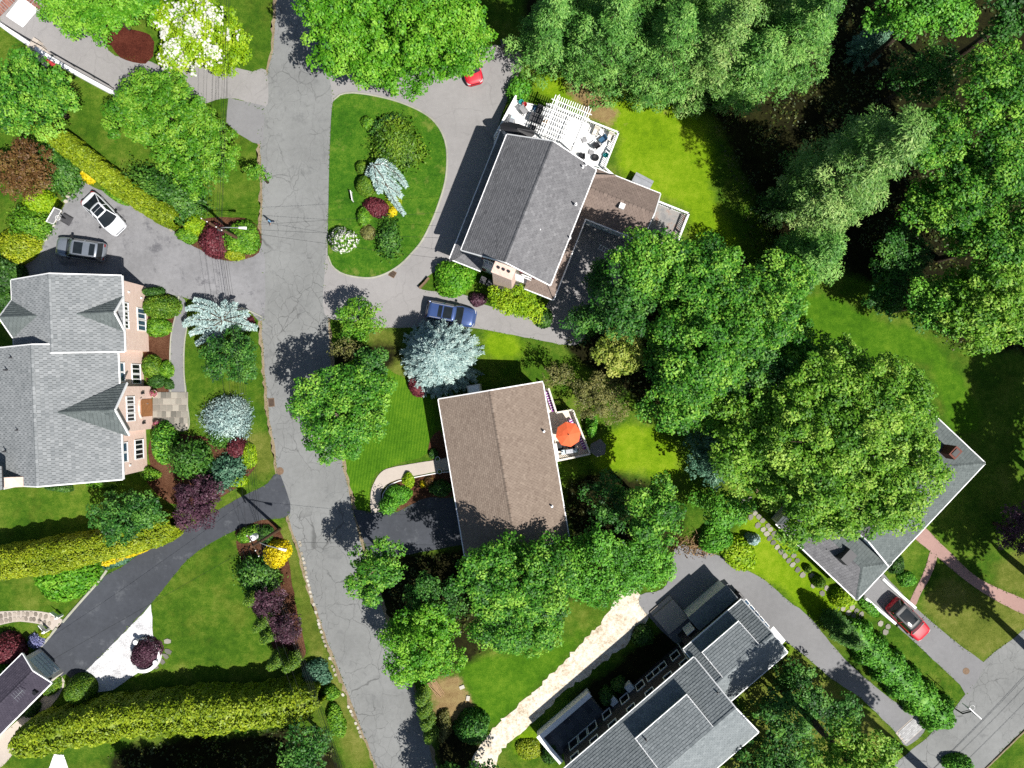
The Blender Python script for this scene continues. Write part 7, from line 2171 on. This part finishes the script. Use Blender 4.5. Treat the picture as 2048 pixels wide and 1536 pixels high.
SEDAN = dict(st=[(0, .70, .40, .78, .82), (.02, .86, .32, .92, .97), (.08, .95, .26, .96, 1.04), (.2, 1, .22, .95, 1.02), (.5, 1, .20, .92, .95), (.66, 1, .20, .90, .94), (.72, .985, .20, .88, .97), (.84, .965, .22, .82, .90), (.93, .90, .25, .74, .81), (.975, .80, .30, .64, .69), (1.0, .62, .36, .52, .54)],
             fb=.74, ft=.55, rt=.30, rb=.10, wb=.445, wt=.335, zr=1.45)
def car(name, label, px, py, head_deg, Lg, Wd, kind, paint, roof=None, sun_roof=None, rails=False):
    K = SUV if kind == 'suv' else SEDAN
    root = thing(name, label, 'car', (*W(px, py, .8), .03), math.radians(head_deg))
    X = lambda t: (t - .5) * Lg
    hwid = Wd / 2
    # body shell lofted through the stations
    rings = []
    for t, w, zb, zs, zc in K['st']:
        y = hwid * w
        half = [(y * .86, zb), (y * .97, zb + .12), (y, (zb + zs) * .5), (y * .985, zs - .1), (y * .94, zs - .01), (y * .72, (zs + zc) * .5 + .015), (y * .36, zc), (0, zc + .008)]
        ring = [(X(t), a, z) for a, z in half] + [(X(t), -a, z) for a, z in half[-2::-1]]
        rings.append(ring)
    # denser along the length
    R2 = []
    for i in range(len(rings) - 1):
        for j in range(3):
            u = j / 3
            i0, i3 = max(i - 1, 0), min(i + 2, len(rings) - 1)
            ring = []
            for k in range(len(rings[i])):
                p0, p1, p2, p3 = (Vector(rings[q][k]) for q in (i0, i, i + 1, i3))
                v = 0.5 * ((2 * p1) + (p2 - p0) * u + (2 * p0 - 5 * p1 + 4 * p2 - p3) * u * u + (3 * p1 - p0 - 3 * p2 + p3) * u ** 3)
                v.x = p1.x + (p2.x - p1.x) * u
                ring.append(v)
            R2.append(ring)
    R2.append([Vector(p) for p in rings[-1]])
    n = len(R2[0])
    vs = [p for r in R2 for p in r]
    fs = []
    for i in range(len(R2) - 1):
        for k in range(n - 1):
            fs.append((i * n + k, i * n + k + 1, (i + 1) * n + k + 1, (i + 1) * n + k))
        fs.append((i * n + n - 1, i * n, (i + 1) * n, (i + 1) * n + n - 1))
    fs.append(tuple(range(n))); fs.append(tuple(reversed(range((len(R2) - 1) * n, len(R2) * n))))
    me = MB().add(vs, fs).mesh('body', smooth=True)
    bm = bmesh.new(); bm.from_mesh(me); bmesh.ops.recalc_face_normals(bm, faces=bm.faces); bm.to_mesh(me); bm.free()
    link('body', me, PAINT[paint], root)
    # hood panel line
    zb_ = 1.0 if kind == 'suv' else .92
    zr = K['zr']
    xf, xft, xrt, xrb = X(K['fb']), X(K['ft']), X(K['rt']), X(K['rb'])
    wb, wt = Wd * K['wb'], Wd * K['wt']
    zf = zb_ + .03
    def rz_(u, v):                 # roof height: u -1..1 along, v -1..1 across
        return zr - .05 * u * u - .045 * v * v - (0.05 * max(0, -u) if kind != 'suv' else 0)
    def grid(fn, a, b):
        vs, fs = [], []
        for i in range(a + 1):
            for j in range(b + 1):
                vs.append(fn(i / a, j / b))
        for i in range(a):
            for j in range(b):
                fs.append((i * (b + 1) + j, (i + 1) * (b + 1) + j, (i + 1) * (b + 1) + j + 1, i * (b + 1) + j + 1))
        return vs, fs
    def rp(u, v, up=0.0, s=1.0):   # point on roof
        x = (xft + xrt) / 2 + (xft - xrt) / 2 * u * s
        tw = wt * (1 + .03 * (1 - u * u))
        bow = .06 * (1 - v * v) * (1 if u > 0.9 else (-1 if u < -.9 else 0))
        return (x + bow, tw * v, rz_(u, v) + up)
    rm = PAINT[roof or paint]
    v, f = grid(lambda i, j: rp(-1 + 2 * i, -1 + 2 * j), 10, 8)
    ro = link('roof', MB().add(v, f).mesh('roof', True), rm, root)
    ro.modifiers.new('thickness', 'SOLIDIFY').thickness = .03
    if sun_roof:
        for (u0, u1) in sun_roof:
            v, f = grid(lambda i, j: rp(u0 + (u1 - u0) * i, (-1 + 2 * j) * .74, .006), 5, 6)
            so = link('sunroof', MB().add(v, f).mesh('sunroof', True), M['carglass'], ro)
    v, f = grid(lambda i, j: tuple(Vector((xf + .16 * (1 - (2 * j - 1) ** 2), wb * (-1 + 2 * j), zf)).lerp(Vector(rp(1, -1 + 2 * j, -.004)), i)), 4, 8)
    link('windshield', MB().add(v, f).mesh('windshield', True), M['carglass'], root)
    v, f = grid(lambda i, j: tuple(Vector((xrb - .05 * (1 - (2 * j - 1) ** 2), wb * .96 * (-1 + 2 * j), zf + (.06 if kind == 'sedan' else 0))).lerp(Vector(rp(-1, -1 + 2 * j, -.004)), i)), 4, 8)
    link('rear_window', MB().add(v, f).mesh('rear_window', True), M['carglass'], root)
    for s in (-1, 1):
        def sw(i, j):
            base = Vector((xrb + (xf - xrb) * j, s * (wb + .035 * math.sin(math.pi * j)), zf))
            return tuple(base.lerp(Vector(rp(-1 + 2 * j, s, -.004)), i))
        v, f = grid(sw, 3, 10)
        link('side_window', MB().add(v, f).mesh('side_window', True), M['carglass'], root)
        for (a_, b_) in (((xf, s * wb, zf), rp(1, s)), ((xrb, s * wb * .97, zf), rp(-1, s)), (((xf + xrb) / 2 - .05, s * (wb + .04), zf), rp(-.06, s))):
            MB().bar(a_, b_, .07, .06).obj('pillar', PAINT[paint], root)
        if rails:
            MB().bar(rp(-.85, s * .9, .07), rp(.8, s * .9, .07), .045, .04).obj('roof_rail', M['darkgrey' if roof else 'metal'], root)
        mx = xf - .28
        MB().hexa([(mx - .1, s * hwid * 1.0, 1.0), (mx + .12, s * hwid * 1.0, 1.0), (mx + .10, s * (hwid + .2), 1.02), (mx - .08, s * (hwid + .2), 1.02), (mx - .1, s * hwid, 1.12), (mx + .12, s * hwid, 1.14), (mx + .10, s * (hwid + .2), 1.14), (mx - .08, s * (hwid + .2), 1.13)]).obj('mirror', M['black'], root)
        t1 = Vector((X(.975), s * hwid * .70, .72 if kind == 'suv' else .62))
        MB().hexa([(X(.93), s * hwid * .58, t1.z + .07), (X(.985), s * hwid * .5, t1.z), (X(.97), s * hwid * .80, t1.z), (X(.915), s * hwid * .88, t1.z + .07),
                   (X(.93), s * hwid * .58, t1.z + .14), (X(.985), s * hwid * .5, t1.z + .06), (X(.97), s * hwid * .80, t1.z + .06), (X(.915), s * hwid * .88, t1.z + .13)]).obj('headlight', M['headlight'], root)
        MB().hexa([(X(.0) - .01, s * hwid * .5, .78), (X(.05), s * hwid * .88, .80), (X(.07), s * hwid * .93, .80), (X(.0) - .02, s * hwid * .76, .78), (X(.005), s * hwid * .5, .93), (X(.05), s * hwid * .86, .95), (X(.07), s * hwid * .95, .95), (X(.0), s * hwid * .78, .93)]).obj('tail_light', M['taillight'], root)
        for t in (.19, .81):
            wx = X(t)
            wo = MB()
            y0, y1 = s * (hwid - .24), s * (hwid - .005)
            wo.tube([(wx, y0, .34), (wx, y1, .34)], .34, 18).obj('wheel', M['tyre'], root)
            MB().tube([(wx, y1 - s * .01, .34), (wx, y1 + s * .008, .34)], .22, 12).obj('rim', M['metal'], root.children[-1])
    MB().bar((X(.735), -hwid * .8, zf + .035), (X(.735), hwid * .8, zf + .035), .07, .02).obj('wiper_cowl', M['black'], root)
    for s in (-.42, .42):
        MB().bar((X(.75), s * Wd * .82, zb_ + .05), (X(.93), s * Wd * .68, .93 if kind == 'suv' else .81), .015, .012).obj('hood_seam', M['black'], root)
    MB().bar((X(.985), -hwid * .55, .55), (X(.985), hwid * .55, .55), .06, .22).obj('grille', M['black'], root)
    return root
car('sedan', 'pearl white sedan with dark glass roof on the worn driveway', 207, 428, -46, 4.75, 1.95, 'sedan', 'pearl', sun_roof=[(-.75, -.05), (0.0, .85)])
car('suv', 'silver SUV half in the shadow of the pink brick house', 160, 498, 172, 4.95, 2.0, 'suv', 'silver', sun_roof=[(.05, .75), (-.85, -.45)], rails=True)
car('suv', 'blue-grey SUV parked beside the large blue spruce', 902, 628, -11, 5.0, 2.0, 'suv', 'steelblue', sun_roof=[(.1, .75), (-.3, .0)], rails=True)
car('suv', 'red SUV with black roof on the straight driveway', 1818, 1240, -45, 4.7, 1.95, 'suv', 'red', roof='gloss_black', sun_roof=[(-.6, .7)], rails=True)
car('small_car', 'bright red car nosing out from under the shade tree', 940, 126, -75, 4.3, 1.85, 'sedan', 'red')

# ------------------------------------------------------------------ walker on the road
def person(label, px, py, rz):
    root = thing('person', label, 'person', (*W(px, py), .02), rz)
    J = {'pel': (0, 0, .93, .125, .10), 'wai': (0, .01, 1.08, .12, .09), 'che': (0, .01, 1.27, .15, .105), 'nec': (0, .015, 1.47, .055, .055), 'hea': (0, .03, 1.56, .07, .08), 'top': (0, .03, 1.67, .085, .095), 'crn': (0, .02, 1.73, .05, .055)}
    for s, n in ((-1, 'l'), (1, 'r')):
        sw = .16 * s
        J.update({n + 'hip': (.09 * s, 0, .86, .085, .085), n + 'kne': (.10 * s, sw * .8 + .03, .49, .055, .055), n + 'ank': (.10 * s, sw * 1.5 - .02, .10, .04, .04), n + 'toe': (.11 * s, sw * 1.5 + .14, .04, .035, .03),
                  n + 'sho': (.19 * s, .01, 1.40, .062, .062), n + 'elb': (.25 * s, -sw * .5, 1.13, .045, .045), n + 'wri': (.24 * s, -sw * .9 + .1, .90, .03, .028), n + 'pal': (.235 * s, -sw * 1.0 + .13, .83, .035, .022)})
        for k in range(4):
            J[n + 'f%d' % k] = ((.235 + (k - 1.5) * .018) * s, -sw * 1.0 + .15, .74 + .008 * abs(k - 1.5), .009, .009)
        J[n + 'th'] = ((.235 - .045) * s, -sw + .16, .80, .01, .01)
    E_ = [('pel', 'wai'), ('wai', 'che'), ('che', 'nec'), ('nec', 'hea'), ('hea', 'top'), ('top', 'crn')]
    for n in 'lr':
        E_ += [('pel', n + 'hip'), (n + 'hip', n + 'kne'), (n + 'kne', n + 'ank'), (n + 'ank', n + 'toe'), ('che', n + 'sho'), (n + 'sho', n + 'elb'), (n + 'elb', n + 'wri'), (n + 'wri', n + 'pal'), (n + 'pal', n + 'th')]
        E_ += [(n + 'pal', n + 'f%d' % k) for k in range(4)]
    names = list(J)
    me = bpy.data.meshes.new('body')
    me.from_pydata([J[k][:3] for k in names], [(names.index(a), names.index(b)) for a, b in E_], [])
    o = bpy.data.objects.new('body', me); COL.objects.link(o)
    md = o.modifiers.new('skin', 'SKIN'); md.use_smooth_shade = True
    o.modifiers.new('sub', 'SUBSURF').levels = 1
    o.modifiers['sub'].render_levels = 1
    for i, k in enumerate(names):
        sv = me.skin_vertices[0].data[i]; sv.radius = J[k][3:]; sv.use_root = (k == 'pel')
    dg = bpy.context.evaluated_depsgraph_get(); ev = o.evaluated_get(dg)
    bme = bpy.data.meshes.new_from_object(ev)
    bpy.data.objects.remove(o)
    mats = [m_plain('skin', (0.45, 0.27, 0.19, 1), .5), m_plain('light_blue_shirt', A(130, 190, 232), .8), m_plain('navy_trousers', A(44, 70, 110), .8), m_plain('dark_shoes', (0.03, .03, .04, 1), .6), m_plain('brown_hair', (.05, .03, .02, 1), .7)]
    bme.materials.clear()
    for m in mats: bme.materials.append(m)
    for p in bme.polygons:
        c = p.center
        i = 0
        if c.z < .12: i = 3
        elif c.z < .98 and abs(c.x) < .2: i = 2
        elif c.z < 1.48 and not (c.z < 1.16 and abs(c.x) > .19): i = 1
        elif c.z > 1.64 or (c.z > 1.56 and c.y < .02): i = 4
        p.material_index = i
        p.use_smooth = True
    b = bpy.data.objects.new('body', bme); COL.objects.link(b); b.parent = root
    fc = MB()
    for s in (-1, 1): fc.lathe([(.012, 0), (.001, .006)], (s * .033, .118, 1.60), 6)
    fc.obj('eyes', M['black'], root)
    MB().hexa([(-.012, .112, 1.55), (.012, .112, 1.55), (.012, .12, 1.55), (-.012, .12, 1.55), (-.006, .105, 1.60), (.006, .105, 1.60), (.005, .115, 1.60), (-.005, .115, 1.60)]).obj('nose', mats[0], root)
    return root
person('person in a light blue top walking on the road near the upper pole', 545, 446, math.radians(150))
